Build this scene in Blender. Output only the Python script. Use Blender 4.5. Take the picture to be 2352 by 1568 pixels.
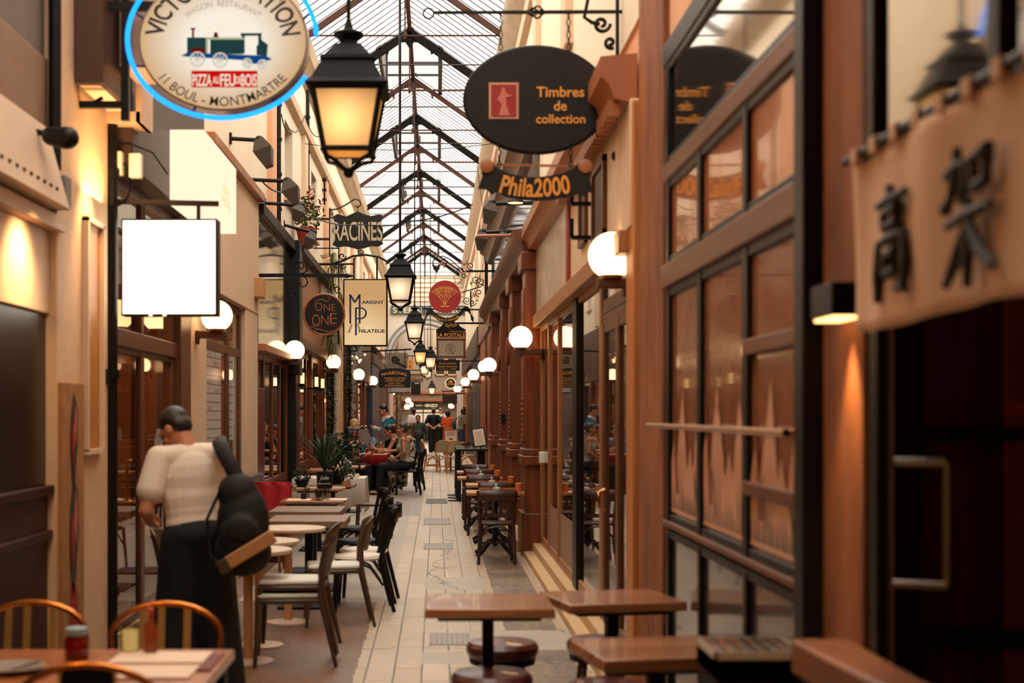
import bpy, bmesh, math, random
from mathutils import Vector as V, Matrix, Quaternion, noise
random.seed(7)
PI = math.pi
sc = bpy.context.scene
for _o in list(bpy.data.objects): bpy.data.objects.remove(_o)
COL = sc.collection
# ---------------------------------------------------------------- camera, world, exposure
F, CX, CY, H = 3267.0, 1003.0, 948.0, 1.65      # focal length in pixels of a 2352x1568 frame, vanishing point, eye height
cam = bpy.data.cameras.new('camera'); camo = bpy.data.objects.new('camera', cam); COL.objects.link(camo)
camo.location = (0, 0, H); camo.rotation_euler = (PI/2, 0, 0)
cam.sensor_width = 36; cam.lens = 36*F/2352
cam.shift_x = (1176-CX)/2352; cam.shift_y = (CY-784)/2352
cam.clip_end = 400
cam.dof.use_dof = True; cam.dof.focus_distance = 25; cam.dof.aperture_fstop = 2.2
sc.camera = camo
sc.view_settings.view_transform = 'Standard'; sc.view_settings.look = 'None'
sc.view_settings.gamma = 1; sc.view_settings.use_curve_mapping = False
sc.view_settings.exposure = 0.0
sc.cycles.use_denoising = True
sc.cycles.max_bounces = 7; sc.cycles.transparent_max_bounces = 16
sc.cycles.diffuse_bounces = 3; sc.cycles.glossy_bounces = 4; sc.cycles.transmission_bounces = 4
sc.cycles.sample_clamp_indirect = 6
sc.cycles.caustics_reflective = False; sc.cycles.caustics_refractive = False
wd = bpy.data.worlds.new('overcast_sky'); sc.world = wd; wd.use_nodes = True
_bg = wd.node_tree.nodes['Background']
_bg.inputs[0].default_value = (1.0, 0.93, 0.85, 1); _bg.inputs[1].default_value = 1.1
_sun = bpy.data.lights.new('sun', 'SUN'); _sun.energy = 15.5; _sun.angle = 2.6; _sun.color = (1, .92, .82)   # soft overcast daylight from above
_suno = bpy.data.objects.new('sun', _sun); COL.objects.link(_suno); _suno.location = (0, 30, 30); _suno.rotation_euler = (0.12, 0.05, 0)

def P(px, py, Y):                                # photograph pixel at depth Y -> point in the place
    return V(((px-CX)*Y/F, Y, H-(py-CY)*Y/F))
def X_(px, Y): return (px-CX)*Y/F
def Z_(py, Y): return H-(py-CY)*Y/F

# ---------------------------------------------------------------- mesh builder
class MB:
    def __init__(s): s.v = []; s.f = []; s.m = []; s.M = None; s.mi = 0
    def add(s, vs, fs):
        b = len(s.v)
        s.v += [tuple(s.M @ V(p)) for p in vs] if s.M is not None else [tuple(p) for p in vs]
        for f in fs: s.f.append([b+i for i in f]); s.m.append(s.mi)
        return s
    def mat(s, i): s.mi = i; return s
    def xf(s, M=None): s.M = M; return s
    def box(s, x0, x1, y0, y1, z0, z1):
        return s.add([(x, y, z) for z in (z0, z1) for y in (y0, y1) for x in (x0, x1)],
                     [(0,2,3,1), (4,5,7,6), (0,1,5,4), (2,6,7,3), (0,4,6,2), (1,3,7,5)])
    def cbox(s, c, sx, sy, sz): return s.box(c[0]-sx/2, c[0]+sx/2, c[1]-sy/2, c[1]+sy/2, c[2]-sz/2, c[2]+sz/2)
    def bar(s, p, q, w, h=None, up=(0, 0, 1)):
        p, q = V(p), V(q); d = (q-p); L = d.length; d.normalize(); h = h or w
        u = V(up)
        if abs(d.dot(u)) > .99: u = V((0, 1, 0))
        a = d.cross(u).normalized()*w/2; b = a.cross(d).normalized()*h/2
        return s.add([p-a-b, p+a-b, p+a+b, p-a+b, q-a-b, q+a-b, q+a+b, q-a+b],
                     [(0,3,2,1), (4,5,6,7), (0,1,5,4), (1,2,6,5), (2,3,7,6), (3,0,4,7)])
    def tube(s, pts, r, n=8, closed=False, flat=None):
        pts = [V(p) for p in pts]; N = len(pts); rs = r if isinstance(r, (list, tuple)) else [r]*N
        vs = []; fs = []; up = None
        for i, p in enumerate(pts):
            if closed: t = pts[(i+1) % N]-pts[i-1]
            else: t = pts[min(i+1, N-1)]-pts[max(i-1, 0)]
            t.normalize()
            if up is None:
                up = V((0, 0, 1)) if abs(t.z) < .9 else V((1, 0, 0))
            a = t.cross(up)
            if a.length < 1e-4: a = t.orthogonal()
            a.normalize(); b = a.cross(t); up = b
            for k in range(n):
                th = 2*PI*k/n; vs.append(p+(a*math.cos(th)+b*math.sin(th)*(flat or 1))*rs[i])
        for i in range(N if closed else N-1):
            j = (i+1) % N
            for k in range(n):
                l = (k+1) % n; fs.append((i*n+k, i*n+l, j*n+l, j*n+k))
        if not closed: fs.append(tuple(range(n))[::-1]); fs.append(tuple((N-1)*n+k for k in range(n)))
        return s.add(vs, fs)
    def lathe(s, prof, n=24, c=(0, 0, 0), axis='z'):
        vs = []; fs = []; c = V(c)
        for r, z in prof:
            for k in range(n):
                t = 2*PI*k/n; p = (r*math.cos(t), r*math.sin(t), z)
                if axis == 'y': p = (p[0], p[2], p[1])
                if axis == 'x': p = (p[2], p[0], p[1])
                vs.append(c+V(p))
        m = len(prof)
        for i in range(m-1):
            for k in range(n):
                l = (k+1) % n; fs.append((i*n+k, i*n+l, (i+1)*n+l, (i+1)*n+k))
        fs.append(tuple(range(n))[::-1]); fs.append(tuple((m-1)*n+k for k in range(n)))
        return s.add(vs, fs)
    def prism(s, poly, lo, hi, axis='y'):
        mp = {'y': lambda a, b, t: (a, t, b), 'x': lambda a, b, t: (t, a, b), 'z': lambda a, b, t: (a, b, t)}[axis]
        n = len(poly)
        vs = [mp(a, b, lo) for a, b in poly]+[mp(a, b, hi) for a, b in poly]
        return s.add(vs, [tuple(range(n)), tuple(range(n, 2*n))[::-1]]+[(i, i+n, (i+1) % n+n, (i+1) % n) for i in range(n)])
    def frust(s, hx0, hy0, z0, hx1, hy1, z1, c=(0, 0, 0)):
        vs = [V(c)+V((sx*hx, sy*hy, z)) for hx, hy, z in ((hx0, hy0, z0), (hx1, hy1, z1)) for sx, sy in ((-1,-1), (1,-1), (1,1), (-1,1))]
        return s.add(vs, [(3,2,1,0), (4,5,6,7), (0,1,5,4), (1,2,6,5), (2,3,7,6), (3,0,4,7)])
    def ell(s, c, rx, ry=None, rz=None, n=16, m=10, R=None):
        ry = rx if ry is None else ry; rz = rx if rz is None else rz; c = V(c); vs = []; fs = []
        for i in range(1, m):
            a = PI*i/m
            for k in range(n):
                t = 2*PI*k/n; p = V((rx*math.sin(a)*math.cos(t), ry*math.sin(a)*math.sin(t), rz*math.cos(a)))
                if R is not None: p = R @ p
                vs.append(c+p)
        top = V((0, 0, rz)); bot = V((0, 0, -rz))
        if R is not None: top = R @ top; bot = R @ bot
        vs += [c+top, c+bot]; T = (m-1)*n
        for i in range(m-2):
            for k in range(n): l = (k+1) % n; fs.append((i*n+k, (i+1)*n+k, (i+1)*n+l, i*n+l))
        for k in range(n): l = (k+1) % n; fs.append((T, k, l)); fs.append((T+1, (m-2)*n+l, (m-2)*n+k))
        return s.add(vs, fs)
    def caps(s, p, q, r1, r2, n=12):
        p, q = V(p), V(q); d = q-p; L = d.length
        if L < 1e-5: return s.ell(p, max(r1, r2))
        R = V((0, 0, 1)).rotation_difference(d/L).to_matrix(); pr = []
        for i in range(6): a = PI/2*i/5; pr.append((max(r1*math.sin(a), 1e-4), -r1*math.cos(a)))
        for i in range(6): a = PI/2*i/5; pr.append((max(r2*math.cos(a), 1e-4), L+r2*math.sin(a)))
        vs = []; fs = []
        for r, z in pr:
            for k in range(n): t = 2*PI*k/n; vs.append(p+R @ V((r*math.cos(t), r*math.sin(t), z)))
        m = len(pr)
        for i in range(m-1):
            for k in range(n): l = (k+1) % n; fs.append((i*n+k, i*n+l, (i+1)*n+l, (i+1)*n+k))
        fs.append(tuple(range(n))[::-1]); fs.append(tuple((m-1)*n+k for k in range(n)))
        return s.add(vs, fs)
    def chain(s, pts, rs):
        for i in range(len(pts)-1): s.caps(pts[i], pts[i+1], rs[i], rs[i+1])
        return s
    def quad(s, a, b, c, d): return s.add([a, b, c, d], [(0, 1, 2, 3)])
    def grid(s, fn, nu, nv):
        vs = [fn(i/nu, j/nv) for j in range(nv+1) for i in range(nu+1)]
        return s.add(vs, [(j*(nu+1)+i, j*(nu+1)+i+1, (j+1)*(nu+1)+i+1, (j+1)*(nu+1)+i) for j in range(nv) for i in range(nu)])
    def build(s, name, mats, parent=None, smooth=True, ang=.7, bevel=0, wpos=False, recalc=True, solid=0):
        me = bpy.data.meshes.new(name)
        vs = s.v; off = V((0, 0, 0))
        if parent is None and vs:
            xs = [p[0] for p in vs]; ys = [p[1] for p in vs]; zs = [p[2] for p in vs]
            off = V(((min(xs)+max(xs))/2, (min(ys)+max(ys))/2, min(zs)))
        elif wpos:
            q = parent
            while q is not None: off = off+q.location; q = q.parent
        me.from_pydata([V(p)-off for p in vs], [], s.f)
        for m in (mats if isinstance(mats, (list, tuple)) else [mats]): me.materials.append(m)
        for i, p in enumerate(me.polygons): p.material_index = s.m[i]; p.use_smooth = smooth
        if recalc:
            bm = bmesh.new(); bm.from_mesh(me); bmesh.ops.recalc_face_normals(bm, faces=bm.faces); bm.to_mesh(me); bm.free()
        if smooth: me.set_sharp_from_angle(angle=ang)
        me.update()
        o = bpy.data.objects.new(name, me); COL.objects.link(o)
        if parent is None: o.location = off
        else: o.parent = parent
        if solid: md = o.modifiers.new('t', 'SOLIDIFY'); md.thickness = solid; md.offset = 0
        if bevel:
            md = o.modifiers.new('b', 'BEVEL'); md.width = bevel; md.segments = 2; md.limit_method = 'ANGLE'
        return o

def tag(o, label=None, cat=None, group=None, kind=None):
    if label: o['label'] = label
    if cat: o['category'] = cat
    if group: o['group'] = group
    if kind: o['kind'] = kind
    return o
def thing(name, label, cat, loc=(0, 0, 0), rz=0, group=None, sc_=1):
    o = bpy.data.objects.new(name, None); COL.objects.link(o); o.location = loc; o.rotation_euler = (0, 0, rz)
    o.empty_display_size = .1; o.scale = (sc_,)*3
    return tag(o, label, cat, group)
def struct(name, loc=(0, 0, 0)):
    o = bpy.data.objects.new(name, None); COL.objects.link(o); o.location = loc; o['kind'] = 'structure'; return o
def dup(root, label, loc=None, rz=None, group=None, sc_=None):
    def cp(o, par):
        c = o.copy(); COL.objects.link(c)
        if par is not None: c.parent = par
        for ch in o.children: cp(ch, c)
        return c
    r = cp(root, None)
    if loc is not None: r.location = loc
    if rz is not None: r.rotation_euler = (0, 0, rz)
    if sc_: r.scale = (sc_,)*3
    r['label'] = label
    if group: r['group'] = group
    return r
def lamp(kind, loc, power, col, parent=None, **k):
    l = bpy.data.lights.new('light', kind); l.energy = power; l.color = col
    for a, b in k.items(): setattr(l, a, b)
    o = bpy.data.objects.new('light', l); COL.objects.link(o); o.location = loc
    if parent is not None: o.parent = parent
    return o

# ---------------------------------------------------------------- materials
def lin(c): return tuple(((x/255)/12.92 if x/255 <= .04045 else ((x/255+.055)/1.055)**2.4) for x in c)
def _new(name):
    m = bpy.data.materials.new(name); m.use_nodes = True; nt = m.node_tree
    return m, nt, nt.nodes['Principled BSDF']
def _coord(nt, sx, sy, sz, co='Object'):
    tc = nt.nodes.new('ShaderNodeTexCoord'); mp = nt.nodes.new('ShaderNodeMapping')
    mp.inputs['Scale'].default_value = (sx, sy, sz)
    nt.links.new(tc.outputs[co], mp.inputs[0]); return mp
def mat(name, c, rough=.55, metal=0, emit=0, ecol=None, var=0, vs=6, bump=0, bs=60, spec=.5, alpha=1, coat=0, stretch=(1, 1, 1), c2=None):
    m, nt, b = _new(name); c = lin(c)
    b.inputs['Base Color'].default_value = (*c, 1); b.inputs['Roughness'].default_value = rough; b.inputs['Metallic'].default_value = metal
    b.inputs['Specular IOR Level'].default_value = spec; b.inputs['Alpha'].default_value = alpha; b.inputs['Coat Weight'].default_value = coat
    if emit:
        b.inputs['Emission Color'].default_value = (*(lin(ecol) if ecol else c), 1); b.inputs['Emission Strength'].default_value = emit
    if var or c2:
        mp = _coord(nt, *[vs*k for k in stretch]); n = nt.nodes.new('ShaderNodeTexNoise'); n.inputs['Scale'].default_value = 1; n.inputs['Detail'].default_value = 6; n.inputs['Roughness'].default_value = .65
        nt.links.new(mp.outputs[0], n.inputs['Vector'])
        r = nt.nodes.new('ShaderNodeValToRGB'); r.color_ramp.elements[0].position = .3; r.color_ramp.elements[1].position = .7
        d = lin(c2) if c2 else tuple(x*(1-var) for x in c)
        r.color_ramp.elements[0].color = (*d, 1); r.color_ramp.elements[1].color = (*c, 1)
        nt.links.new(n.outputs[0], r.inputs[0]); nt.links.new(r.outputs[0], b.inputs['Base Color'])
    if bump:
        mp = _coord(nt, *[bs*k for k in stretch]); n = nt.nodes.new('ShaderNodeTexNoise'); n.inputs['Scale'].default_value = 1; n.inputs['Detail'].default_value = 4
        nt.links.new(mp.outputs[0], n.inputs['Vector']); bp = nt.nodes.new('ShaderNodeBump'); bp.inputs['Strength'].default_value = bump; bp.inputs['Distance'].default_value = .01
        nt.links.new(n.outputs[0], bp.inputs['Height']); nt.links.new(bp.outputs[0], b.inputs['Normal'])
    return m
def wood(name, c1, c2, axis='z', rough=.45, s=1, coat=0):
    st = {'x': (1.2, 22, 22), 'y': (22, 1.2, 22), 'z': (22, 22, 1.2)}[axis]
    return mat(name, c1, rough, c2=c2, vs=s, stretch=st, bump=.12, bs=s*2, coat=coat)
def glass(name, tint=(200, 200, 200), base=.06, tr=.9, dark=0):
    m, nt, b = _new(name); nt.nodes.remove(b); out = nt.nodes['Material Output']
    lw = nt.nodes.new('ShaderNodeLayerWeight'); lw.inputs[0].default_value = .5; fr = nt.nodes.new('ShaderNodeMath'); fr.operation = 'POWER'; fr.inputs[1].default_value = 5; nt.links.new(lw.outputs['Facing'], fr.inputs[0])
    t = nt.nodes.new('ShaderNodeBsdfTransparent'); t.inputs[0].default_value = (*[x*tr for x in lin(tint)], 1)
    g = nt.nodes.new('ShaderNodeBsdfGlossy'); g.inputs['Roughness'].default_value = .02; g.inputs[0].default_value = (.95, .95, .95, 1)
    mx = nt.nodes.new('ShaderNodeMixShader'); ad = nt.nodes.new('ShaderNodeMath'); ad.operation = 'ADD'; ad.inputs[1].default_value = base; ad.use_clamp = True
    nt.links.new(fr.outputs[0], ad.inputs[0]); nt.links.new(ad.outputs[0], mx.inputs[0]); nt.links.new(t.outputs[0], mx.inputs[1]); nt.links.new(g.outputs[0], mx.inputs[2])
    nt.links.new(mx.outputs[0], out.inputs[0]); return m
def emis(name, c, s):
    m, nt, b = _new(name); nt.nodes.remove(b); e = nt.nodes.new('ShaderNodeEmission'); e.inputs[0].default_value = (*lin(c), 1); e.inputs[1].default_value = s
    nt.links.new(e.outputs[0], nt.nodes['Material Output'].inputs[0]); return m
def translucent(name, c, t=.7, em=0):
    m, nt, b = _new(name); nt.nodes.remove(b)
    d = nt.nodes.new('ShaderNodeBsdfDiffuse'); tr = nt.nodes.new('ShaderNodeBsdfTranslucent'); mx = nt.nodes.new('ShaderNodeMixShader'); mx.inputs[0].default_value = t
    for n in (d, tr): n.inputs[0].default_value = (*lin(c), 1)
    nt.links.new(d.outputs[0], mx.inputs[1]); nt.links.new(tr.outputs[0], mx.inputs[2]); last = mx
    if em:
        e = nt.nodes.new('ShaderNodeEmission'); e.inputs[0].default_value = (*lin(c), 1); e.inputs[1].default_value = em
        a = nt.nodes.new('ShaderNodeAddShader'); nt.links.new(mx.outputs[0], a.inputs[0]); nt.links.new(e.outputs[0], a.inputs[1]); last = a
    nt.links.new(last.outputs[0], nt.nodes['Material Output'].inputs[0]); return m
def two(name, c1, c2, tex='check', s=20, rough=.8, thr=.5, axis=None, stretch=(1, 1, 1)):
    m, nt, b = _new(name); b.inputs['Roughness'].default_value = rough
    mp = _coord(nt, *[s*k for k in stretch])
    if tex == 'check':
        t = nt.nodes.new('ShaderNodeTexChecker'); t.inputs['Scale'].default_value = 1; t.inputs[1].default_value = (*lin(c1), 1); t.inputs[2].default_value = (*lin(c2), 1)
        nt.links.new(mp.outputs[0], t.inputs[0]); nt.links.new(t.outputs[0], b.inputs['Base Color'])
    else:
        if tex == 'wave': t = nt.nodes.new('ShaderNodeTexWave'); t.inputs['Scale'].default_value = 1; t.bands_direction = axis or 'X'
        elif tex == 'vor': t = nt.nodes.new('ShaderNodeTexVoronoi'); t.inputs['Scale'].default_value = 1
        else: t = nt.nodes.new('ShaderNodeTexNoise'); t.inputs['Scale'].default_value = 1; t.inputs['Detail'].default_value = 3
        nt.links.new(mp.outputs[0], t.inputs['Vector']); r = nt.nodes.new('ShaderNodeValToRGB'); e = r.color_ramp.elements
        e[0].position = thr-.03; e[1].position = thr+.03; e[0].color = (*lin(c1), 1); e[1].color = (*lin(c2), 1)
        nt.links.new(t.outputs[0], r.inputs[0]); nt.links.new(r.outputs[0], b.inputs['Base Color'])
    return m

# ---------------------------------------------------------------- writing
_TX = {}
def text_geo(s, size=1.0, bold=0, shear=0, spacing=1.0):
    k = (s, size, bold, shear, spacing)
    if k in _TX: return _TX[k]
    cu = bpy.data.curves.new('t', 'FONT'); cu.body = s; cu.size = size; cu.align_x = 'CENTER'; cu.align_y = 'CENTER'
    cu.offset = bold*size; cu.shear = shear; cu.resolution_u = 4; cu.space_character = spacing
    o = bpy.data.objects.new('t', cu); COL.objects.link(o)
    dg = bpy.context.evaluated_depsgraph_get(); dg.update()
    me = bpy.data.meshes.new_from_object(o.evaluated_get(dg))
    r = ([v.co.copy() for v in me.vertices], [tuple(p.vertices) for p in me.polygons])
    bpy.data.objects.remove(o); bpy.data.curves.remove(cu); bpy.data.meshes.remove(me)
    _TX[k] = r; return r
def put_text(mb, s, c, size, width=None, bold=0, shear=0, arc=None, right=V((1, 0, 0)), up=V((0, 0, 1)), spacing=1.0, height=None, d=.0015, ell=None, th0=PI/2, inv=False):
    """flat letters on the plane through c spanned by right/up; arc=radius bends the line (positive: rises in the middle); ell=(rx,rz) sets it along an ellipse"""
    vs, fs = text_geo(s, 1.0, bold, shear, spacing)
    if not vs: return
    x0 = min(p.x for p in vs); x1 = max(p.x for p in vs); y0 = min(p.y for p in vs); y1 = max(p.y for p in vs)
    kx = (width/(x1-x0)) if width else size; ky = (height/(y1-y0)) if height else (size if size else kx)
    nrm = right.cross(up)*d; out = []; c = V(c)
    for p in vs:
        x = (p.x-(x0+x1)/2)*kx; y = (p.y-(y0+y1)/2)*ky
        if ell:
            rx, rz = ell; L = (rx+rz)/2
            if inv: t = th0+x/L; x, y = (rx-y)*math.cos(t), (rz-y)*math.sin(t)
            else: t = th0-x/L; x, y = (rx+y)*math.cos(t), (rz+y)*math.sin(t)
        elif arc:
            t = x/arc; x, y = (arc+y)*math.sin(t), (arc+y)*math.cos(t)-arc
        out.append(c+right*x+up*y+nrm)
    # give the letters a hair of thickness
    n = len(out); b = [q-nrm*1.2 for q in out]
    mb.add(out, fs); 
def stroke(mb, pts, r, depth=.004, c=V((0, 0, 0)), right=V((1, 0, 0)), up=V((0, 0, 1))):
    mb.tube([c+right*a+up*b for a, b in pts], r, 6, flat=None)
# ---------------------------------------------------------------- palette
cream = mat('cream_plaster', (240,222,196), .8, var=.1, vs=1.2, bump=.15, bs=30, stretch=(1,1,.5))
cream2 = mat('warm_cream_paint', (222,190,158), .6, var=.1, vs=2)
peach = mat('peach_plaster', (236,176,132), .8, var=.15, vs=1.5)
pierc = mat('painted_brick', (222,184,146), .7, var=.18, vs=5, bump=.3, bs=25)
white = mat('white_paint', (232,226,214), .5)
black = mat('black_iron', (11,9,8), .45, spec=.25)
blackw = mat('black_painted_wood', (12,10,9), .4, spec=.3)
iron = mat('dark_bronze_iron', (34,24,18), .5, metal=.2)
redfr = mat('red_brown_iron', (62,36,29), .7, spec=.2)
dwood = wood('dark_carved_wood', (138,68,28), (78,34,14), 'z', .35)
dwoody = wood('dark_moulded_wood', (120,66,34), (66,34,18), 'y', .4)
owood = wood('orange_varnished_wood', (186,88,24), (128,52,12), 'z', .35)
pine = mat('rough_orange_pine', (166,96,46), .75, c2=(92,46,20), vs=4, stretch=(1,1,.3), bump=.4, bs=14)
fwood = wood('brown_door_wood', (112,66,38), (78,42,22), 'z', .4)
brownp = mat('brown_sign_paint', (74,42,28), .5, var=.2, vs=3)
dred = mat('dark_red_paint', (92,14,10), .35)
blue = mat('dark_blue_paint', (22,48,74), .4)
dgreen = mat('black_green_paint', (15,21,20), .45, spec=.3)
tan = mat('tan_stone', (206,168,120), .6, var=.15, vs=3)
marble = mat('veined_marble', (196,172,150), .3, c2=(150,124,104), vs=2.2, stretch=(1,1,1.6))
gold = mat('gold_paint', (226,160,70), .4, metal=.2)
brass = mat('polished_brass', (196,130,52), .2, metal=1)
steel = mat('brushed_steel', (176,166,156), .3, metal=1)
copper = mat('copper_brown_board', (168,104,66), .4, var=.15, vs=2)
shopglass = glass('shop_glass', (205,195,180), .05, .85)
darkglass = glass('tinted_glass', (120,100,80), .10, .6)
mirror = mat('mirror_glass', (120,114,106), .06, metal=1, var=.2, vs=2)
skyglass = mat('reflecting_window_glass', (178,170,160), .05, metal=1)

# ---------------------------------------------------------------- floor
def floor_mat():
    m, nt, b = _new('stone_paving'); L = nt.links.new; N = nt.nodes.new
    g = N('ShaderNodeNewGeometry'); sp = N('ShaderNodeSeparateXYZ'); L(g.outputs['Position'], sp.inputs[0])
    nz = N('ShaderNodeTexNoise'); nz.inputs['Scale'].default_value = 6; nz.inputs['Detail'].default_value = 5; L(g.outputs['Position'], nz.inputs['Vector'])
    def mth(op, a, c, d=None):
        n = N('ShaderNodeMath'); n.operation = op
        for i, q in enumerate((a, c, d)):
            if q is None: continue
            if isinstance(q, (int, float)): n.inputs[i].default_value = q
            else: L(q, n.inputs[i])
        return n.outputs[0]
    jit = mth('MULTIPLY', mth('SUBTRACT', nz.outputs[0], .5), .05)
    x = sp.outputs[0]; y = sp.outputs[1]; xj = mth('ADD', x, jit); yj = mth('ADD', y, jit)
    def mask(x0, x1, y0, y1, rough=True):
        return mth('MULTIPLY', mth('COMPARE', xj if rough else x, (x0+x1)/2, (x1-x0)/2), mth('COMPARE', yj if rough else y, (y0+y1)/2, (y1-y0)/2))
    def mix(f, a, c):
        n = N('ShaderNodeMix'); n.data_type = 'RGBA'
        if isinstance(f, (int, float)): n.inputs[0].default_value = f
        else: L(f, n.inputs[0])
        for i, q in ((6, a), (7, c)):
            if isinstance(q, tuple): n.inputs[i].default_value = (*lin(q), 1)
            else: L(q, n.inputs[i])
        return n.outputs[2]
    cb = N('ShaderNodeCombineXYZ'); L(mth('ADD', y, mth('MULTIPLY', jit, .25)), cb.inputs[0]); L(mth('ADD', mth('ADD', x, .449), mth('MULTIPLY', jit, .1)), cb.inputs[1])
    br = N('ShaderNodeTexBrick'); L(cb.outputs[0], br.inputs['Vector']); br.inputs['Scale'].default_value = 1; br.inputs['Brick Width'].default_value = 1.15; br.inputs['Row Height'].default_value = .177
    br.inputs['Mortar Size'].default_value = .006; br.offset = .37; br.inputs['Mortar Smooth'].default_value = .1
    br.inputs['Color1'].default_value = (*lin((208,188,162)), 1); br.inputs['Color2'].default_value = (*lin((188,166,140)), 1); br.inputs['Mortar'].default_value = (*lin((70,54,42)), 1)
    st = N('ShaderNodeTexNoise'); st.inputs['Scale'].default_value = 1.7; st.inputs['Detail'].default_value = 9; st.inputs['Roughness'].default_value = .7; L(g.outputs['Position'], st.inputs['Vector'])
    rr = N('ShaderNodeValToRGB'); rr.color_ramp.elements[0].position = .35; rr.color_ramp.elements[1].position = .65; L(st.outputs[0], rr.inputs[0])
    slab = mix(mth('MULTIPLY', mth('SUBTRACT', 1, rr.outputs[0]), .35), br.outputs['Color'], (140,116,92))
    gr = N('ShaderNodeTexNoise'); gr.inputs['Scale'].default_value = 40; gr.inputs['Detail'].default_value = 4; L(g.outputs['Position'], gr.inputs['Vector'])
    asph = mix(mth('MULTIPLY', mth('SUBTRACT', 1, rr.outputs[0]), .5), mix(gr.outputs[0], (160,146,126), (198,184,164)), (142,124,104))
    vo = N('ShaderNodeTexVoronoi'); vo.inputs['Scale'].default_value = 34; L(g.outputs['Position'], vo.inputs['Vector'])
    bw = N('ShaderNodeRGBToBW'); L(vo.outputs['Color'], bw.inputs[0])
    mos = mix(mth('MULTIPLY', mth('SUBTRACT', 1, rr.outputs[0]), .8), mix(bw.outputs[0], (96,72,50), (176,146,108)), (60,46,36))
    col = slab
    col = mix(mask(.52, .98, 5, 40), col, mos); col = mix(mth('MAXIMUM', mask(.44, .50, 5, 40, False), mask(.92, .98, 5, 40, False)), col, (176,150,120))
    col = mix(mask(.12, .44, 8, 30), col, mix(.35, slab, (168,146,122)))
    col = mix(mask(-1.2, -.52, 5, 12.4), col, mix(.55, mos, (112,66,42))); col = mix(mask(-2.6, -1.2, 4, 60), col, mix(.5, mos, (100,66,46)))
    col = mix(mask(-1.75, -.42, 12.5, 30), col, asph); col = mix(mask(-1.4, -.26, 22.8, 34), col, mix(.45, asph, (112,100,88)))
    col = mix(mask(-.12, .46, 13.3, 14.3), col, asph); col = mix(mask(-.1, .22, 9.35, 9.85), col, asph); col = mix(mask(-.1, .5, 10.8, 11.3), col, mix(.4, asph, slab)); col = mix(mask(.2, 1.2, 9.9, 10.8), col, asph)
    col = mix(mask(-.16, .12, 17.2, 17.7), col, asph); col = mix(mask(-.12, .18, 20.4, 20.9), col, asph)
    vc_ = N('ShaderNodeTexVoronoi'); vc_.feature = 'DISTANCE_TO_EDGE'; vc_.inputs['Scale'].default_value = .4; ad_ = N('ShaderNodeVectorMath'); ad_.operation = 'ADD'; L(g.outputs['Position'], ad_.inputs[0]); nc_ = N('ShaderNodeTexNoise'); nc_.inputs['Scale'].default_value = .9; nc_.inputs['Detail'].default_value = 5; L(g.outputs['Position'], nc_.inputs['Vector']); L(nc_.outputs['Color'], ad_.inputs[1]); L(ad_.outputs[0], vc_.inputs['Vector'])
    crk = mth('LESS_THAN', vc_.outputs['Distance'], .004); col = mix(mth('MULTIPLY', crk, .6), col, (64,50,40))
    L(col, b.inputs['Base Color']); L(mth('MULTIPLY_ADD', st.outputs[0], .35, .32), b.inputs['Roughness'])
    bp = N('ShaderNodeBump'); bp.inputs['Strength'].default_value = .35; bp.inputs['Distance'].default_value = .01; L(mth('ADD', mth('MULTIPLY', br.outputs['Fac'], -1), mth('MULTIPLY', gr.outputs[0], .3)), bp.inputs['Height']); L(bp.outputs[0], b.inputs['Normal'])
    return m
WL, WR = -2.17, 1.2
def slab(name, x0, x1, y0, y1, z0, z1, m, bevel=.006):
    return tag(MB().box(x0, x1, y0, y1, z0, z1).build(name, m, bevel=bevel), kind='structure')
fl = MB(); fl.quad((-5, -3, 0), (4, -3, 0), (4, 84, 0), (-5, 84, 0)); tag(fl.build('floor', floor_mat()), kind='structure')
slab('trim_1', -2.24, -1.98, 12.3, 60, 0, .06, tan, .01); slab('trim_2', 1.0, 1.22, 8.6, 60, 0, .07, tan, .01)

# ---------------------------------------------------------------- long side walls above the shops, shop interiors behind them
def upper_wall(name, xa, xb, ys, wz0, wz1, zb, zt, y0, y1, m, face):
    mb = MB(); mb.box(xa, xb, y0, y1, zb, wz0); mb.box(xa, xb, y0, y1, wz1, zt); p = y0
    for a, b in ys: mb.box(xa, xb, p, a, wz0, wz1); p = b
    mb.box(xa, xb, p, y1, wz0, wz1); return tag(mb.build(name, m), kind='structure')
lw = [(20.3, 21.4), (24.6, 25.7), (28.9, 30), (33.2, 34.3), (37.5, 38.6), (42, 43.1), (47, 48.1), (52, 53.1)]
upper_wall('wall_left', -2.5, WL, lw, 4.75, 5.85, 4.0, 7.5, -3, 60, cream, WL)
rw = [(19.5, 20.6), (23.8, 24.9), (28, 29.1), (33, 34.1), (38, 39.1), (44, 45.1)]
upper_wall('wall_right', WR, 1.55, rw, 5.4, 6.5, 4.0, 7.5, -3, 60, cream, WR)
wn = 0
for side, lst, z0, z1 in ((-1, lw, 4.75, 5.85), (1, rw, 5.4, 6.5)):
    for a, b in lst:
        wn += 1; x = WL-.16 if side < 0 else WR+.16
        s = struct('window_%d' % wn, (x, (a+b)/2, z0)); f = MB()
        for q in (a, (a+b)/2-.03, b-.06): f.box(x-.03, x+.03, q, q+.06, z0, z1)
        f.box(x-.03, x+.03, a, b, z0, z0+.07); f.box(x-.03, x+.03, a, b, z1-.07, z1)
        f.build('window_frame', white, s, wpos=True)
        MB().box(x-.006, x+.006, a, b, z0, z1).build('pane', darkglass, s, wpos=True)
        MB().box(x-.02 if side < 0 else WR-.06, WL+.06 if side < 0 else x+.02, a-.08, b+.08, z0-.07, z0).build('window_sill', cream2, s, wpos=True)
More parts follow.
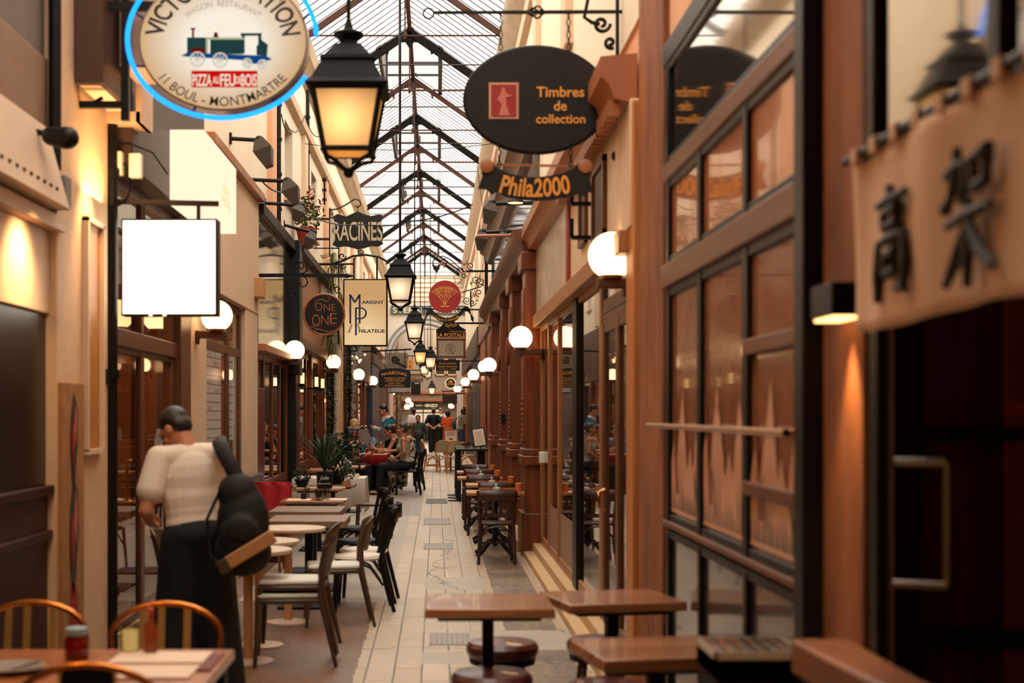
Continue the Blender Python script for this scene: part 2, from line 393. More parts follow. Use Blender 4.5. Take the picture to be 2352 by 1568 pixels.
# back rooms
room = mat('orange_shop_interior', (176,110,62), .8, var=.3, vs=1.5)  # orange brown shared by all back rooms
slab('wall_left_rooms', -4.7, -4.5, -3, 60, 0, 4, room, 0); slab('wall_right_rooms', 3.4, 3.6, -3, 60, 0, 4, room, 0)
slab('ceiling_left_rooms', -4.6, -2.25, -3, 60, 3.98, 4.1, room, 0); slab('ceiling_right_rooms', 1.3, 3.5, -3, 60, 3.98, 4.1, room, 0)
for i, (y, s) in enumerate(((9.35, -1), (13.1, -1), (16.3, -1), (27, -1), (36, -1), (45, -1), (54, -1), (8.5, 1), (16.5, 1), (30, 1), (43, 1))):
    slab('partition_%d' % (i+1), -4.6 if s < 0 else 1.32, -2.28 if s < 0 else 3.5, y-.05, y+.05, 0, 4, room, 0)
slab('wall_left_entry', -2.5, WL-.02, -3, 10.5, 3.6, 4.0, mat('entry_grey_plaster', (120,104,92), .8, var=.2), 0)  # plaster in one grey tone of its own
slab('wall_right_entry', WR+.02, 1.55, -3, 10.5, 3.46, 4.0, peach, 0)
slab('wall_front', -5, 4, -3.2, -3, 0, 7.5, peach, 0)
slab('ceiling_light_block', -2.6, 1.6, -4, 3.4, 5.2, 5.4, peach, 0)  # unseen opaque slab added to cut daylight on surfaces facing the camera
# mouldings along the eaves and between the storeys
def moulding(name, pts, y0, y1, m):              # profile (x, z) swept along the passage
    return tag(MB().prism(pts, y0, y1, 'y').build(name, m), kind='structure')
gut = mat('weathered_zinc_gutter', (186,158,124), .6, var=.3, vs=3)
moulding('trim_3', [(-2.17,6.95), (-2.1,7.0), (-2.06,7.15), (-1.98,7.22), (-1.95,7.45), (-2.17,7.5)], -3, 60, gut)
moulding('trim_4', [(1.2,6.9), (1.13,6.95), (1.09,7.1), (1.0,7.2), (.96,7.45), (1.2,7.5)], -3, 60, gut)
moulding('trim_5', [(-2.17,6.1), (-2.08,6.14), (-2.06,6.24), (-2.17,6.28)], -3, 60, cream2)
moulding('trim_6', [(1.2,6.6), (1.12,6.64), (1.1,6.76), (1.2,6.8)], -3, 60, cream2)
for i, y in enumerate((18.2, 22.8, 27.2, 31.6, 35.8, 40.2, 45, 50, 55)):
    slab('trim_%d' % (7+i), WL-.02, WL+.07, y, y+.5, 4.1, 6.1, peach if i % 2 == 0 else cream2)
for i, y in enumerate((12.5, 16.3, 21.6, 26.2, 30.6, 36, 41, 47)):
    slab('trim_%d' % (17+i), WR-.07, WR+.02, y, y+.5, 4.9, 6.6, cream2)

# ---------------------------------------------------------------- glass roof
trussb = mat('black_brown_truss', (15,10,8), .8, spec=.1)
XRG, ZRG, SL = -.485, 8.6, .7
roof = struct('ceiling_glass_roof', (XRG, 35, 7.4))
def pane_mat():
    m, nt, b = _new('roof_glass'); nt.nodes.remove(b); L = nt.links.new
    t = nt.nodes.new('ShaderNodeBsdfTransparent'); t.inputs[0].default_value = (.97, .97, .97, 1); tr = nt.nodes.new('ShaderNodeBsdfTranslucent'); mx = nt.nodes.new('ShaderNodeMixShader')
    mp = _coord(nt, .25, 3.03, .25); n = nt.nodes.new('ShaderNodeTexNoise'); n.inputs['Scale'].default_value = 1; L(mp.outputs[0], n.inputs[0])
    r = nt.nodes.new('ShaderNodeValToRGB'); e = r.color_ramp.elements; e[0].position = .32; e[1].position = .5; e[0].color = (*lin((196,176,146)), 1); e[1].color = (.9, .9, .88, 1)
    L(n.outputs[0], r.inputs[0]); L(r.outputs[0], tr.inputs[0]); mx.inputs[0].default_value = .4
    L(t.outputs[0], mx.inputs[1]); L(tr.outputs[0], mx.inputs[2]); L(mx.outputs[0], nt.nodes['Material Output'].inputs[0]); return m
pm = pane_mat(); HW = 1.70; HL = .56
def zr(d): return ZRG-SL*d
lant = [(25.5, 29.1), (32.8, 36.4), (40.2, 43.8), (47.6, 51.2), (55, 58.4)]
def inlant(y): return any(a <= y <= b for a, b in lant)
for s, nm in ((-1, 'pane_left'), (1, 'pane_right')):
    g = MB(); p = -3.0
    for a, b in lant+[(60, 60)]:
        g.quad((XRG, p, zr(0)), (XRG+s*HW, p, zr(HW)), (XRG+s*HW, a, zr(HW)), (XRG, a, zr(0)))
        if b > a: g.quad((XRG+s*HL, a, zr(HL)), (XRG+s*HW, a, zr(HW)), (XRG+s*HW, b, zr(HW)), (XRG+s*HL, b, zr(HL)))
        p = b
    g.build(nm, pm, roof, wpos=True, smooth=False)
    bars = MB(); y = -2.9
    while y < 60:
        d0 = HL if inlant(y) else 0.0
        bars.bar((XRG+s*d0, y, zr(d0)-.02), (XRG+s*HW, y, zr(HW)-.02), .024, .010)
        y += .33
    bars.build('glazing_bars', iron, roof, wpos=True, smooth=False)
MB().bar((XRG, -3, ZRG-.05), (XRG, 60, ZRG-.05), .07, .14).build('ridge_beam', redfr, roof, wpos=True)
for k, (a, b) in enumerate(lant):                # raised ventilation lanterns over every second bay
    ze = zr(HL)+.85
    la = struct('lantern_light', (0, 0, 0)); la.parent = roof; la.location = V((XRG, (a+b)/2, zr(HL)))-roof.location; del la['kind']
    gl = MB(); br_ = MB()
    for s in (-1, 1):
        gl.quad((XRG, a, ze+.4), (XRG+s*HL, a, ze), (XRG+s*HL, b, ze), (XRG, b, ze+.4))
        gl.quad((XRG+s*HL, a, zr(HL)), (XRG+s*HL, b, zr(HL)), (XRG+s*HL, b, ze), (XRG+s*HL, a, ze))
        y = a
        while y <= b+.01:
            br_.bar((XRG, y, ze+.38), (XRG+s*HL, y, ze-.02), .03, .010); br_.bar((XRG+s*HL, y, zr(HL)), (XRG+s*HL, y, ze), .012, .03); y += .33
        br_.bar((XRG+s*HL, a, zr(HL)), (XRG+s*HL, b, zr(HL)), .06, .1); br_.bar((XRG+s*HL, a, ze), (XRG+s*HL, b, ze), .05, .08)
        for y in (a, b): br_.bar((XRG+s*HL, y, zr(HL)-.05), (XRG+s*HL, y, ze), .09, .09)
    br_.bar((XRG, a, ze+.38), (XRG, b, ze+.38), .05, .1)
    br_.bar((XRG-HL, b, ze-.25), (XRG+HL, b, ze-.25), .03, .04); br_.bar((XRG-HL, b, ze-.5), (XRG+HL, b, ze-.5), .03, .04)
    gl.build('pane', pm, la, wpos=True, smooth=False); br_.build('glazing_bars', iron, la, wpos=True, smooth=False)
ty = [-1, 3, 6.7, 10.4, 14, 18, 21.8]+[v for p in lant for v in p]+[60]
for i, y in enumerate(ty):
    dark = i % 2 == 1; t = MB()
    for s in (-1, 1):
        t.bar((XRG, y, ZRG-.12), (XRG+s*HW, y, zr(HW)-.12), .09 if dark else .06, .13 if dark else .09)
        arc = [(XRG+s*(.06+.34*math.sin(q*PI/16)), y, ZRG-.52+.28*math.cos(q*PI/16)) for q in range(9)]
        t.tube(arc, .022, 6)
        t.prism([(XRG, ZRG-.1), (XRG+s*.3, zr(.3)-.12), (XRG+s*.08, ZRG-.30), (XRG, ZRG-.42)], y-.02, y+.02)
    t.build('truss', (redfr if not dark else trussb), roof, wpos=True)
    r = MB(); r.bar((XRG-HW, y, zr(HW)+.02), (XRG+HW, y, zr(HW)+.02), .03, .03 if dark else .02); r.tube([(XRG, y, ZRG-.1), (XRG, y, zr(HW))], .014, 6)
    r.lathe([(.012, -.06), (.03, -.02), (.03, .02), (.012, .06)], 10, (XRG, y, zr(HW)+.02)); r.build('tie_rod', redfr, roof, wpos=True)
for i, y in enumerate((16, 20, 24, 27.3, 31, 34.6, 38.3, 42)):
    MB().tube([(XRG-HW, y, 7.52), (XRG+HW, y, 7.52)], .012, 6).build('tie_wire', iron, roof, wpos=True)

# ---------------------------------------------------------------- end of the passage: white wall with an arch, then an open court and a cross building
wb = [(-2.5, 0), (-2.5, 7.6), (1.55, 7.6), (1.55, 0), (.85, 0), (.85, 4.0)]+[(-.5+1.35*math.cos(PI*k/24), 4.0+1.35*math.sin(PI*k/24)) for k in range(1, 24)]+[(-1.85, 4.0), (-1.85, 0)]
tag(MB().prism(wb, 60, 60.35).build('wall_back', white), kind='structure')
ar = MB()
for r in (1.42, 1.62): ar.tube([(-.5+r*math.cos(PI*k/24), 59.96, 4.0+r*math.sin(PI*k/24)) for k in range(25)], .05, 6)
tag(ar.build('trim_30', mat('blue_grey_paint', (150,156,160), .6)), kind='structure')
sd = MB()
for z in (6.35, 6.55, 6.75, 6.95, 7.15, 7.35): sd.box(-2.1, 1.15, 59.93, 60, z, z+.03)
tag(sd.build('trim_31', cream2), kind='structure')
slab('wall_left_court', -2.6, -2.17, 60.35, 84, 0, 6.5, brownp, 0); slab('wall_right_court', 1.2, 1.6, 60.35, 84, 0, 6.5, tan, 0)
slab('wall_end', -2.6, 1.6, 80, 80.4, 0, 6.5, mat('grey_plaster', (150,134,116), .8, var=.1), 0)
for i, x in enumerate((-.62, .2, .86)):
    s = struct('window_%d' % (30+i), (x, 79.95, 3.9)); f = MB(); a, b = x-.3, x+.3
    for q in (a, b-.07): f.box(q, q+.07, 79.9, 80, 3.75, 5.3)
    f.box(a, b, 79.9, 80, 3.75, 3.83); f.box(a, b, 79.9, 80, 5.22, 5.3); f.build('window_frame', tan, s, wpos=True)
    MB().box(a, b, 79.96, 79.98, 3.75, 5.3).build('pane', mat('dark_court_pane', (40,36,34), .2), s, wpos=True)
slab('trim_32', -2.1, 1.15, 79.85, 80, 2.72, 2.86, copper)
# ---------------------------------------------------------------- shopfront helper: frame + one pane per opening
def front(name, side, ys, zs, fm, gm, w=.07, d=.1, x=None, pane_mats=None):
    x = x if x is not None else (WL if side < 0 else WR); xin = x+(-.004 if side < 0 else .004); s = struct(name, (x, (ys[0]+ys[-1])/2, zs[0])); f = MB()
    x0, x1 = min(x-side*.018, x+side*d*.6), max(x-side*.018, x+side*d*.6)
    for y in ys: f.box(x0, x1, y-w/2, y+w/2, zs[0], zs[-1])
    for z in zs: f.box(x0+.006, x1-.006, ys[0], ys[-1], z-w/2, z+w/2)
    f.build('window_frame' if 'window' in name else 'door_frame', fm, s, wpos=True, bevel=.006)
    k = 0
    for i in range(len(ys)-1):
        for j in range(len(zs)-1):
            g = pane_mats[k] if pane_mats else gm; k += 1
            if g is None: continue
            MB().quad((xin, ys[i]+w/2, zs[j]+w/2), (xin, ys[i+1]-w/2, zs[j]+w/2), (xin, ys[i+1]-w/2, zs[j+1]-w/2), (xin, ys[i]+w/2, zs[j+1]-w/2)).build('pane', g, s, wpos=True, smooth=False)
    return s
tn = 40
def trim(x0, x1, y0, y1, z0, z1, m, bevel=.008):
    global tn; tn += 1; return slab('trim_%d' % tn, x0, x1, y0, y1, z0, z1, m, bevel)
# ================================================================ LEFT SIDE
maroon = mat('maroon_wainscot', (46,9,8), .4, spec=.15); gloss = mat('black_gloss_panel', (14,9,7), .3, spec=.25)
trim(-2.3, WL, 3, 7.94, 0, 1.235, maroon); trim(-2.3, WL+.03, 3, 7.94, .95, 1.0, maroon); trim(-2.3, WL+.04, 3, 7.94, 1.2, 1.25, maroon); trim(-2.3, WL+.02, 3, 7.94, 0, .15, black)
trim(-2.3, WL-.01, 3, 7.94, 1.25, 2.2, gloss); trim(-2.3, WL+.01, 3, 7.94, 2.2, 2.66, cream2); trim(-2.35, WL+.09, 3, 8.0, 2.66, 2.74, cream2)
for y in (5.2, 6.6): trim(-2.3, WL+.012, y, y+.03, 1.25, 2.2, gloss)
trim(-2.3, WL, 3, 7.94, 2.74, 3.62, mat('tan_brown_board', (150,116,88), .7, var=.2))  # plain tan-brown board above the ledge
trim(-2.32, -2.12, 7.94, 9.17, 0, 5.2, pierc)
trim(-2.3, -2.15, 9.3, 12.16, 0, .16, tan)
# glazed door of the first cafe
d1 = front('door_1', -1, [9.52, 10.42, 11.62], [.16, 2.12], fwood, shopglass, w=.12)
lk = MB(); lk.tube([(-2.1, 10.5, 1.0), (-2.06, 10.5, 1.0), (-2.06, 10.5, 1.3), (-2.1, 10.5, 1.3)], .012, 8); lk.build('door_handle', brass, d1, wpos=True)
front('window_40', -1, [9.52, 10.42, 11.62], [2.18, 3.22], fwood, shopglass, w=.1)
trim(-2.3, -2.10, 11.68, 12.16, 0, 3.3, fwood); trim(-2.3, -2.13, 9.38, 12.2, 2.1, 2.22, fwood)
trim(-2.6, -1.99, 9.3, 12.18, 3.25, 4.3, mat('aubergine_fascia', (66,46,44), .5))
trim(-2.32, -2.10, 12.16, 12.98, 0, 4.15, cream2)
front('window_41', -1, [13.02, 14.72, 15.62], [.5, 2.3, 2.76], fwood, shopglass, w=.09)
trim(-2.3, -2.14, 13, 15.7, 0, .5, cream2); trim(-2.32, -2.1, 15.68, 16.7, 0, 2.85, cream2)
trim(-2.3, -2.09, 12.98, 16.72, 2.8, 4.15, cream2); trim(-2.3, -2.02, 12.98, 16.74, 4.12, 4.22, copper)
# mirrored fascia and red cafe front
trim(-2.3, -2.1, 16.74, 20.6, 2.46, 3.98, mirror); trim(-2.3, -2.03, 16.74, 20.7, 3.98, 4.12, blackw); trim(-2.3, -2.02, 16.74, 20.7, 2.38, 2.47, copper)
trim(-2.3, -1.98, 20.55, 21.0, 2.2, 4.15, blackw); trim(-2.3, -2.04, 20.6, 20.95, 0, 2.3, blackw)
front('door_2', -1, [16.85, 17.75, 18.7, 19.6, 20.5], [.08, .75, 2.36], dwood, darkglass, w=.11, pane_mats=[dred, darkglass]*4)
trim(-2.3, -2.12, 16.76, 17.5, .1, 1.95, dred)
# copper fascia over the second cafe
trim(-2.35, -2.08, 21.0, 27.2, 2.75, 4.05, copper); trim(-2.35, -1.96, 21.0, 27.3, 4.02, 4.14, blackw); trim(-2.3, -1.98, 21.0, 27.2, 2.62, 2.77, dwoody)
front('door_3', -1, [21.1, 22.3, 23.5, 24.7, 25.9, 26.9], [.06, .8, 2.6], dwood, darkglass, w=.14, pane_mats=[dwood, darkglass]*5)
for y in (21.9, 24.1, 26.3): trim(-2.3, -2.12, y, y+.18, 0, 2.62, dwood)
trim(-2.3, -2.05, 27.1, 29.6, 2.6, 3.9, brownp); front('window_42', -1, [27.2, 28.4, 29.6], [.6, 2.6], dgreen, darkglass, w=.12); trim(-2.3, -2.12, 27.1, 29.7, 0, .6, dgreen)
trim(-2.35, -2.1, 29.8, 32.0, 0, 3.9, tan)
trim(-2.35, -2.04, 32.2, 44, 2.55, 4.0, brownp); front('window_43', -1, [32.4, 34.5, 36.6, 38.7, 40.8, 42.6, 44], [.5, 2.55], dwood, darkglass, w=.2); trim(-2.3, -2.1, 32.2, 44, 0, .5, dwood)
for y in (33.4, 37.6, 41.6): trim(-2.3, -2.1, y, y+.5, 0, 2.6, dwood)
trim(-2.4, -2.0, 44.2, 49.3, 0, 3.2, blue); trim(-2.4, -2.02, 49.5, 57.4, 0, 3.4, dgreen); trim(-2.4, -1.98, 57.5, 59.9, 0, 3.3, dred)
trim(-2.45, -1.95, 44.1, 57.4, 3.2, 3.5, brownp)
trim(-2.4, -2.05, 60.4, 66, 0, 3.6, tan); trim(-2.4, -2.0, 66, 69, 0, 3.4, owood); trim(-2.4, -1.95, 70, 79, 0, 3.2, brownp)
# ================================================================ RIGHT SIDE
noren_pane = mat('amber_backed_reflection_pane', (212,130,82), .12, coat=.6, var=.25, vs=2.5)  # peach backing and warm lamp reflections both put into the pane colour
art = mat('brown_printed_film', (172,108,74), .15, coat=.5, var=.25, vs=3)
kick = mat('black_kick_panel', (66,54,48), .2, coat=.4)
bz = wood('weathered_window_wood', (126,74,42), (86,48,26), 'y', .45)
nb = [4.62, 5.47, 6.43, 7.30]
w5 = front('window_50', 1, nb, [1.09, 2.29], blackw, art, w=.09, pane_mats=[art]*3)
pat = [mat('pale_peach_print', (226,168,134), .3), mat('slate_print', (66,62,64), .3), mat('rust_print', (150,66,30), .3), mat('dark_print', (28,24,24), .3)]
random.seed(3)                                   # plain spiky shapes in the film's colours
for b, (a, c) in enumerate(((4.68, 5.41), (5.53, 6.37), (6.49, 7.24))):
    pm_ = MB(); z0 = 1.15
    for i in range(7):
        u = a+(c-a)*(i+.5)/7; hgt = random.uniform(.15, .3) if i % 2 else (.56, .34, .62, .4)[i//2]; wd_ = (c-a)/(3.2 if i % 2 == 0 else 6)
        pm_.mat(0 if i % 2 == 0 else 1).add([(1.199-.0002*i, u-wd_, z0), (1.199-.0002*i, u+wd_, z0), (1.199-.0002*i, u+random.uniform(-.05, .05), z0+hgt)], [(0, 1, 2)])
        for q in range(3):
            v = u+(q-1)*.06; pm_.mat(3 if q % 2 else 1).add([(1.1972, v-.012, z0+.02), (1.1972, v+.012, z0+.02), (1.1972, v+.01, z0+hgt*.42)], [(0, 1, 2)])
    if b > 0:
        for i in range(70): 
            v = random.uniform(a, c); z = random.uniform(1.62, 2.22); l = random.uniform(.02, .07)
            if random.random() < .35+.6*(v-a)/(c-a): pm_.mat(3 if i % 3 else 2).add([(1.1968, v, z), (1.1968, v+.012, z+l*.3), (1.1968, v+.004, z+l)], [(0, 1, 2)])
    pm_.mat(2).add([(1.1965, c-.2, 1.25), (1.1965, c-.12, 1.25), (1.1965, c-.02, 1.75)], [(0, 1, 2)])
    o = pm_.build('printed_pattern', pat, w5, wpos=True, smooth=False, recalc=False)
hd = MB(); hd.box(1.17, 1.2, 4.6, 5.46, 1.87, 1.93); hd.box(1.17, 1.2, 4.6, 5.46, 1.34, 1.39); hd.box(1.17, 1.2, 4.62, 4.66, 1.09, 2.29); hd.build('window_rail', bz, w5, wpos=True, bevel=.006)
ss_ = MB(); ss_.box(1.165, 1.2, 4.56, 7.36, 1.072, 1.1); ss_.build('window_sill', bz, w5, wpos=True, bevel=.005)
front('window_51', 1, nb, [2.41, 2.84], blackw, noren_pane, w=.08, pane_mats=[noren_pane]*3)
front('window_52', 1, [4.62, 7.32], [2.93, 3.44], blackw, skyglass, w=.07)
front('window_53', 1, nb, [.04, 1.04], blackw, kick, w=.06, pane_mats=[kick]*3)
trim(1.165, 1.3, 4.5, 7.4, 2.29, 2.41, bz); trim(1.175, 1.3, 4.5, 7.4, 2.84, 2.93, bz); trim(1.18, 1.55, 4.5, 7.42, 3.44, 3.56, blackw)
trim(1.14, 1.3, 4.43, 4.55, 0, 5.2, blackw); trim(1.2, 1.6, 4.0, 4.42, 0, 5.2, pine); trim(1.185, 1.5, 7.45, 8.35, 0, 5.2, pine)
bb = MB(); bb.tube([(1.13, 7.6, 1.585), (1.13, 4.6, 1.585)], .014, 10); bb.tube([(1.13, 7.55, 1.585), (1.2, 7.55, 1.585)], .01, 8); bb.tube([(1.13, 4.65, 1.585), (1.2, 4.65, 1.585)], .01, 8); bb.build('guard_bar', brass, w5, wpos=True)
# recessed entrance of the noodle bar, its dark glazed door facing down the passage
trim(1.2, 2.6, 4.42, 4.5, 2.4, 3.6, blackw, 0); trim(1.2, 1.3, 2.3, 4.0, 3.5, 5.2, peach, 0); trim(2.2, 2.3, 2.0, 4.0, 0, 5.2, blackw, 0)
front('window_54', 1, [2.4, 3.05, 3.92], [2.36, 3.5], blackw, skyglass, w=.07, x=1.21)
d4 = struct('door_4', (1.6, 3.92, 0)); f = MB()
for a, b in ((1.2, 1.235), (1.245, 1.33), (2.1, 2.2)): f.box(a, b, 3.88, 3.95, 0, 2.36)
for a, b in ((0, .14), (1.0, 1.06), (1.57, 1.61), (2.28, 2.36)): f.box(1.33, 2.1, 3.885, 3.945, a, b)
f.build('door_frame', blackw, d4, wpos=True, bevel=.004)
MB().box(1.236, 1.244, 3.87, 3.95, 0, 2.36).build('edge_strip', mat('greige_strip', (150,112,84), .5), d4, wpos=True)
MB().quad((1.33, 3.914, .14), (2.1, 3.914, .14), (2.1, 3.914, 2.28), (1.33, 3.914, 2.28)).build('pane', glass('smoked_door_glass', (200,160,120), .06, .85), d4, wpos=True)
h = MB(); h.tube([(1.245, 3.86, 1.518), (1.36, 3.80, 1.518), (1.366, 3.80, 1.51), (1.366, 3.80, 1.195), (1.36, 3.80, 1.187), (1.24, 3.86, 1.187)], .0135, 12); h.build('door_handle', steel, d4, wpos=True)
# glazed shop with the marble fascia
fw2 = wood('tan_frame_wood', (176,118,70), (140,86,48), 'z', .4)  # shop frames are tan wood in themselves
trim(1.1, 1.45, 8.5, 16.3, .02, .16, tan); trim(1.16, 1.3, 8.4, 8.72, 0, 3.5, wood('lit_tone_orange_trim', (206,132,66), (160,92,40), 'z', .5))  # lamp-lit brightness of the strip put into its wood colour
d5 = front('door_5', 1, [8.8, 9.35, 10.15], [.18, 2.28], fwood, shopglass, w=.13)
MB().tube([(1.12, 9.48, 1.0), (1.08, 9.48, 1.02), (1.08, 9.48, 1.12), (1.12, 9.48, 1.14)], .012, 8).build('door_handle', brass, d5, wpos=True)
front('window_55', 1, [8.78, 10.2], [2.4, 2.78], fwood, shopglass, w=.1)
film = mat('frosted_brown_film', (150,112,92), .4)
w6 = front('window_56', 1, [10.3, 12.1, 13.9, 15.1, 16.2], [.2, 2.62], fw2, shopglass, w=.1)
fm_ = MB()
for a, b in ((12.2, 13.8), (14.0, 15.0)): fm_.box(1.2005, 1.2025, a, b, .25, .68)
fm_.build('frosted_film', film, w6, wpos=True)
lt = MB()
for i, s in enumerate(('Timbres', 'Lettres', 'Cartes', 'Achat')): put_text(lt, s, (1.2, 13.0, .6-.1*i), .07, right=V((0, -1, 0)), up=V((0, 0, 1)))
lt.build('pale_lettering', mat('pale_lettering', (196,164,144), .5), w6, wpos=True, smooth=False)
trim(1.17, 1.3, 11.95, 12.28, .1, 2.65, blackw); trim(1.1, 1.45, 8.6, 16.35, 2.62, 2.76, fw2)
trim(1.14, 1.4, 12.35, 16.3, 2.76, 3.52, marble); trim(1.12, 1.4, 12.2, 12.36, 2.7, 3.55, mat('rust_edge', (150,58,22), .5)); trim(1.15, 1.4, 8.45, 12.2, 2.76, 3.52, cream2)
co = MB(); co.prism([(1.2, 3.5), (1.06, 3.53), (1.03, 3.62), (.98, 3.66), (.98, 3.78), (1.2, 3.8)], 8.5, 16.5, 'y')
tag(co.build('trim_90', copper), kind='structure')
dn = MB(); y = 8.55
while y < 12.3: dn.box(1.03, 1.1, y, y+.07, 3.44, 3.53); y += .14
tag(dn.build('trim_91', copper), kind='structure')
# dark carved wooden front
for i, (a, b) in enumerate(((16.35, 16.95), (19.3, 20.0), (22.2, 22.8), (26.3, 27))):
    s = struct('trim_%d' % (92+i), (1.1, (a+b)/2, 0)); m = MB(); x = 1.02
    m.box(x, 1.3, a, b, .1, 3.5); m.box(x-.05, 1.3, a-.06, b+.06, .06, .5); m.box(x-.05, 1.3, a-.06, b+.06, 1.05, 1.16); m.box(x-.03, 1.3, a-.04, b+.04, 1.16, 1.24); m.box(x-.05, 1.3, a-.05, b+.05, 3.3, 3.5); m.box(x-.02, 1.3, a+.1, b-.1, 1.35, 3.1)
    m.build('pilaster', dwood, s, wpos=True, bevel=.012)
    c = MB()
    for k in range(9):
        for q in (-1, 0, 1): c.ell((x-.02, (a+b)/2+q*.12, 1.32+k*.06), .012, .03, .026, 8, 6)
    c.ell((x-.02, (a+b)/2, 2.5), .04, .14, .14); c.lathe([(.16, -.06), (.2, -.04), (.2, -.02), (.16, 0)], 20, (x, (a+b)/2, 2.5), 'x'); c.build('carved_ornament', dwood, s, wpos=True)
front('window_57', 1, [16.98, 18.1, 19.28], [1.1, 2.6, 3.45], dwood, darkglass, w=.16); front('window_58', 1, [20.02, 21.1, 22.18], [1.1, 2.6, 3.45], dwood, darkglass, w=.16); front('window_59', 1, [22.82, 24.5, 26.28], [1.1, 2.6, 3.45], dwood, darkglass, w=.16)
trim(1.12, 1.3, 16.9, 26.4, .1, 1.05, dwood); trim(.92, 1.2, 16.9, 22.2, 0, .14, tan); trim(1.13, 1.3, 27, 29.7, 0, 3.5, dwood)
moulding('trim_97', [(1.2,3.45), (1.0,3.5), (.97,3.6), (.9,3.66), (.88,3.78), (1.2,3.8)], 16.5, 29.7, dwoody)
trim(1.12, 1.4, 16.6, 29.6, 3.8, 4.75, mirror); moulding('trim_98', [(1.2,4.72), (1.05,4.76), (1.0,4.9), (.9,4.98), (.86,5.2), (1.2,5.26)], 16.5, 29.7, dwoody)
trim(1.13, 1.3, 29.75, 31.6, 0, 3.5, owood); trim(1.15, 1.3, 31.7, 33.2, 0, 3.4, dgreen); trim(1.13, 1.3, 33.3, 36.8, 0, 3.6, owood); trim(1.08, 1.3, 29.7, 37, 3.4, 4.3, dwood)
trim(1.13, 1.3, 37, 41, 0, 3.3, blue); trim(1.12, 1.3, 41.2, 44.6, 0, 3.2, mat('grey_brown_front', (84,66,54), .5)); trim(1.12, 1.3, 45, 52, 0, 3.1, blackw); trim(1.1, 1.3, 52, 59.8, 0, 3.2, owood); trim(1.05, 1.3, 37, 59.8, 3.2, 3.9, brownp)
trim(1.12, 1.25, 60.4, 68, 0, 3.8, tan); trim(1.12, 1.25, 68, 79, 0, 3.4, owood)
# ---------------------------------------------------------------- street lanterns on the centre line
lglass = [translucent('amber_lantern_glass', (255,222,168), .75), translucent('pale_lantern_glass', (255,236,212), .75)]
lmet = mat('aged_copper_green_black', (11,9,8), .6, var=.3, spec=.15, vs=8)
def lantern(label, loc, hue, power, top=8.5):
    t = thing('street_lantern', label, 'lantern', loc, 0, 'hanging lanterns down the middle of the passage'); m = MB()
    m.frust(.215, .215, .455, .225, .225, .475).frust(.225, .225, .475, .20, .20, .50).frust(.195, .195, .50, .135, .135, .62).frust(.15, .15, .62, .145, .145, .64).frust(.13, .13, .64, .07, .07, .72)
    m.build('hood', lmet, t, smooth=False)
    m = MB(); m.lathe([(.055, .715), (.05, .745), (.085, .775), (.085, .79), (.03, .81), (.015, .86)], 14); m.build('chimney_cap', lmet, t)
    m = MB()
    for sx in (-1, 1):
        for sy in (-1, 1): m.bar((sx*.128, sy*.128, .13), (sx*.186, sy*.186, .46), .022)
    for a, z, w in ((.128, .13, .03), (.186, .455, .03)):
        for s in (-1, 1): m.bar((-a, s*a, z), (a, s*a, z), w, .025); m.bar((s*a, -a, z), (s*a, a, z), w, .025)
    m.build('glazing_frame', lmet, t)
    for k in range(4):
        R = Matrix.Rotation(k*PI/2, 4, 'Z'); g = MB().xf(R); g.quad((-.12, -.124, .135), (.12, -.124, .135), (.178, -.181, .455), (-.178, -.181, .455)); g.build('pane', lglass[hue], t, smooth=False)
    m = MB(); m.box(-.12, .12, -.12, .12, .12, .128); m.build('floor_pane', lglass[hue], t, smooth=False)
    m = MB()
    for k in range(4):
        R = Matrix.Rotation(k*PI/2, 3, 'Z'); m.tube([R @ V(p) for p in ((.14, .14, .13), (.12, .12, .095), (.07, .07, .075), (.03, .03, .04), (0, 0, .02))], .012, 6)
    m.ell((0, 0, .015), .03); m.build('scroll_bracket', lmet, t)
    m = MB(); m.tube([(0, 0, .84), (0, 0, top-loc[2])], .014, 6); m.build('hanging_rod', black, t)
    lamp('POINT', (-.02, 0, .31), power, (1, .80, .55) if hue == 0 else (1, .88, .72), t, shadow_soft_size=.05)
    return t
lantern('large amber lantern close by, hung in front of the locomotive sign', (-.49, 7.91, 2.97), 0, 1.8, 8.5)
lantern('added amber lantern, unseen behind the camera', (-.49, -1.5, 2.97), 0, 4, 5.2)  # unseen lantern added to bring warm light to the near walls
lantern('pale lantern overlapping the edge of the lit stamp-dealer panel', (-.51, 20, 3.09), 1, 1.7)
lantern('pale lantern just below and behind the lit stamp-dealer panel lantern', (-.47, 30.3, 3.1), 1, 1.7)
lantern('amber lantern above the dark arched gold-lettered sign', (-.49, 43, 3.03), 0, 2)
lantern('small lantern hung between the grey far facade and the amber one', (-.2, 46, 2.98), 1, 1.7)
lantern('small pale lantern, second from the end of the row', (-.47, 55, 3.02), 1, 1.7)
lantern('tiny lantern beside the grey far windows', (-.42, 67, 3.2), 1, 1.7, 6)
lantern('black-topped lantern last of the row before the far shop', (-.25, 74, 2.5), 1, 1.7, 6)
for z_, y_ in ((6.0, 67), (6.0, 74)):
    m = MB(); m.tube([(-2.17, y_, z_), (1.2, y_, z_)], .02, 6); tag(m.build('lantern_wire', black), 'iron wire across the far court holding the %s lantern' % ('grey-window' if y_ == 67 else 'last black-topped'), 'cable')
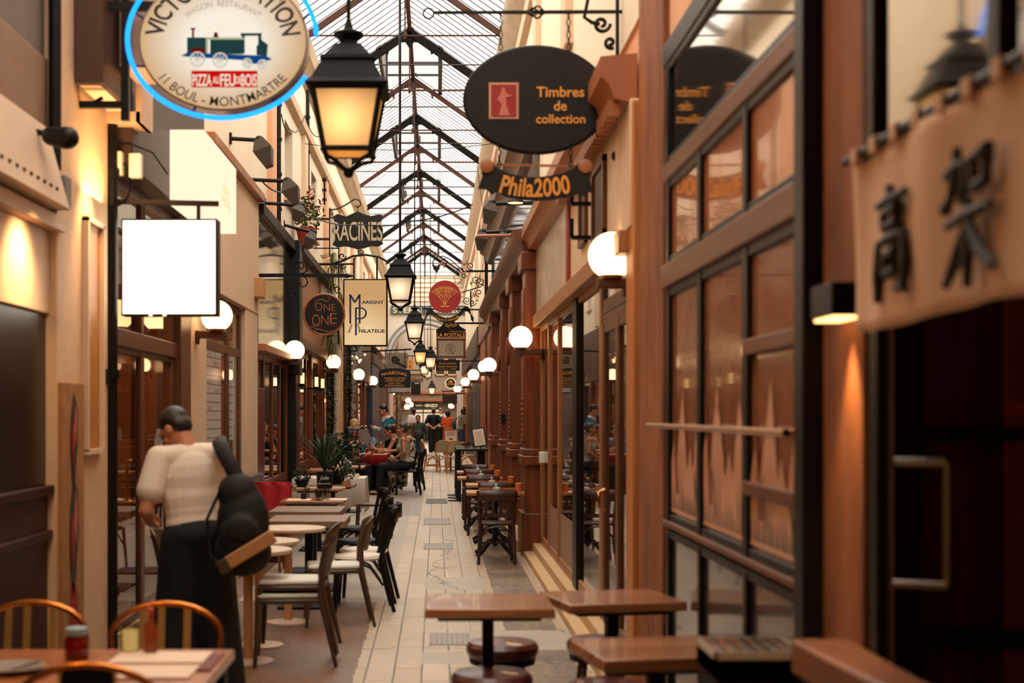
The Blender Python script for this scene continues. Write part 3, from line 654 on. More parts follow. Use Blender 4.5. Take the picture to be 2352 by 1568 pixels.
# ---------------------------------------------------------------- opal globes on brown brackets
globem = emis('opal_globe_glow', (255,202,144), 4.6); gbr = mat('brown_globe_bracket', (84,46,26), .4)
def globe(label, x, y, z, side, wall, r=.147):
    t = thing('globe_lamp', label, 'wall lamp', (x, y, z-r-.06), 0, 'opal globe lamps along both sides'); h = -.0
    m = MB(); a, b = sorted((wall-x, -side*.09)); m.box(a, b, -.045, .045, 0, .065); m.box(*sorted((wall-x-side*.03, wall-x)), -.04, .04, -.05, .07); m.build('bracket', gbr, t, bevel=.008)
    MB().lathe([(.075, .06), (.075, .085), (.06, .09)], 16).build('collar', gbr, t)
    R = r; pr = []
    for i in range(15): a = PI*(.0+i/14)*.86; pr.append((max(R*math.sin(a), 1e-3), r+.06+R*math.cos(a)))
    MB().lathe(pr, 28).build('globe_shade', globem, t, ang=3)
    return t
globe('largest opal globe, on the pine post beside the glazed shop door', 1.1, 8.95, 2.64, 1, 1.2)
globe('added opal globe, unseen behind the camera on the noodle bar side', 1.05, -.2, 2.62, 1, 1.2); globe('added opal globe, unseen behind the camera on the black shop side', -2.0, .2, 2.62, -1, -2.17); globe('added opal globe, unseen beside the camera on the black shop front', -2.0, 4.6, 2.62, -1, -2.17); lamp('POINT', (-1.74, 4.6, 2.62), 34, (1, .62, .32), shadow_soft_size=.15)  # unseen globes and a bare point light added to warm the near fronts
globe('opal globe at the start of the dark carved front', .951, 16.1, 2.50, 1, 1.2, .133)
globe('opal globe where the orange varnished pilasters begin', .94, 25.6, 2.51, 1, 1.2, .137)
globe('opal globe beyond the orange pilasters', .93, 36, 2.61, 1, 1.15); globe('opal globe touching the one where the orange pilasters begin', .96, 28.6, 2.58, 1, 1.15, .13)
globe('opal globe by the dark blue front, third from the far end', .93, 46.5, 2.66, 1, 1.14); globe('opal globe under the round far sign', .80, 55, 2.58, 1, 1.14)
globe('opal globe hidden half behind its far neighbour', .92, 62, 2.3, 1, 1.13); globe('small globe above the far passers-by', .80, 64, 2.2, 1, 1.13); globe('last small globe on the right-hand far front', .72, 70, 2.0, 1, 1.13)
globe('opal globe partly hidden behind the white square light box', -1.917, 12.4, 2.496, -1, -2.1, .137)
globe('opal globe in front of the brown cafe front, below the mirrored fascia', -1.976, 19.8, 2.52, -1, -2.17, .139)
globe('opal globe between the two fir garlands', -1.886, 26.0, 2.58, -1, -2.1, .135); globe('opal globe left of the dark blue pilaster', -1.918, 35, 2.59, -1, -2.04)
globe('opal globe beside the dark arched gold-lettered sign', -1.97, 44, 2.64, -1, -2.1); globe('tiny globe under the white hanging board', -1.95, 62, 2.55, -1, -2.05)
globe('tiny globe next to the ivy pilaster', -1.5, 75, 2.3, -1, -2.0); globe('lowest tiny globe next to the ivy pilaster', -1.4, 77, 2.1, -1, -1.95); globe('tiny globe left of the far white shirt', -1.5, 72, 1.95, -1, -2.0)
globe('added yellow globe behind the glass door, standing for a mirrored globe', -2.75, 12.3, 2.5, -1, -2.9, .13); MB().tube([(-2.9, 12.3, 2.4), (-2.9, 12.3, 4.0)], .012, 6).build('hanging_rod', black, bpy.data.objects['globe_lamp.%03d' % (len([o for o in bpy.data.objects if o.name.startswith('globe_lamp')])-1)], wpos=True)  # added globe stands for the wall globe mirrored in the glass door
# ---------------------------------------------------------------- signs
def put(mb, s, px, py, Y, h=None, w=None, **k):
    kx = Y/F; put_text(mb, s, P(px, py, Y), (h*kx*1.38 if h else None), width=w*kx if w else None, **k)
def disc(cx, cz, rx, rz, n=56): return [(cx+rx*math.cos(2*PI*i/n), cz+rz*math.sin(2*PI*i/n)) for i in range(n)]
def pick(m, i): m.mi = i; return m
# locomotive sign with blue neon
vy = 8.2; kx = vy/F
def lit_face(name, c1, c2, s, rx, rz):
    m, nt, b = _new(name); nt.nodes.remove(b); L = nt.links.new; tc = nt.nodes.new('ShaderNodeTexCoord'); mp = nt.nodes.new('ShaderNodeMapping'); mp.inputs['Scale'].default_value = (1/rx, .01, 1/rz)
    g = nt.nodes.new('ShaderNodeTexGradient'); g.gradient_type = 'SPHERICAL'; r = nt.nodes.new('ShaderNodeValToRGB'); r.color_ramp.elements[0].color = (*lin(c2), 1); r.color_ramp.elements[1].color = (*lin(c1), 1); r.color_ramp.elements[1].position = .6
    e = nt.nodes.new('ShaderNodeEmission'); e.inputs[1].default_value = s
    L(tc.outputs['Object'], mp.inputs[0]); L(mp.outputs[0], g.inputs[0]); L(g.outputs[0], r.inputs[0]); L(r.outputs[0], e.inputs[0]); L(e.outputs[0], nt.nodes['Material Output'].inputs[0]); return m
vc = P(513, 95, vy); sg = thing('restaurant_sign', 'lit oval restaurant sign with a green locomotive, ringed in blue neon', 'sign', vc)
rx, rz = 190*kx, 155*kx
MB().prism(disc(0, 0, rx+.012, rz+.012), 0, .13).build('case', mat('grey_sign_case', (120,104,98), .3, metal=.6), sg)
MB().prism(disc(0, 0, rx, rz), -.012, .004).build('lit_face', lit_face('lit_cream_acrylic', (255,244,226), (214,168,112), .95, rx*1.05, rz*1.05), sg)
ink = mat('sign_black', (24,18,16), .5); ng = MB(); nr, nz = 216*kx, 180*kx
ng.tube([(nr*math.cos(t)+.0, -.05, nz*math.sin(t)) for t in [math.radians(-28-i*3.2) for i in range(104)]], .0145, 8)
ng.build('neon_tube', emis('blue_neon', (30,140,255), 2.4), sg)
cl = MB()
for a in (20, 95, 160, 200, 250, 305): cl.bar((rx*math.cos(math.radians(a)), .05, rz*math.sin(math.radians(a))), (nr*math.cos(math.radians(a)), -.05, nz*math.sin(math.radians(a))), .012)
cl.build('neon_clip', mat('blue_clip', (20,50,120), .4), sg)
m = MB(); put_text(m, 'VICTORIA STATION', vc+V((0, -.016, 0)), .15, ell=(rx*.83, rz*.83), width=1.06, bold=.022)
put_text(m, '11 BOUL - MONTMARTRE', vc+V((0, -.016, 0)), .078, ell=(rx*.90, rz*.90), th0=-PI/2, inv=True, width=.74, bold=.008)
m.build('lettering', ink, sg, wpos=True, smooth=False)
m = MB(); put_text(m, 'WAGON  RESTAURANT', vc+V((0, -.016, 0)), .05, ell=(rx*.60, rz*.55), width=.42); m.build('small_lettering', emis('grey_ink', (176,158,132), .95), sg, wpos=True, smooth=False)
def vp(px, py): q = P(px, py, vy); return (q.x, q.z)
def vrect(m, a, b, c, d, t=-.016): p, q = vp(a, b), vp(c, d); m.box(p[0], q[0], vy+t-.003, vy+t, q[1], p[1])
m = MB(); lm = [emis(n_, c_, .95) for n_, c_ in (('loco_green', (34,62,62)), ('loco_blue', (10,70,130)), ('loco_red', (104,16,24)), ('loco_wheel', (214,206,190)), ('loco_line', (170,180,140)), ('banner_red', (204,16,20)))]   # backlit print
vrect(m, 431, 88, 477, 124); vrect(m, 484, 92, 560, 126); vrect(m, 554, 78, 602, 84); vrect(m, 556, 78, 563, 124)
a = [vp(*q) for q in ((594,80), (600,80), (602,94), (616,104), (614,130), (590,128), (590,108), (594,104))]; m.prism(a, vy-.019, vy-.016)
pick(m, 4); vrect(m, 474, 88, 564, 93, -.017); vrect(m, 474, 90, 479, 126, -.0175)
pick(m, 1); m.prism([vp(*q) for q in ((418,130), (431,123), (612,130), (626,138), (612,142), (560,140), (430,132))], vy-.021, vy-.017); vrect(m, 570, 138, 606, 148)
pick(m, 2); vrect(m, 442, 68, 447, 88); vrect(m, 439, 66, 450, 70); m.prism([vp(*q) for q in ((491,88), (494,76), (500,76), (503,88))], vy-.02, vy-.016); 
m.prism([vp(437+19*(1-math.cos(PI*k/8)), 124-13*math.sin(PI*k/8)) for k in range(9)], vy-.021, vy-.018)
pick(m, 3)
for x, y, r in ((455,138,16), (507,140,16), (569,147,10), (604,150,10)):
    p = vp(x, y); m.tube([(p[0]+r*kx*math.cos(2*PI*k/20), vy-.024, p[1]+r*kx*math.sin(2*PI*k/20)) for k in range(20)], .005, 5, closed=True)
    for k in range(4): d = V((math.cos(PI*k/4), 0, math.sin(PI*k/4)))*r*kx; c = V((p[0], vy-.022, p[1])); m.bar(c-d, c+d, .005)
m.build('locomotive_picture', lm, sg, wpos=True, smooth=False)
m = MB(); vrect(m, 441, 164, 592, 202, -.014); m.build('red_banner', lm[5], sg, wpos=True, smooth=False)
m = MB()
for s, x, w, h in (('PIZZA', 464, 44, 27), ('AU', 496, 15, 17), ('FEU', 523, 34, 28), ('DE', 547, 13, 17), ('BOIS', 572, 36, 28)): put(m, s, x, 184, vy-.022, w=w, height=h*kx, bold=.02)
m.build('banner_lettering', emis('banner_white', (250,226,200), 1.0), sg, wpos=True, smooth=False)
# iron frame that carries it, and the brown box behind
iy = 8.45; fr = thing('sign_bracket', 'black iron pole and cross bars holding the neon sign to the wall', 'bracket', P(285, 278, iy)); m = MB()
m.bar(P(288, -160, iy), P(288, 278, iy), .045); m.bar(P(140, 241, iy), P(290, 241, iy), .04)
m.bar(P(150, 15, iy), P(420, 15, iy), .05); m.bar(P(288, -100, iy), P(470, -60, iy-.05), .04)
m.build('pole', black, fr, wpos=True)
m = MB(); m.tube([P(150, 243, iy), P(200, 243, iy), P(222, 232, iy), P(236, 224, iy)], .012, 6); m.build('clamp', black, fr, wpos=True)
bxs = MB(); y0, y1 = 8.3, 9.05; xa, xb = -2.11, X_(237, y0)
bxs.box(xa, xb, y0, y1, Z_(190, y0), 5.15); o = bxs.build('brown_signboard_box', brownp); o['label'] = 'large brown wooden box hung high behind the iron pole'; o['category'] = 'box'; MB().box(xa+.02, xb-.02, y0+.02, y1-.02, Z_(190, y0)-.012, Z_(190, y0)+.01).build('pale_underside', cream2, o, wpos=True); 
bxs = MB(); bxs.box(xb+.03, xb+.2, 8.6, 9.1, Z_(150, 8.6), 5.15); tag(bxs.build('canvas_banner', mat('pinkish_canvas', (196,160,140), .9)), 'pale pinkish canvas strip hanging beside the brown box', 'banner')
aw = MB(); aw.box(-2.12, X_(328, 9.2), 9.12, 9.5, Z_(285, 9.2), Z_(262, 9.2)); aw.box(X_(318, 9.2), X_(330, 9.2), 9.12, 9.5, Z_(285, 9.2), Z_(190, 9.2)); tag(aw.build('canopy_shelf', cream2), 'cream projecting shelf under the brown box, lit from below', 'canopy')
lamp('AREA', (-1.98, 8.75, 2.98), 16, (1, .6, .26), size=.5).rotation_euler = (PI, 0, 0)
# square white light box on a scroll bracket, drain pipe behind
sy = 9.3; dp = MB(); dp.tube([(-2.11, 9.22, 0), (-2.11, 9.22, 3.55)], .042, 14)
for z in (.5, 1.9, 3.2): dp.lathe([(.055, -.03), (.055, .03)], 14, (-2.11, 9.22, z))
dp.bar((-2.12, 9.2, 1.93), (-2.2, 9.2, 1.93), .03); tag(dp.build('drain_pipe', black), 'black drain pipe running down beside the cream pier', 'pipe')
br = thing('scroll_bracket', 'brown iron arm with loops carrying the white light box', 'bracket', P(240, 462, sy)); m = MB()
m.bar(P(236, 462, sy), P(502, 468, sy), .032)
for px in (330, 456): m.bar(P(px, 464, sy), P(px, 506, sy), .022)
def spiral(c, r, a0, turns, Y, w=.009, n=26, grow=.8): 
    return [P(c[0]+r*(1-grow*i/n)*math.cos(a0+turns*2*PI*i/n), c[1]+r*(1-grow*i/n)*math.sin(a0+turns*2*PI*i/n), Y) for i in range(n+1)]
m.tube(spiral((200, 425), 36, 1.4, 1.3, sy), .014, 8); m.tube([P(150, 436, sy), P(170, 432, sy), P(190, 400, sy), P(215, 396, sy), P(236, 410, sy)], .014, 8)
m.build('arm', iron, br, wpos=True)
cb = MB(); cb.tube([P(236+40*math.cos(t)+25, 420+45*math.sin(t)*1.2, sy-.03) for t in [i*.3 for i in range(40)]], .006, 5); cb.tube([P(205, 400, sy-.04), P(215, 350, sy-.04), P(245, 330, sy-.04), P(300, 330, sy), P(350, 350, sy), P(385, 400, sy+.3)], .006, 5); tag(cb.build('cable', black), 'loose black cable looped round the brown scroll arm', 'cable')
lb = thing('light_box_sign', 'blank square white light box, brightest thing on this side', 'sign', P(389, 725, sy)); m = MB(); p, q = P(278, 502, sy), P(499, 725, sy)
m.box(p.x, q.x, sy, sy+.14, q.z, p.z).build('case', iron, lb, wpos=True, bevel=.006); MB().box(p.x+.014, q.x-.014, sy-.006, sy+.01, q.z+.014, p.z-.014).build('lit_face', emis('white_light_panel', (255,240,216), 4.5), lb, wpos=True)
m = MB()
for px, w in ((310, 16), (346, 8), (378, 8), (448, 16)): put(m, 'NN' if w > 10 else 'I', px, 698, sy-.009, w=w)
m.build('faint_lettering', emis('faint_ink', (255,226,180), 2.5), lb, wpos=True, smooth=False)
# long lit sign box along the wall
l2 = thing('wall_light_box', 'long cream lit sign box under the mirrored fascia end, over the glass door', 'sign', (-1.9, 11, 3.185)); m = MB(); m.box(-1.97, -1.72, 10.5, 12.2, 3.185, 3.74); m.build('lit_case', emis('cream_light_panel', (255,228,194), 1.25), l2, wpos=True)
m = MB(); 
for i, (s, z) in enumerate((('L', 3.58), ('NOSH', 3.46), ('MEETING', 3.36))): put_text(m, s, (-1.717, 11.6, z), .11, right=V((0, 1, 0)), up=V((0, 0, 1)))
m.build('lettering', emis('orange_ink', (255,196,110), 1.1), l2, wpos=True, smooth=False)
for i, (a, b, c, d, nm) in enumerate(((240, 350, 284, 404, 'white alarm box with dark holes on the aubergine fascia'), (300, 355, 327, 410, 'plain small white box beside the alarm box'))):
    p, q = P(a, b, 9.28), P(c, d, 9.28); t = thing('alarm_box', nm, 'box', (p.x, 9.25, q.z)); MB().box(p.x, q.x, 9.22, 9.3, q.z, p.z).build('housing', white, t, wpos=True, bevel=.006)
    if i == 0: MB().box(p.x+.04, q.x-.04, 9.21, 9.225, q.z+.04, p.z-.02).build('grille', iron, t, wpos=True)
pl = MB(); pl.box(-2.13, -2.1, 9.02, 9.14, 1.83, 1.93); tag(pl.build('door_plate', black), 'small dark plate with pale figures on the cream pier by the pipe', 'plate')
# near upper corner: slanted board, flood lamp and grey junction box
sb = thing('slanted_signboard', 'slanted cream board with a row of holes under the flood lamp', 'sign', (-2.05, 7.2, 2.76)); m = MB()
m.prism([(-2.2, 2.76), (-2.0, 2.76), (-2.12, 3.2), (-2.2, 3.2)], 6.4, 7.75, 'y'); m.build('board', cream2, sb, wpos=True)
m = MB()
for i in range(9): m.ell((-2.02, 6.6+i*.12, 2.84), .012, .012, .012, 8, 6)
m.build('hole_row_dot', black, sb, wpos=True)
fl_ = thing('flood_lamp', 'black flood lamp on a short arm above the slanted board', 'lamp', (-2.0, 7.5, 3.05)); m = MB(); m.bar((-2.15, 7.5, 3.14), (-2.0, 7.45, 3.1), .03); m.caps((-2.02, 7.45, 3.1), (-1.92, 7.4, 3.08), .05, .06); m.build('lamp_head', black, fl_, wpos=True)
jb = MB(); jb.box(-2.16, -2.04, 7.82, 7.95, 2.78, 2.96); tag(jb.build('junction_box', mat('grey_box', (110,100,90), .5), bevel=.008), 'grey metal junction box at the corner of the pier', 'box')
pp = MB(); pp.tube([(-2.12, 7.9, 3.0), (-2.12, 7.9, 5.2)], .035, 10); tag(pp.build('conduit', black), 'black conduit rising from the grey junction box', 'pipe')
_s = lamp('SPOT', (-1.92, 7.35, 2.62), 45, (1, .62, .28), spot_size=1.9, spot_blend=.8, shadow_soft_size=.08); _s.rotation_euler = (.0, .75, 0)
_s = lamp('SPOT', (-1.9, 8.6, 3.1), 40, (1, .62, .28), spot_size=1.5, spot_blend=.8, shadow_soft_size=.06); _s.rotation_euler = (0, .5, 0)
# posters on the pier
po = thing('painted_board', 'tall narrow board painted with two long-tailed birds', 'picture', (-2.1, 8.15, .3)); m = MB(); m.box(-2.12, -2.095, 7.96, 8.45, .3, 1.82); m.build('board', mat('ochre_board', (176,120,66), .6, var=.4, vs=9), po, wpos=True)
m = MB(); bc = [mat('bird_black', (30,24,22), .5), mat('bird_pink', (190,96,84), .5), mat('bird_red', (150,30,24), .5)]
for z, s in ((1.5, 1), (.95, 1.25)):
    for mi, pts in ((0, ((.0, .26), (.07, .2), (.09, .02), (.03, -.22), (-.02, -.3), (-.07, -.06), (-.06, .12))), (1, ((.03, .2), (.06, .1), (.03, -.05), (.0, .05))), (2, ((-.03, .1), (0, .02), (-.03, -.15), (-.05, 0)))):
        pick(m, mi).prism([(8.2+a*s, z+b*s) for a, b in pts], -2.094+.002*mi, -2.09+.002*mi, 'x')
pick(m, 2).prism([(8.1, .35), (8.3, .35), (8.28, .62), (8.14, .7)], -2.094, -2.09, 'x'); m.build('bird_picture', bc, po, wpos=True, smooth=False)
mp_ = thing('framed_menu', 'long amber menu panel in a cream frame on the pier', 'menu', (-2.11, 8.6, 1.42)); m = MB()
for a, b, c, d in ((8.5, 8.53, 1.42, 2.82), (8.9, 8.93, 1.42, 2.82), (8.5, 8.93, 1.4, 1.43), (8.5, 8.93, 2.8, 2.83)): m.box(-2.12, -2.08, a, b, c, d)
m.build('frame', cream2, mp_, wpos=True); MB().box(-2.12, -2.11, 8.53, 8.9, 1.43, 2.8).build('panel', mat('amber_paper', (190,124,50), .5, var=.3, vs=8), mp_, wpos=True)
# menu board behind the cafe window
mb_ = thing('menu_board', 'white letter board of ruled lines behind the cafe window', 'menu', (-2.22, 14.4, 1.4)); m = MB(); m.box(-2.24, -2.225, 13.1, 15.7, 1.36, 2.32); m.build('board', emis('glow_white_board', (226,222,204), .75), mb_, wpos=True)  # board is no lamp; its brightness is put in as emission
m = MB()
for i in range(11): m.box(-2.225, -2.223, 13.1, 15.7, 1.4+i*.088, 1.408+i*.088)
m.build('ruled_line', ink, mb_, wpos=True)
m = MB()
for i, s in enumerate(('SET TEA', 'DESSERTS CHICS', 'SANDWICHES', 'SALADES', 'FORMULE', 'BRUNCH', 'THES')): put_text(m, s, (-2.222, 13.9+.5*(i % 3), 2.22-.088*i), .075, right=V((0, 1, 0)), up=V((0, 0, 1)))
m.build('lettering', ink, mb_, wpos=True, smooth=False)
ws = MB(); ws.box(-2.1, -2.0, 16.3, 16.65, Z_(685, 16.5), Z_(640, 16.5)); tag(ws.build('wall_sconce', mat('tan_sconce', (190,136,92), .5), bevel=.01), 'small tan box sconce at the edge of the cream pilaster', 'wall lamp')
# RACINES board
ry = 23; t = thing('restaurant_board', 'dark wavy-edged hanging board with tall bone letters', 'sign', P(822, 570, ry)); pl_ = []
top = [(765,497), (775,491), (795,497), (810,490), (822,485), (834,491), (852,496), (870,492), (880,494), (876,508), (880,530), (877,552), (880,560), (868,566), (850,565), (836,570), (822,572), (806,568), (792,565), (775,568), (764,562), (769,548), (763,530), (768,510)]
MB().prism([(P(a, b, ry).x, P(a, b, ry).z) for a, b in top], ry, ry+.04).build('board', blackw, t, wpos=True)
m = MB(); put(m, 'RACINES', 822, 531, ry-.004, w=112, height=44*ry/F, bold=.012, spacing=.95); m.build('lettering', mat('bone_paint', (196,180,150), .6), t, wpos=True, smooth=False)
m = MB(); m.tube([P(758, 482, ry), P(775, 480, ry), P(795, 470, ry), P(815, 457, ry), P(826, 460, ry), P(829, 470, ry), P(822, 477, ry), P(815, 472, ry)], .012, 6); m.bar(P(757, 478, ry), P(757, 590, ry), .02); m.bar(P(690, 503, ry), P(757, 503, ry), .035); m.bar(P(690, 549, ry), P(757, 549, ry), .035); m.bar(P(822, 470, ry), P(822, 490, ry), .012); m.bar(P(757, 500, ry), P(768, 500, ry), .02); m.build('hanger', redfr, t, wpos=True)
# ONE AND ONE disc
oy = 18.5; c = P(745, 722, oy); t = thing('round_sign', 'round black sign with copper lettering and swashes under an arrow bar', 'sign', c); r = 47*oy/F; cop = mat('copper_lettering', (168,92,46), .4)
MB().lathe([(.01, -.03), (r-.012, -.03), (r-.012, .03), (.01, .03)], 48, axis='y').build('disc', blackw, t); MB().tube([(r*math.cos(2*PI*k/48)*.985, -.02, r*math.sin(2*PI*k/48)*.985) for k in range(48)], .014, 8, closed=True).build('rim', cop, t)
m = MB()
for s, x, y, w, h in (('O', 732, 704, 16, 20), ('NE', 757, 706, 26, 15), ('O', 726, 736, 18, 28), ('N', 746, 735, 17, 22), ('E', 766, 731, 16, 24)): put(m, s, x, y, oy-.035, w=w, height=h*oy/F, bold=-.012)
m.build('lettering', cop, t, wpos=True, smooth=False)
m = MB(); put(m, 'AND', 737, 720, oy-.035, w=14); put(m, 'PARIS', 765, 748, oy-.035, w=19); m.build('small_lettering', brownp, t, wpos=True, smooth=False)
m = MB()
for pts in (((722,700), (726,690), (738,687), (748,692), (756,690), (758,683), (754,682)), ((718,748), (712,754), (722,760), (738,752), (725,742), (714,750), (730,756), (755,762), (775,758), (786,746), (789,736), (785,734))): m.tube([P(a, b, oy-.036) for a, b in pts], .0045, 6)
m.build('swash', cop, t, wpos=True)
m = MB(); m.bar(P(612, 632, oy), P(796, 633, oy), .045); m.lathe([(.001, .12), (.035, .0), (.02, -.02)], 10, P(796, 633, oy), 'x'); m.bar(P(735, 634, oy), P(735, 678, oy), .012); m.bar(P(755, 634, oy), P(755, 678, oy), .012); m.build('arrow_bar', black, t, wpos=True)
m = MB()
for cc, rr, a0, tt in (((690,612), 18, .3, 1.3), ((685,604), 9, 1, 1.2), ((712,614), 10, 2, 1.2), ((694,650), 16, -1.6, .8), ((671,672), 8, 0, 1.2)): m.tube(spiral(cc, rr, a0, tt, oy), .009, 6)
m.build('scroll', black, t, wpos=True)
# MARIGNY PHILATELIE lit panel
my = 25; t = thing('stamp_dealer_panel', 'lit cream rectangular panel with a tall navy monogram', 'sign', P(839, 795, my)); p, q = P(788, 640, my), P(890, 795, my)
MB().box(p.x, q.x, my, my+.16, q.z, p.z).build('case', black, t, wpos=True, bevel=.01); MB().box(p.x+.025, q.x-.025, my-.006, my+.01, q.z+.025, p.z-.025).build('lit_face', lit_face('lit_parchment', (242,206,154), (208,162,108), .95, .7, .9), t, wpos=True)
navy = mat('navy_paint', (18,26,58), .5, emit=.5); m = MB(); Y = my-.012
for a, b in (((804.5,676), (804.5,743)), ((826,676), (826,743)), ((817.5,706), (817.5,770)), ((804.5,677), (815,694)), ((815,694), (826,677))): m.bar(P(*a, Y), P(*b, Y), 4.2*my/F, .006, up=(0, 1, 0))
m.tube([P(817, 707, Y), P(832, 707, Y), P(839, 712, Y), P(841, 719, Y), P(839, 726, Y), P(832, 731, Y), P(817, 731, Y)], 2.1*my/F, 6); m.build('monogram', navy, t, wpos=True, smooth=False)
m = MB(); put(m, 'ARIGNY', 856, 694, Y, w=51, height=8*my/F, bold=.03); put(m, 'HILATELIE', 854, 760, Y, w=60, height=8*my/F, bold=.03); m.build('lettering', navy, t, wpos=True, smooth=False)
m = MB(); m.prism([(P(a, b, Y).x, P(a, b, Y).z) for a, b in ((798,764), (806,744), (810,744), (804,764))], Y, Y+.003); m.prism([(P(a, b, Y).x, P(a, b, Y).z) for a, b in ((819,742), (823,742), (829,758), (824,758))], Y, Y+.003); m.build('letter_shade', emis('grey_shade_paint', (168,140,110), .8), t, wpos=True, smooth=False)
m = MB(); m.tube([P(720, 606, my), P(760, 606, my), P(785, 600, my), P(810, 588, my), P(840, 585, my), P(870, 590, my), P(893, 602, my)], .02, 6); m.bar(P(778, 570, my), P(778, 790, my), .02); m.bar(P(720, 570, my), P(780, 570, my), .02); m.bar(P(720, 608, my), P(812, 606, my), .03); m.bar(P(813, 592, my), P(813, 640, my), .03); m.bar(P(866, 592, my), P(866, 640, my), .03)
for cc, rr, a0, tt in (((786,588), 9, 0, 1.2), ((776,664), 9, 1, 1.2), ((772,610), 6, 0, 1.), ((788,611), 6, 0, 1.), ((830,580), 8, 2, 1.2)): m.tube(spiral(cc, rr, a0, tt, my), .012, 6)
m.build('scroll_hanger', black, t, wpos=True)
# MARECHAL arched board with two smaller plates
ay = 38; t = thing('arched_shop_board', 'dark arched board with gold name and four lines of lettering', 'sign', P(906, 890, ay)); ps = [(870, 890), (943, 890), (943, 855)]+[(906.5+36.5*math.cos(PI*k/12), 855-10*math.sin(PI*k/12)) for k in range(1, 12)]+[(870, 855)]
MB().prism([(P(a, b, ay).x, P(a, b, ay).z) for a, b in ps], ay, ay+.06).build('board', dgreen, t, wpos=True)
m = MB(); put(m, 'MARÉCHAL', 906.5, 855, ay-.006, w=62, height=8.5*ay/F, arc=90*ay/F, bold=.01)
for s, y, w in (('TIMBRES ET LETTRES', 868.5, 50), ('CARTES POSTALES', 874, 44), ('ACHAT - VENTE', 880, 28), ('ESTIMATION GRATUITE', 885.5, 44)): put(m, s, 906.5, y, ay-.006, w=w, height=4.2*ay/F)
m.build('lettering', gold, t, wpos=True, smooth=False)
m = MB()
for x in (885, 930): m.bar(P(x, 800, ay+.2), P(x, 850, ay+.2), .02)
m.bar(P(822, 808, ay+.2), P(945, 802, ay+.2), .04); m.bar(P(895, 805, 38.6), P(895, 812, 39), .02); m.bar(P(930, 803, 38.3), P(930, 812, 39), .02); m.bar(P(897, 884, ay+.1), P(897, 890, 40.02), .02); m.bar(P(938, 884, ay+.1), P(938, 890, 40.02), .02); m.build('hanger', black, t, wpos=True)
t = thing('engraved_plate', 'small grey engraved plate above the dark arched board', 'sign', P(911, 846, 39)); p, q = P(887, 810, 39), P(936, 846, 39)
MB().box(p.x, q.x, 39, 39.05, q.z, p.z).build('plate', mat('grey_engraving', (150,136,116), .6, var=.45, vs=22), t, wpos=True)
m = MB(); m.tube(spiral((908, 824), 9, 0, 1.6, 38.98), .022, 6); m.tube([P(912, 830, 38.98), P(924, 838, 38.98), P(933, 842, 38.98)], .03, 6); put(m, 'LES GRAVURES', 898, 838, 38.98, w=16); m.build('engraved_picture', iron, t, wpos=True)
t = thing('hanging_plate', 'pale blank board hanging under the dark arched board', 'sign', P(917, 903, 40)); p, q = P(892, 889, 40), P(942, 903, 40)
MB().box(p.x, q.x, 40, 40.05, q.z, p.z).build('plate', mat('pale_blue_board', (190,190,186), .5), t, wpos=True); m = MB(); m.box(p.x, q.x, 39.99, 40.0, q.z, q.z+.03); m.build('edge', black, t, wpos=True)
# L'ARBRE A CANNELLE disc and ribbon
by = 30; t = thing('red_tree_sign', 'round red sign with a golden branching tree', 'sign', P(1022, 719, by)); c = P(1022, 681, by); r = 37*by/F
MB().lathe([(.01, -.03), (r, -.03), (r, .03), (.01, .03)], 48, c, 'y').build('disc', mat('vermilion_enamel', (170,24,18), .4), t, wpos=True)
m = MB()
def branch(p, a, l, w, n):
    q = p+V((math.cos(a)*l, 0, math.sin(a)*l)); m.tube([p, q], [w, w*.75], 5)
    if n: 
        for da in (-.26, .02, .28): branch(q, a+da+random.uniform(-.12, .12), l*.68, w*.66, n-1)
random.seed(5)
for a in (2.15, 1.88, 1.6, 1.34, 1.05): branch(P(1022, 702, by-.035), a, .17, .009, 3)
m.box(c.x-.09, c.x+.09, by-.037, by-.03, P(0, 705, by).z, P(0, 702, by).z); m.build('golden_tree', gold, t, wpos=True)
t = thing('ribbon_sign', 'black ribbon sign with gold name curling under the red tree disc', 'sign', P(1026, 745, by)); m = MB()
cen = [(972,742), (976,738), (979,725), (983,717), (990,716), (997,722), (1008,731), (1022,736), (1036,735), (1050,728), (1060,717), (1067,709), (1074,709), (1080,716), (1082,728), (1088,735)]
m.grid(lambda u, v: (lambda i, f: P(*(V(cen[i]).lerp(V(cen[min(i+1, 15)]), f)), by)+V((0, 0, (v-.5)*.115)))(min(int(u*15), 14), u*15-min(int(u*15), 14)), 45, 1); m.build('ribbon', dgreen, t, wpos=True, solid=.03, smooth=False)
m = MB(); put(m, "L'Arbre à cannelle", 1024, 734, by-.03, w=66, arc=-58*by/F, shear=.15, bold=.01); m.build('lettering', gold, t, wpos=True, smooth=False)
t = thing('scroll_bracket', 'wrought iron post and curling leaf bracket above the red tree disc', 'bracket', P(1117, 700, by)); m = MB()
m.bar(P(1117, 597, by), P(1117, 700, by), .07); m.lathe([(.03, 0), (.05, .05), (.02, .1), (.03, .12), (.001, .2)], 10, P(1117, 597, by)); m.bar(P(1070, 623, by), P(1142, 622, by), .04); m.bar(P(1117, 664, by), P(1142, 664, by), .04); m.tube([P(1062, 671, by), P(1082, 665, by), P(1105, 658, by)], .014, 6); m.bar(P(1081, 668, by), P(1081, 706, by), .03); m.bar(P(970, 709, by), P(1110, 711, by), .03)
m.tube([P(994, 612, by), P(995, 598, by), P(1003, 590, by), P(1018, 588, by), P(1035, 596, by), P(1052, 612, by), P(1068, 625, by)], .012, 6)
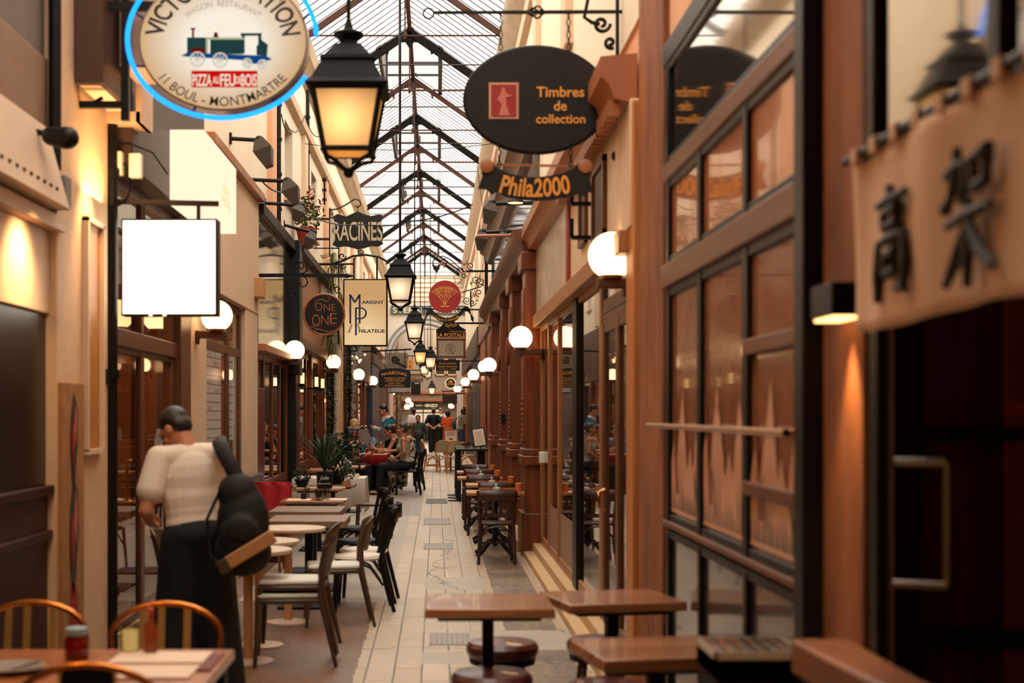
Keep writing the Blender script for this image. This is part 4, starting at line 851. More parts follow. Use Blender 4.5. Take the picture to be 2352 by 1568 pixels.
for cc, rr, a0, tt in (((1020,598), 8, 0, 1.3), ((1081,611), 9, 1, 1.4), ((1058,622), 9, 2, 1.3), ((1093,642), 10, 0, 1.4), ((1104,648), 9, 3, 1.4), ((1072,690), 9, 1, 1.4), ((1085,695), 8, 0, 1.3), ((1100,672), 9, 1.5, 1.2), ((1065,632), 7, 0, 1.2)): m.tube(spiral(cc, rr, a0, tt, by), .011, 6)
for a, b in (((1002,625), (998,648)), ((1042,632), (1046,650)), ((1062,640), (1050,655))): m.bar(P(*a, by), P(*b, by), .012)
m.build('ironwork', black, t, wpos=True)
for x, y in ((1015,605), (1020,610), (1010,608), (1060,603), (1066,606), (1072,603), (1082,650), (1098,655)): q = P(x, y, by-.02); m = MB(); m.add([q+V((-.03, 0, 0)), q+V((0, 0, .05)), q+V((.03, 0, 0)), q+V((0, 0, -.05))], [(0, 1, 2, 3)]); m.build('copper_leaf', copper, t, wpos=True, solid=.01)
m = MB(); m.prism([(P(a, b, by).x, P(a, b, by).z) for a, b in ((995,607), (1000,611), (1004,611), (1008,607), (1010,617), (1006,622), (1003,628), (999,622), (995,617))], by-.05, by); m.build('mask_ornament', black, t, wpos=True)
# LA POSTALE board with a big pale stamp, script board below
py_ = 32; t = thing('gold_post_board', 'black shaped board with gold name over a framed pale stamp', 'sign', P(1036, 823, py_)); ps = [(1002,775), (1002,757), (1012,750), (1020,741), (1032,737), (1042,737), (1050,741), (1058,750), (1070,757), (1070,775)]
MB().prism([(P(a, b, py_).x, P(a, b, py_).z) for a, b in ps], py_, py_+.06).build('crest', blackw, t, wpos=True)
p, q = P(1002, 776, py_), P(1070, 823, py_); m = MB(); e = .03
for a in ((p.x, q.x, p.z-e, p.z), (p.x, q.x, q.z, q.z+e), (p.x, p.x+e, q.z, p.z), (q.x-e, q.x, q.z, p.z)): m.box(a[0], a[1], py_-.03, py_+.05, a[2], a[3])
m.build('frame', copper, t, wpos=True); MB().box(p.x+.02, q.x-.02, py_+.0, py_+.05, q.z+.02, p.z-.02).build('backing', blackw, t, wpos=True); MB().box(p.x+.05, q.x-.05, py_-.01, py_+.0, q.z+.05, p.z-.05).build('stamp_print', mat('pale_stamp', (176,164,140), .6, var=.1, vs=6), t, wpos=True)
m = MB(); cc = P(1035, 800, py_-.012); m.tube([cc+V((.11*math.cos(2*PI*k/24), 0, .11*math.sin(2*PI*k/24))) for k in range(24)], .008, 5, closed=True); m.prism([(cc.x+a, cc.z+b) for a, b in ((-.04,-.09), (.05,-.09), (.04,-.03), (.06,.02), (.03,.08), (-.03,.08), (-.06,.02), (-.04,-.02))], py_-.014, py_-.011); m.build('medallion', mat('stamp_grey', (140,130,112), .6), t, wpos=True)
m = MB(); put(m, 'LA POSTALE', 1036, 769.5, py_-.008, w=65, height=9.5*py_/F, bold=.012); put(m, 'PHILATELIE', 1051, 761, py_-.008, w=38, height=3*py_/F)
for k in range(5): m.tube(spiral((1026+k*5, 746+3*(k % 2)), 4, k, 1.1, py_-.01), .006, 5)
m.build('lettering', gold, t, wpos=True, smooth=False); MB().bar(P(1036, 742, py_+.03), P(1126, 742, py_+.03), .04).build('wall_arm', black, t, wpos=True)
t = thing('script_board', 'small black board with two lines of gold script', 'sign', P(1028, 851, 38)); p, q = P(1001, 826, 38), P(1056, 851, 38); MB().box(p.x, q.x, 38, 38.05, q.z, p.z).build('board', blackw, t, wpos=True); MB().bar(P(1030, 829, 38.03), P(1100, 829, 38.03), .03).build('wall_arm', black, t, wpos=True)
m = MB(); put(m, 'Cartes Postales', 1028, 834, 37.99, w=40, shear=.35); put(m, 'Lettres Anciennes', 1028, 841, 37.99, w=46, shear=.35); put(m, 'maison 1980', 1028, 847, 37.99, w=40, height=2.5*38/F); m.build('lettering', gold, t, wpos=True, smooth=False)
# TIMBRES oval with its iron arm, ribbon PHILA2000
ty_ = 9.2; c = P(1232, 228, ty_); t = thing('oval_stamp_sign', 'large black oval sign with a red stamp and yellow words', 'sign', c); rx, rz = 163*ty_/F, 120*ty_/F
MB().prism(disc(0, 0, rx, rz), 0, .04).build('board', mat('sign_black_brown', (19,13,11), .55, spec=.3), t); m = MB(); m.tube([(rx*math.cos(2*PI*k/60), .02, rz*math.sin(2*PI*k/60)) for k in range(60)], .018, 8, closed=True); m.build('rim', black, t)
ylw = mat('yellow_ochre_paint', (222,150,58), .5); m = MB()
put(m, 'Timbres', 1287, 211, ty_-.006, w=110, bold=.02); put(m, 'de', 1287, 243, ty_-.006, w=30, bold=.02); put(m, 'collection', 1288, 273, ty_-.006, w=113, bold=.02); m.build('lettering', ylw, t, wpos=True, smooth=False)
m = MB(); p, q = P(1123, 190, ty_), P(1191, 273, ty_); m.box(p.x, q.x, ty_-.006, ty_, q.z, p.z); m.build('stamp_border', mat('stamp_border', (206,150,120), .5), t, wpos=True)
m = MB(); m.box(p.x+.014, q.x-.014, ty_-.01, ty_-.004, q.z+.014, p.z-.014); m.build('stamp_ground', mat('stamp_red', (150,20,20), .5), t, wpos=True)
m = MB(); m.prism([(P(a, b, ty_).x, P(a, b, ty_).z) for a, b in ((1146,266), (1152,240), (1142,228), (1150,215), (1153,202), (1159,202), (1161,214), (1178,222), (1162,224), (1163,244), (1172,266))], ty_-.014, ty_-.009); m.build('pale_figure', mat('stamp_pale', (196,110,92), .5), t, wpos=True)
t2 = thing('iron_sign_arm', 'long black iron arm with basket twist and ring end carrying the oval', 'bracket', P(1418, 360, ty_)); m = MB()
m.bar(P(995, 29, ty_), P(1475, 27, ty_), .02); m.tube([P(984+12*math.cos(2*PI*k/16), 31+12*math.sin(2*PI*k/16), ty_) for k in range(16)], .008, 6, closed=True)
for k in range(4): m.tube([P(1212+40*u, 28+14*math.sin(PI*u)*math.cos(k*PI/2+u*3), ty_)+V((0, .035*math.sin(PI*u)*math.sin(k*PI/2+u*3), 0)) for u in [i/10 for i in range(11)]], .007, 5)
m.bar(P(1418, -40, ty_), P(1418, 352, ty_), .022); m.ell(P(1416, 358, ty_), .035)
for cc, rr, a0, tt in (((1382,55), 20, 0, 1.3), ((1402,98), 14, 1, 1.2)): m.tube(spiral(cc, rr, a0, tt, ty_), .013, 6)
m.tube([P(1352, -10, ty_), P(1342, 40, ty_), P(1360, 52, ty_), P(1378, 56, ty_)], .013, 6); m.build('arm', black, t2, wpos=True)
for a, b in ((30, 116),):
    for x in (1306, 1150):
        m = MB()
        for k in range(6): y = a+(b-a)*(k+.5)/6; m.tube([P(x+4*math.cos(2*PI*i/10)*(1 if k % 2 else .4), y+8*math.sin(2*PI*i/10), ty_) for i in range(10)], .004, 5, closed=True)
        m.build('chain', black, t2, wpos=True)
for x in (1146, 1311):
    m = MB()
    for k in range(4): y = 330+(385-330)*(k+.5)/4; m.tube([P(x+4*math.cos(2*PI*i/10)*(1 if k % 2 else .4), y+8*math.sin(2*PI*i/10), ty_) for i in range(10)], .004, 5, closed=True)
    m.build('chain', black, t2, wpos=True)
t = thing('scroll_stamp_sign', 'dark scroll-shaped sign with curved yellow lettering below the oval', 'sign', P(1230, 460, ty_)); 
up_ = [(1112,372), (1130,370), (1142,385), (1170,398), (1205,406), (1230,407), (1262,404), (1295,396), (1318,385), (1330,374), (1350,375), (1357,392), (1355,410), (1361,440), (1350,440), (1340,450), (1330,444), (1300,452), (1260,459), (1230,460), (1200,458), (1165,452), (1140,440), (1130,446), (1118,434), (1098,432), (1108,405), (1105,385)]
MB().prism([(P(a, b, ty_).x, P(a, b, ty_).z) for a, b in up_], ty_, ty_+.035).build('board', mat('slate_sign', (22,20,19), .5, spec=.3), t, wpos=True)
m = MB(); put(m, 'Phila2000', 1229, 431, ty_-.006, w=160, height=44*ty_/F, arc=-.95, bold=.025, shear=.08); m.build('lettering', ylw, t, wpos=True, smooth=False)
m = MB(); m.bar(P(1140, 378, ty_+.03), P(1330, 382, ty_+.03), .014)
for x in (1118, 1344): m.lathe([(.03, -.01), (.045, -.005), (.045, .005), (.03, .01)], 16, P(x, 381, ty_-.01), 'y')
m.build('copper_rod', copper, t, wpos=True)
# far signs
t = thing('engraver_panel', 'grey-green long panel with cream capitals high on the white end wall', 'sign', (-.4, 59.9, 5.78)); MB().box(X_(898, 59.9), X_(1080, 59.9), 59.88, 59.95, Z_(722, 59.9), Z_(702, 59.9)).build('panel', mat('slate_green', (74,82,80), .5), t, wpos=True)
m = MB(); put(m, 'STERN', 935, 712, 59.87, w=66, height=13*59.87/F, bold=.02); put(m, 'GRAVEUR', 1030, 712, 59.87, w=84, height=13*59.87/F, bold=.02); m.build('lettering', mat('cream_letters', (226,214,184), .5), t, wpos=True, smooth=False)
def board(name, label, a, b, c, d, Y, m_, txt=None, tm=None, w=None, dd=.06):
    t = thing(name, label, 'sign', P((a+c)/2, d, Y)); p, q = P(a, b, Y), P(c, d, Y); MB().box(p.x, q.x, Y, Y+dd, q.z, p.z).build('board', m_, t, wpos=True)
    if txt:
        mm = MB()
        for s, x, y, ww in txt: put(mm, s, x, y, Y-.01, w=ww, bold=.015)
        mm.build('lettering', tm, t, wpos=True, smooth=False)
    hm = MB(); hm.bar(P(a+3, b, Y+.03), P(a+3, b-8, Y+.03), .03); hm.bar(P(c-3, b, Y+.03), P(c-3, b-8, Y+.03), .03); hm.bar(P(a-2, b-8, Y+.03), P(c+2, b-8, Y+.03), .04); wx = -2.2 if (a+c)/2 < 990 else 1.2; e = P((a+c)/2, b-8, Y+.03); hm.bar(e, (wx, Y+.03, e.z), .04); hm.build('hanger', black, t, wpos=True); return t
board('stair_board', 'grey far board with orange capitals behind the amber lantern', 936, 858, 972, 877, 62, mat('grey_board', (96,88,82), .5), [('STAIR', 957, 850+17, 26)], gold)
board('ochre_board', 'small ochre board peeping out behind the engraved plate', 934, 825, 950, 848, 60.2, ylw, [('AS', 942, 831, 6), ('IE', 942, 841, 5)], ink)
board('black_far_board', 'plain black square board in front of the grey far facade', 944, 872, 966, 906, 66, blackw, [('MENU', 958, 880, 10)], white)
board('dark_far_board', 'plain dark brown board above the far crowd', 1016, 906, 1050, 927, 58, mat('umber_board', (44,26,18), .5), [('Traiteur', 1033, 920, 16)], brownp)
t = thing('round_far_sign', 'small round lit sign with a shell emblem by the far globes', 'sign', P(1035, 892, 50)); c = P(1035, 880, 50)
MB().lathe([(.01, -.03), (.17, -.03), (.17, .03), (.01, .03)], 32, c, 'y').build('disc', brownp, t, wpos=True); m = MB(); m.tube([c+V((.18*math.cos(2*PI*k/28), -.03, .18*math.sin(2*PI*k/28))) for k in range(28)], .014, 6, closed=True); m.build('lit_ring', emis('ring_glow', (255,230,180), 1.2), t, wpos=True)
m = MB(); m.box(c.x-.15, c.x+.15, 49.95, 49.97, c.z-.05, c.z-.01)
for a in (-.9, -.45, 0, .45, .9): m.ell(c+V((.06*math.sin(a), -.04, .01+.05*math.cos(a))), .022, .01, .05)
m.build('shell_emblem', gold, t, wpos=True); MB().bar(c+V((.1, 0, -.1)), c+V((.75, 0, .0)), .03).build('arm', black, t, wpos=True)
t = thing('far_shop_front', 'lit far shop front with a dark name board closing the passage', 'shop front', (-.4, 79.6, 0)); zz = lambda y: Z_(y, 79.6); xx = lambda x: X_(x, 79.6)
MB().box(xx(948), xx(1008), 79.5, 79.6, zz(938), zz(924)).build('name_board', mat('umber_name_board', (40,26,18), .5), t, wpos=True); m = MB(); put(m, 'ENZO', 992, 931, 79.48, w=26, bold=.02); put(m, 'SUSHI', 962, 931, 79.48, w=14); put(m, 'XX', 977, 931, 79.48, w=8); m.build('lettering', emis('cream_glow', (255,232,170), 1.0), t, wpos=True, smooth=False)
MB().box(xx(950), xx(1015), 79.6, 79.75, .9, zz(941)).build('lit_window', emis('cream_shop_light', (255,222,182), .9), t, wpos=True)
m = MB(); m.box(xx(946), xx(1018), 79.45, 79.6, zz(949), zz(946))
for x in (950, 972, 995, 1014): m.box(xx(x)-.03, xx(x)+.03, 79.45, 79.6, 0, zz(940))
m.box(xx(948), xx(1016), 79.45, 79.62, .6, .95); m.build('counter_frame', brownp, t, wpos=True)
tag(MB().box(-2.1, 1.15, 79.3, 80, 2.3, 2.42).build('awning_rail', copper), 'copper-brown rail above the far name board', 'rail')  # rail takes the copper-brown board colour
# ---------------------------------------------------------------- spot lamps on arms
def arm_lamp(label, Y, ax, ay, hx, hy, tx, ty, big=1.0):
    a, h_, t_ = P(ax, ay, Y), P(hx, hy, Y), P(tx, ty, Y); t = thing('arm_spotlight', label, 'lamp', h_, 0, 'spotlights on long arms'); m = MB(); m.tube([a, h_], .022, 8); m.bar(a+V((0, 0, .06)), a-V((0, 0, .06)), .05); m.ell(h_, .05); m.build('arm', black, t, wpos=True)
    d = t_-h_; m = MB(); s = big
    R = V((0, 0, -1)).rotation_difference(d.normalized()).to_matrix().to_4x4(); R.translation = h_
    m.xf(R); L = d.length; m.frust(.05*s, .09*s, 0, .10*s, .14*s, -L*.4); m.frust(.10*s, .14*s, -L*.4, .04*s, .10*s, -L); m.build('lamp_head', mat('olive_black_lamp', (62,52,42), .5), t, wpos=True)
for i, (a, b, c, d, l) in enumerate(((9.6, 10.35, 2.85, 3.4, 'brown wooden frame on the cream panel above the glazed shop door'), (10.8, 11.3, 2.95, 3.45, 'slim brown frame on the cream panel, by the rust edge'))):
    t = thing('wall_frame', l, 'frame', (1.14, (a+b)/2, c)); m = MB()
    for q in ((a, a+.06, c, d), (b-.06, b, c, d), (a, b, c, c+.05), (a, b, d-.05, d)): m.box(1.12, 1.15, *q)
    m.build('frame_rail', fwood, t, wpos=True, bevel=.004); MB().box(1.14, 1.15, a+.05, b-.05, c+.04, d-.04).build('panel', brownp, t, wpos=True)
for i, (y, z, l) in enumerate(((10.55, 3.2, 'upper black hook bracket on the cream panel beside the frames'), (10.55, 2.95, 'lower black hook bracket on the cream panel beside the frames'))): m = MB(); m.bar((1.15, y, z), (1.0, y, z), .03); m.bar((1.0, y, z), (1.0, y, z+.14), .03); tag(m.build('hook_bracket', black), l, 'hook')
for a, b, c, d, Y, l in ((1441, 967, 1467, 1018, 8.7, 'pale sensor box on the orange trim of the glazed door'), (1238, 1037, 1252, 1063, 16.0, 'small pale box at the corner of the dark carved front')): p, q = P(a, b, Y), P(c, d, Y); tag(MB().box(p.x, q.x, Y-.06, Y, q.z, p.z).build('sensor_box', white, bevel=.008), l, 'box')
q = P(1165, 959, 22.0); tag(MB().box(1.0, 1.06, 22.1, 22.24, q.z-.06, q.z+.06).build('wall_intercom', black, bevel=.006), 'small black intercom on a dark carved pilaster', 'intercom')
arm_lamp('grey spotlight nearest the neon sign, on the cream wall', 14.9, 527, 318, 596, 322, 618, 382)
arm_lamp('grey spotlight on a bent arm with cables, second from the neon sign', 16.3, 566, 412, 660, 416, 680, 468)
arm_lamp('spotlight on a thin arm left of the red flower pot', 17.9, 606, 466, 692, 472, 678, 506, .8); arm_lamp('spotlight hanging beside the red flower pot', 20.2, 650, 516, 720, 534, 704, 570, .8)
arm_lamp('black spotlight on a straight arm under the scroll sign', 15, 1262, 465, 1130, 468, 1118, 512, .8); arm_lamp('black spotlight over the marble fascia cornice', 17.2, 1228, 528, 1108, 534, 1102, 574, .8)
for lbl, a, b, Y in (('copper rod with a chain under the right-hand spotlights', (1095, 542), (1217, 540), 17.0),):
    m = MB(); m.tube([P(*a, Y), P(*b, Y)], .022, 8)
    for k in range(5): m.tube([P(1213+3*math.cos(2*PI*i/8), 545+k*5+3*math.sin(2*PI*i/8), Y) for i in range(8)], .007, 5, closed=True)
    tag(m.build('sign_rod', copper), lbl, 'rod')
for i, (x, y, Y) in enumerate(((1184, 466, 14.6), (1158, 543, 17.2), (1145, 600, 26.0))):
    q = P(x, y, Y); t = thing('disc_downlight', ('small lit disc lamp under the first copper rod', 'small lit disc lamp under the second rod', 'small lit disc lamp by the carved cornice')[i], 'lamp', q); MB().lathe([(.01, .05), (.06, .05), (.09, .01), (.09, 0)], 16).build('shade', iron, t); MB().lathe([(.01, -.004), (.08, 0)], 16).build('glowing_disc', emis('warm_disc', (255,214,150), 2), t); MB().tube([(0, 0, .05), (0, 0, .12), (.5, 0, .16)], .012, 6).build('stem', iron, t)
for i, (y, l) in enumerate(((21.4, 'lit candle sconce on the brown cafe front next to the black corner post'), (23.9, 'second lit candle sconce further along the brown cafe front'), (25.2, 'third lit candle sconce nearest the fir garland'))):
    t = thing('candle_sconce', l, 'wall lamp', (-2.02, y, 2.05), 0, 'candle sconces of the brown cafe front'); m = MB(); m.bar((-2.2, y, 2.06), (-2.02, y, 2.06), .03); m.lathe([(.02, .0), (.05, .03), (.05, .04)], 12, (-2.02, y, 2.05)); m.build('arm', black, t, wpos=True); MB().lathe([(.03, .04), (.03, .2), (.004, .205)], 12).build('candle_shade', emis('candle_glow', (255,200,130), 2.5), t)
t = thing('bulb_cluster', 'cluster of small warm bulbs hanging under the fascia before the dark blue pilaster', 'lamp', (-1.9, 34.2, 2.9)); m = MB(); m.tube([(-2.08, 34.2, 3.35), (-1.9, 34.2, 3.3), (-1.9, 34.2, 3.05)], .015, 6); m.build('stem', black, t, wpos=True)
random.seed(11)
for i in range(14): MB().ell((-1.9+random.uniform(-.2, .16), 34.2+random.uniform(-.3, .3), 2.95+random.uniform(-.12, .16)), .026, n=10, m=8).build('bulb', emis('bulb_glow', (255,196,120), 5), t, wpos=True)
# wall conduits and cables on the cream upper wall
for i, (px, Y, a, b) in enumerate(((638, 19.2, 200, 520), (703, 23.5, 120, 470), (742, 27.0, 380, 470))):
    m = MB(); m.tube([(WL+.04, Y, Z_(b, Y)), (WL+.04, Y, min(Z_(a, Y), 7.4))], .03 if i < 2 else .015, 8)
    for k in range(4): z = Z_(b, Y)+(min(Z_(a, Y), 7.4)-Z_(b, Y))*(k+.5)/4; m.box(WL, WL+.08, Y-.04, Y+.04, z-.02, z+.02)
    tag(m.build('wall_conduit', black), ('thick black conduit on the cream wall above the mirrored fascia', 'thin black conduit beside the high windows of the cream wall', 'thin cable run down the far cream wall')[i], 'pipe')
def cable(label, pts, r=.008, sag=0):
    m = MB(); pp = [P(*p) for p in pts]; out = []
    for a, b in zip(pp, pp[1:]):
        for i in range(8): u = i/8; out.append(a.lerp(b, u)-V((0, 0, sag*4*u*(1-u))))
    out.append(pp[-1]); m.tube(out, r, 5); tag(m.build('cable', black), label, 'cable')
cable('black cable sagging from the spotlights past the bone-lettered board', [(602, 416, 16.5), (655, 440, 18), (720, 500, 21), (830, 515, 22.5), (945, 508, 24), (1085, 470, 25)], .01, .05)
cable('thin wire across the passage below the roof ties', [(700, 330, 22), (1130, 330, 22)], .006, .1); cable('cable loops hung between the high left-hand windows', [(646, 262, 19.5), (668, 298, 20.3), (700, 265, 21.5), (735, 312, 23), (770, 250, 24)], .008, .12)
cable('thin wire running down to the pale lantern bracket', [(1095, 372, 28), (1110, 480, 30), (1112, 600, 32), (1080, 690, 34)], .006, .05)
m = MB(); m.tube([P(917, 0, 20), P(918, 585, 20)], .012, 6); tag(m.build('suspension_cable', iron), 'dark suspension cable running up to the roof beside the centre line', 'cable')
# lit fitting and noren of the noodle bar
t = thing('post_downlight', 'black box downlight on the pine post, its slot glowing', 'wall lamp', (1.16, 4.1, 1.917)); MB().box(1.11, 1.2, 4.0, 4.22, 1.925, 2.02).build('housing', black, t, wpos=True, bevel=.004); MB().box(1.118, 1.192, 4.01, 4.21, 1.917, 1.926).build('glowing_slot', emis('slot_glow', (255,196,120), 4), t, wpos=True)
_s = lamp('SPOT', (1.16, 4.1, 1.905), 32, (1, .6, .24), spot_size=1.25, spot_blend=.6, shadow_soft_size=.02); _s.rotation_euler = (0, .18, 0)
nx = 1.12; t = thing('noren_curtain', 'cream cloth banner with two large black brushed characters', 'banner', (nx, 3.1, 1.87)); cloth = mat('cream_noren_cloth', (222,176,142), .9, bump=.3, bs=120)
def nor(u, v): y = 3.83-1.75*u; return (nx+.012*math.sin(u*13+v*2)+.006*math.sin(u*31), y, 2.315+(1.868-2.315-.01*math.sin(u*9))*v)
MB().grid(nor, 60, 14).build('cloth', cloth, t, wpos=True, solid=.003)
rd = MB(); rd.tube([(nx, 3.9, 2.335), (nx, 2.0, 2.335)], .012, 10); rd.tube([(nx, 3.88, 2.335), (1.2, 3.88, 2.335)], .01, 8); rd.tube([(nx, 2.1, 2.335), (1.2, 2.1, 2.335)], .01, 8); rd.build('rod', blackw, t, wpos=True)
for i in range(11): y = 3.8-.16*i; MB().box(nx-.016, nx+.016, y-.05, y, 2.31, 2.352).build('hanging_loop', cloth, t, wpos=True, bevel=.004)
def kanji(strokes, yc, zc, w, hgt, r):
    m = MB()
    for st in strokes: m.tube([V((nx-.024, yc-(a-.5)*w, zc+(b-.5)*hgt)) for a, b in st], [r*(.75+.5*((i % 2))) for i in range(len(st))] if len(st) > 2 else r, 8, flat=None)
    return m
K1 = [((.48,1.0), (.52,.9)), ((.12,.86), (.5,.885), (.92,.9)), ((.3,.78), (.32,.64)), ((.3,.78), (.7,.8), (.68,.66)), ((.32,.65), (.68,.67)), ((.12,.5), (.13,.25), (.1,0)), ((.12,.52), (.5,.55), (.88,.56), (.9,.3), (.88,.06), (.74,.1)), ((.34,.4), (.36,.22)), ((.34,.4), (.66,.42), (.64,.24)), ((.36,.23), (.64,.26))]
K2 = [((.04,.82), (.3,.86), (.5,.86), (.48,.72), (.36,.6)), ((.3,1.0), (.26,.8), (.16,.66), (.03,.58)), ((.62,.88), (.64,.64)), ((.62,.87), (.9,.9), (.88,.68)), ((.64,.66), (.88,.69)), ((.08,.46), (.5,.5), (.96,.52)), ((.52,.62), (.52,.3), (.5,0)), ((.5,.46), (.3,.22), (.04,.04)), ((.54,.46), (.74,.24), (1.0,.1))]
kanji(K1, 3.435, 2.06, .26, .275, .0125).build('brushed_character', ink, t, wpos=True); kanji(K2, 2.94, 2.06, .27, .3, .0125).build('brushed_character', ink, t, wpos=True)
# dim things inside the noodle bar
lamp('POINT', (1.75, 5.0, 2.7), 30, (1, .5, .16), shadow_soft_size=.15)
t = thing('bottle_shelf', 'dim red-orange shelf seen through the dark glazed door', 'shelf', (1.9, 5.2, 1.6)); MB().box(1.66, 2.3, 5.1, 5.3, 1.64, 1.69).build('board', mat('rust_shelf', (170,60,22), .5), t, wpos=True)
m = MB(); m.bar((1.7, 5.2, 1.66), (1.7, 5.28, 3.9), .02); m.bar((2.25, 5.2, 1.66), (2.25, 5.28, 3.9), .02); m.build('hanger', black, t, wpos=True)
for i, (x, w) in enumerate(((1.74, .05), (1.84, .05), (1.96, .07))):
    t = thing('sake_bottle', ('first bottle on the dim shelf, with an ochre label', 'second bottle on the dim shelf, with an ochre label', 'broad bottle at the end of the dim shelf')[i], 'bottle', (x, 5.2, 1.69)); MB().lathe([(w*.8, 0), (w*.8, .2), (w*.3, .26), (w*.3, .33)], 14).build('body', darkglass if 0 else mat('brown_bottle', (60,30,12), .2), t); MB().lathe([(w*.82, .05), (w*.82, .15)], 14).build('label', ylw, t)
# room lamps of the shops
for loc, e, c in (((-3.0, 10.6, 2.7), 70, (1, .6, .26)), ((-2.9, 14.4, 3.3), 30, (1, .62, .3)), ((-3, 18.5, 2.6), 26, (1, .5, .2)), ((-3, 23.5, 2.6), 30, (1, .5, .2)), ((-3, 29, 2.6), 8, (1, .55, .25)), ((-3, 40, 2.6), 14, (1, .55, .25)), ((2.4, 12, 2.7), 16, (1, .6, .3)), ((2.2, 21, 2.6), 6, (1, .5, .2))):
    lamp('POINT', loc, e, c, shadow_soft_size=.15)
# ================================================================ FURNITURE
tabwood = wood('worn_table_wood', (186,124,80), (92,52,32), 'x', .25, coat=.3, s=.7); tabwood2 = wood('grey_brown_table_wood', (150,120,98), (106,80,62), 'x', .4)
honey = wood('honey_table_wood', (186,120,66), (140,82,40), 'x', .35); chairw = wood('dark_bistro_wood', (70,34,18), (40,18,10), 'z', .35)
whitetop = mat('white_table_top', (236,214,192), .3); oakp = mat('pale_oak_post', (206,150,104), .5); cushion = mat('white_cushion', (222,218,206), .8)
ply = mat('olive_brown_plywood', (76,54,34), .4); plyo = mat('orange_plywood', (170,98,46), .4); rattan = mat('golden_rattan', (186,122,60), .45); vinyl = mat('oxblood_vinyl', (84,30,26), .35, coat=.3)
clear = glass('clear_glass', (235,235,230), .05, .95); linen = mat('white_linen', (228,216,200), .85, bump=.2, bs=80); redcl = mat('red_tablecloth', (168,20,24), .8); paper = mat('cream_paper', (232,206,180), .7); blk = mat('matt_black', (9,8,8), .6, spec=.3)
def table(label, x0, x1, y0, y1, h=.75, th=.035, m=None, base='post', rz=0, group=None, name='cafe_table', bm=None):
    cx, cy = (x0+x1)/2, (y0+y1)/2; a, b = (x1-x0)/2, (y1-y0)/2; t = thing(name, label, 'table', (cx, cy, 0), rz, group); m = m or tabwood; bm = bm or black
    MB().box(-a, a, -b, b, h-th, h).build('tabletop', m, t, bevel=.006); f = MB(); f.box(-a*.8, a*.8, -b*.8, b*.8, h-th-.02, h-th); f.build('apron', bm, t)
    if base == 'cast':
        p = MB(); p.lathe([(.09, h-th-.02), (.03, h-th-.06), (.03, .4), (.045, .36), (.03, .3), (.04, .16), (.02, .12)], 14)
        p.build('column', bm, t); 
        for k in range(4):
            c, s = math.cos(PI/4+k*PI/2), math.sin(PI/4+k*PI/2); MB().tube([(0, 0, .2), (.1*c, .1*s, .17), (.2*c, .2*s, .08), (.29*c, .29*s, .03)], [.03, .026, .022, .03], 8).build('claw_foot', bm, t)
    elif base == 'post':
        MB().bar((0, 0, .02), (0, 0, h-th-.02), .055).build('post', bm, t); MB().box(-a*.75, a*.75, -b*.75, b*.75, 0, .02).build('base_plate', bm, t, bevel=.004)
    elif base == 'legs':
        for sx in (-1, 1):
            for sy in (-1, 1): MB().bar((sx*(a-.05), sy*(b-.05), 0), (sx*(a-.05), sy*(b-.05), h-th), .05).build('leg', bm, t)
    return t
def round_table(label, x, y, r=.29):
    t = thing('round_table', label, 'table', (x, y, 0), 0, 'round white cafe tables'); MB().lathe([(.01, .715), (r-.02, .72), (r-.004, .728)], 40).build('edge_band', oakp, t); MB().lathe([(r-.004, .728), (r, .735), (r, .748), (.01, .75)], 40).build('tabletop', whitetop, t); MB().lathe([(.032, .02), (.032, .715)], 18).build('post', oakp, t); MB().lathe([(.17, 0), (.17, .012), (.05, .025)], 32).build('base_disc', whitetop, t); return t
# -------- chairs (front faces +y)
def ply_chair(label, x, y, rz, z=0):
    t = thing('cafe_chair', label, 'chair', (x, y, z), rz)
    for sx in (-1, 1):
        MB().tube([(sx*.2, .2, .44), (sx*.215, .225, 0)], [.02, .013], 8).build('leg', ply, t); MB().tube([(sx*.17, -.2, .62), (sx*.18, -.2, .44), (sx*.21, -.30, 0)], [.014, .02, .013], 8).build('leg', ply, t)
    MB().prism([(-.2, .22), (.2, .22), (.215, .1), (.19, -.22), (-.19, -.22), (-.215, .1)], .41, .44, 'z').build('seat', ply, t, bevel=.008); MB().prism([(-.19, .21), (.19, .21), (.2, .1), (.17, -.2), (-.17, -.2), (-.2, .1)], .44, .475, 'z').build('cushion', cushion, t, bevel=.014)
    m = MB(); m.grid(lambda u, v: ((u-.5)*(.42-.14*(1-v)**1.5), -.255+.07*(abs(u-.5)*2)**2-.05*v, .58+.26*v-.05*v*(abs(u-.5)*2)**3), 12, 8); m.build('backrest', [ply], t, solid=.014); return t
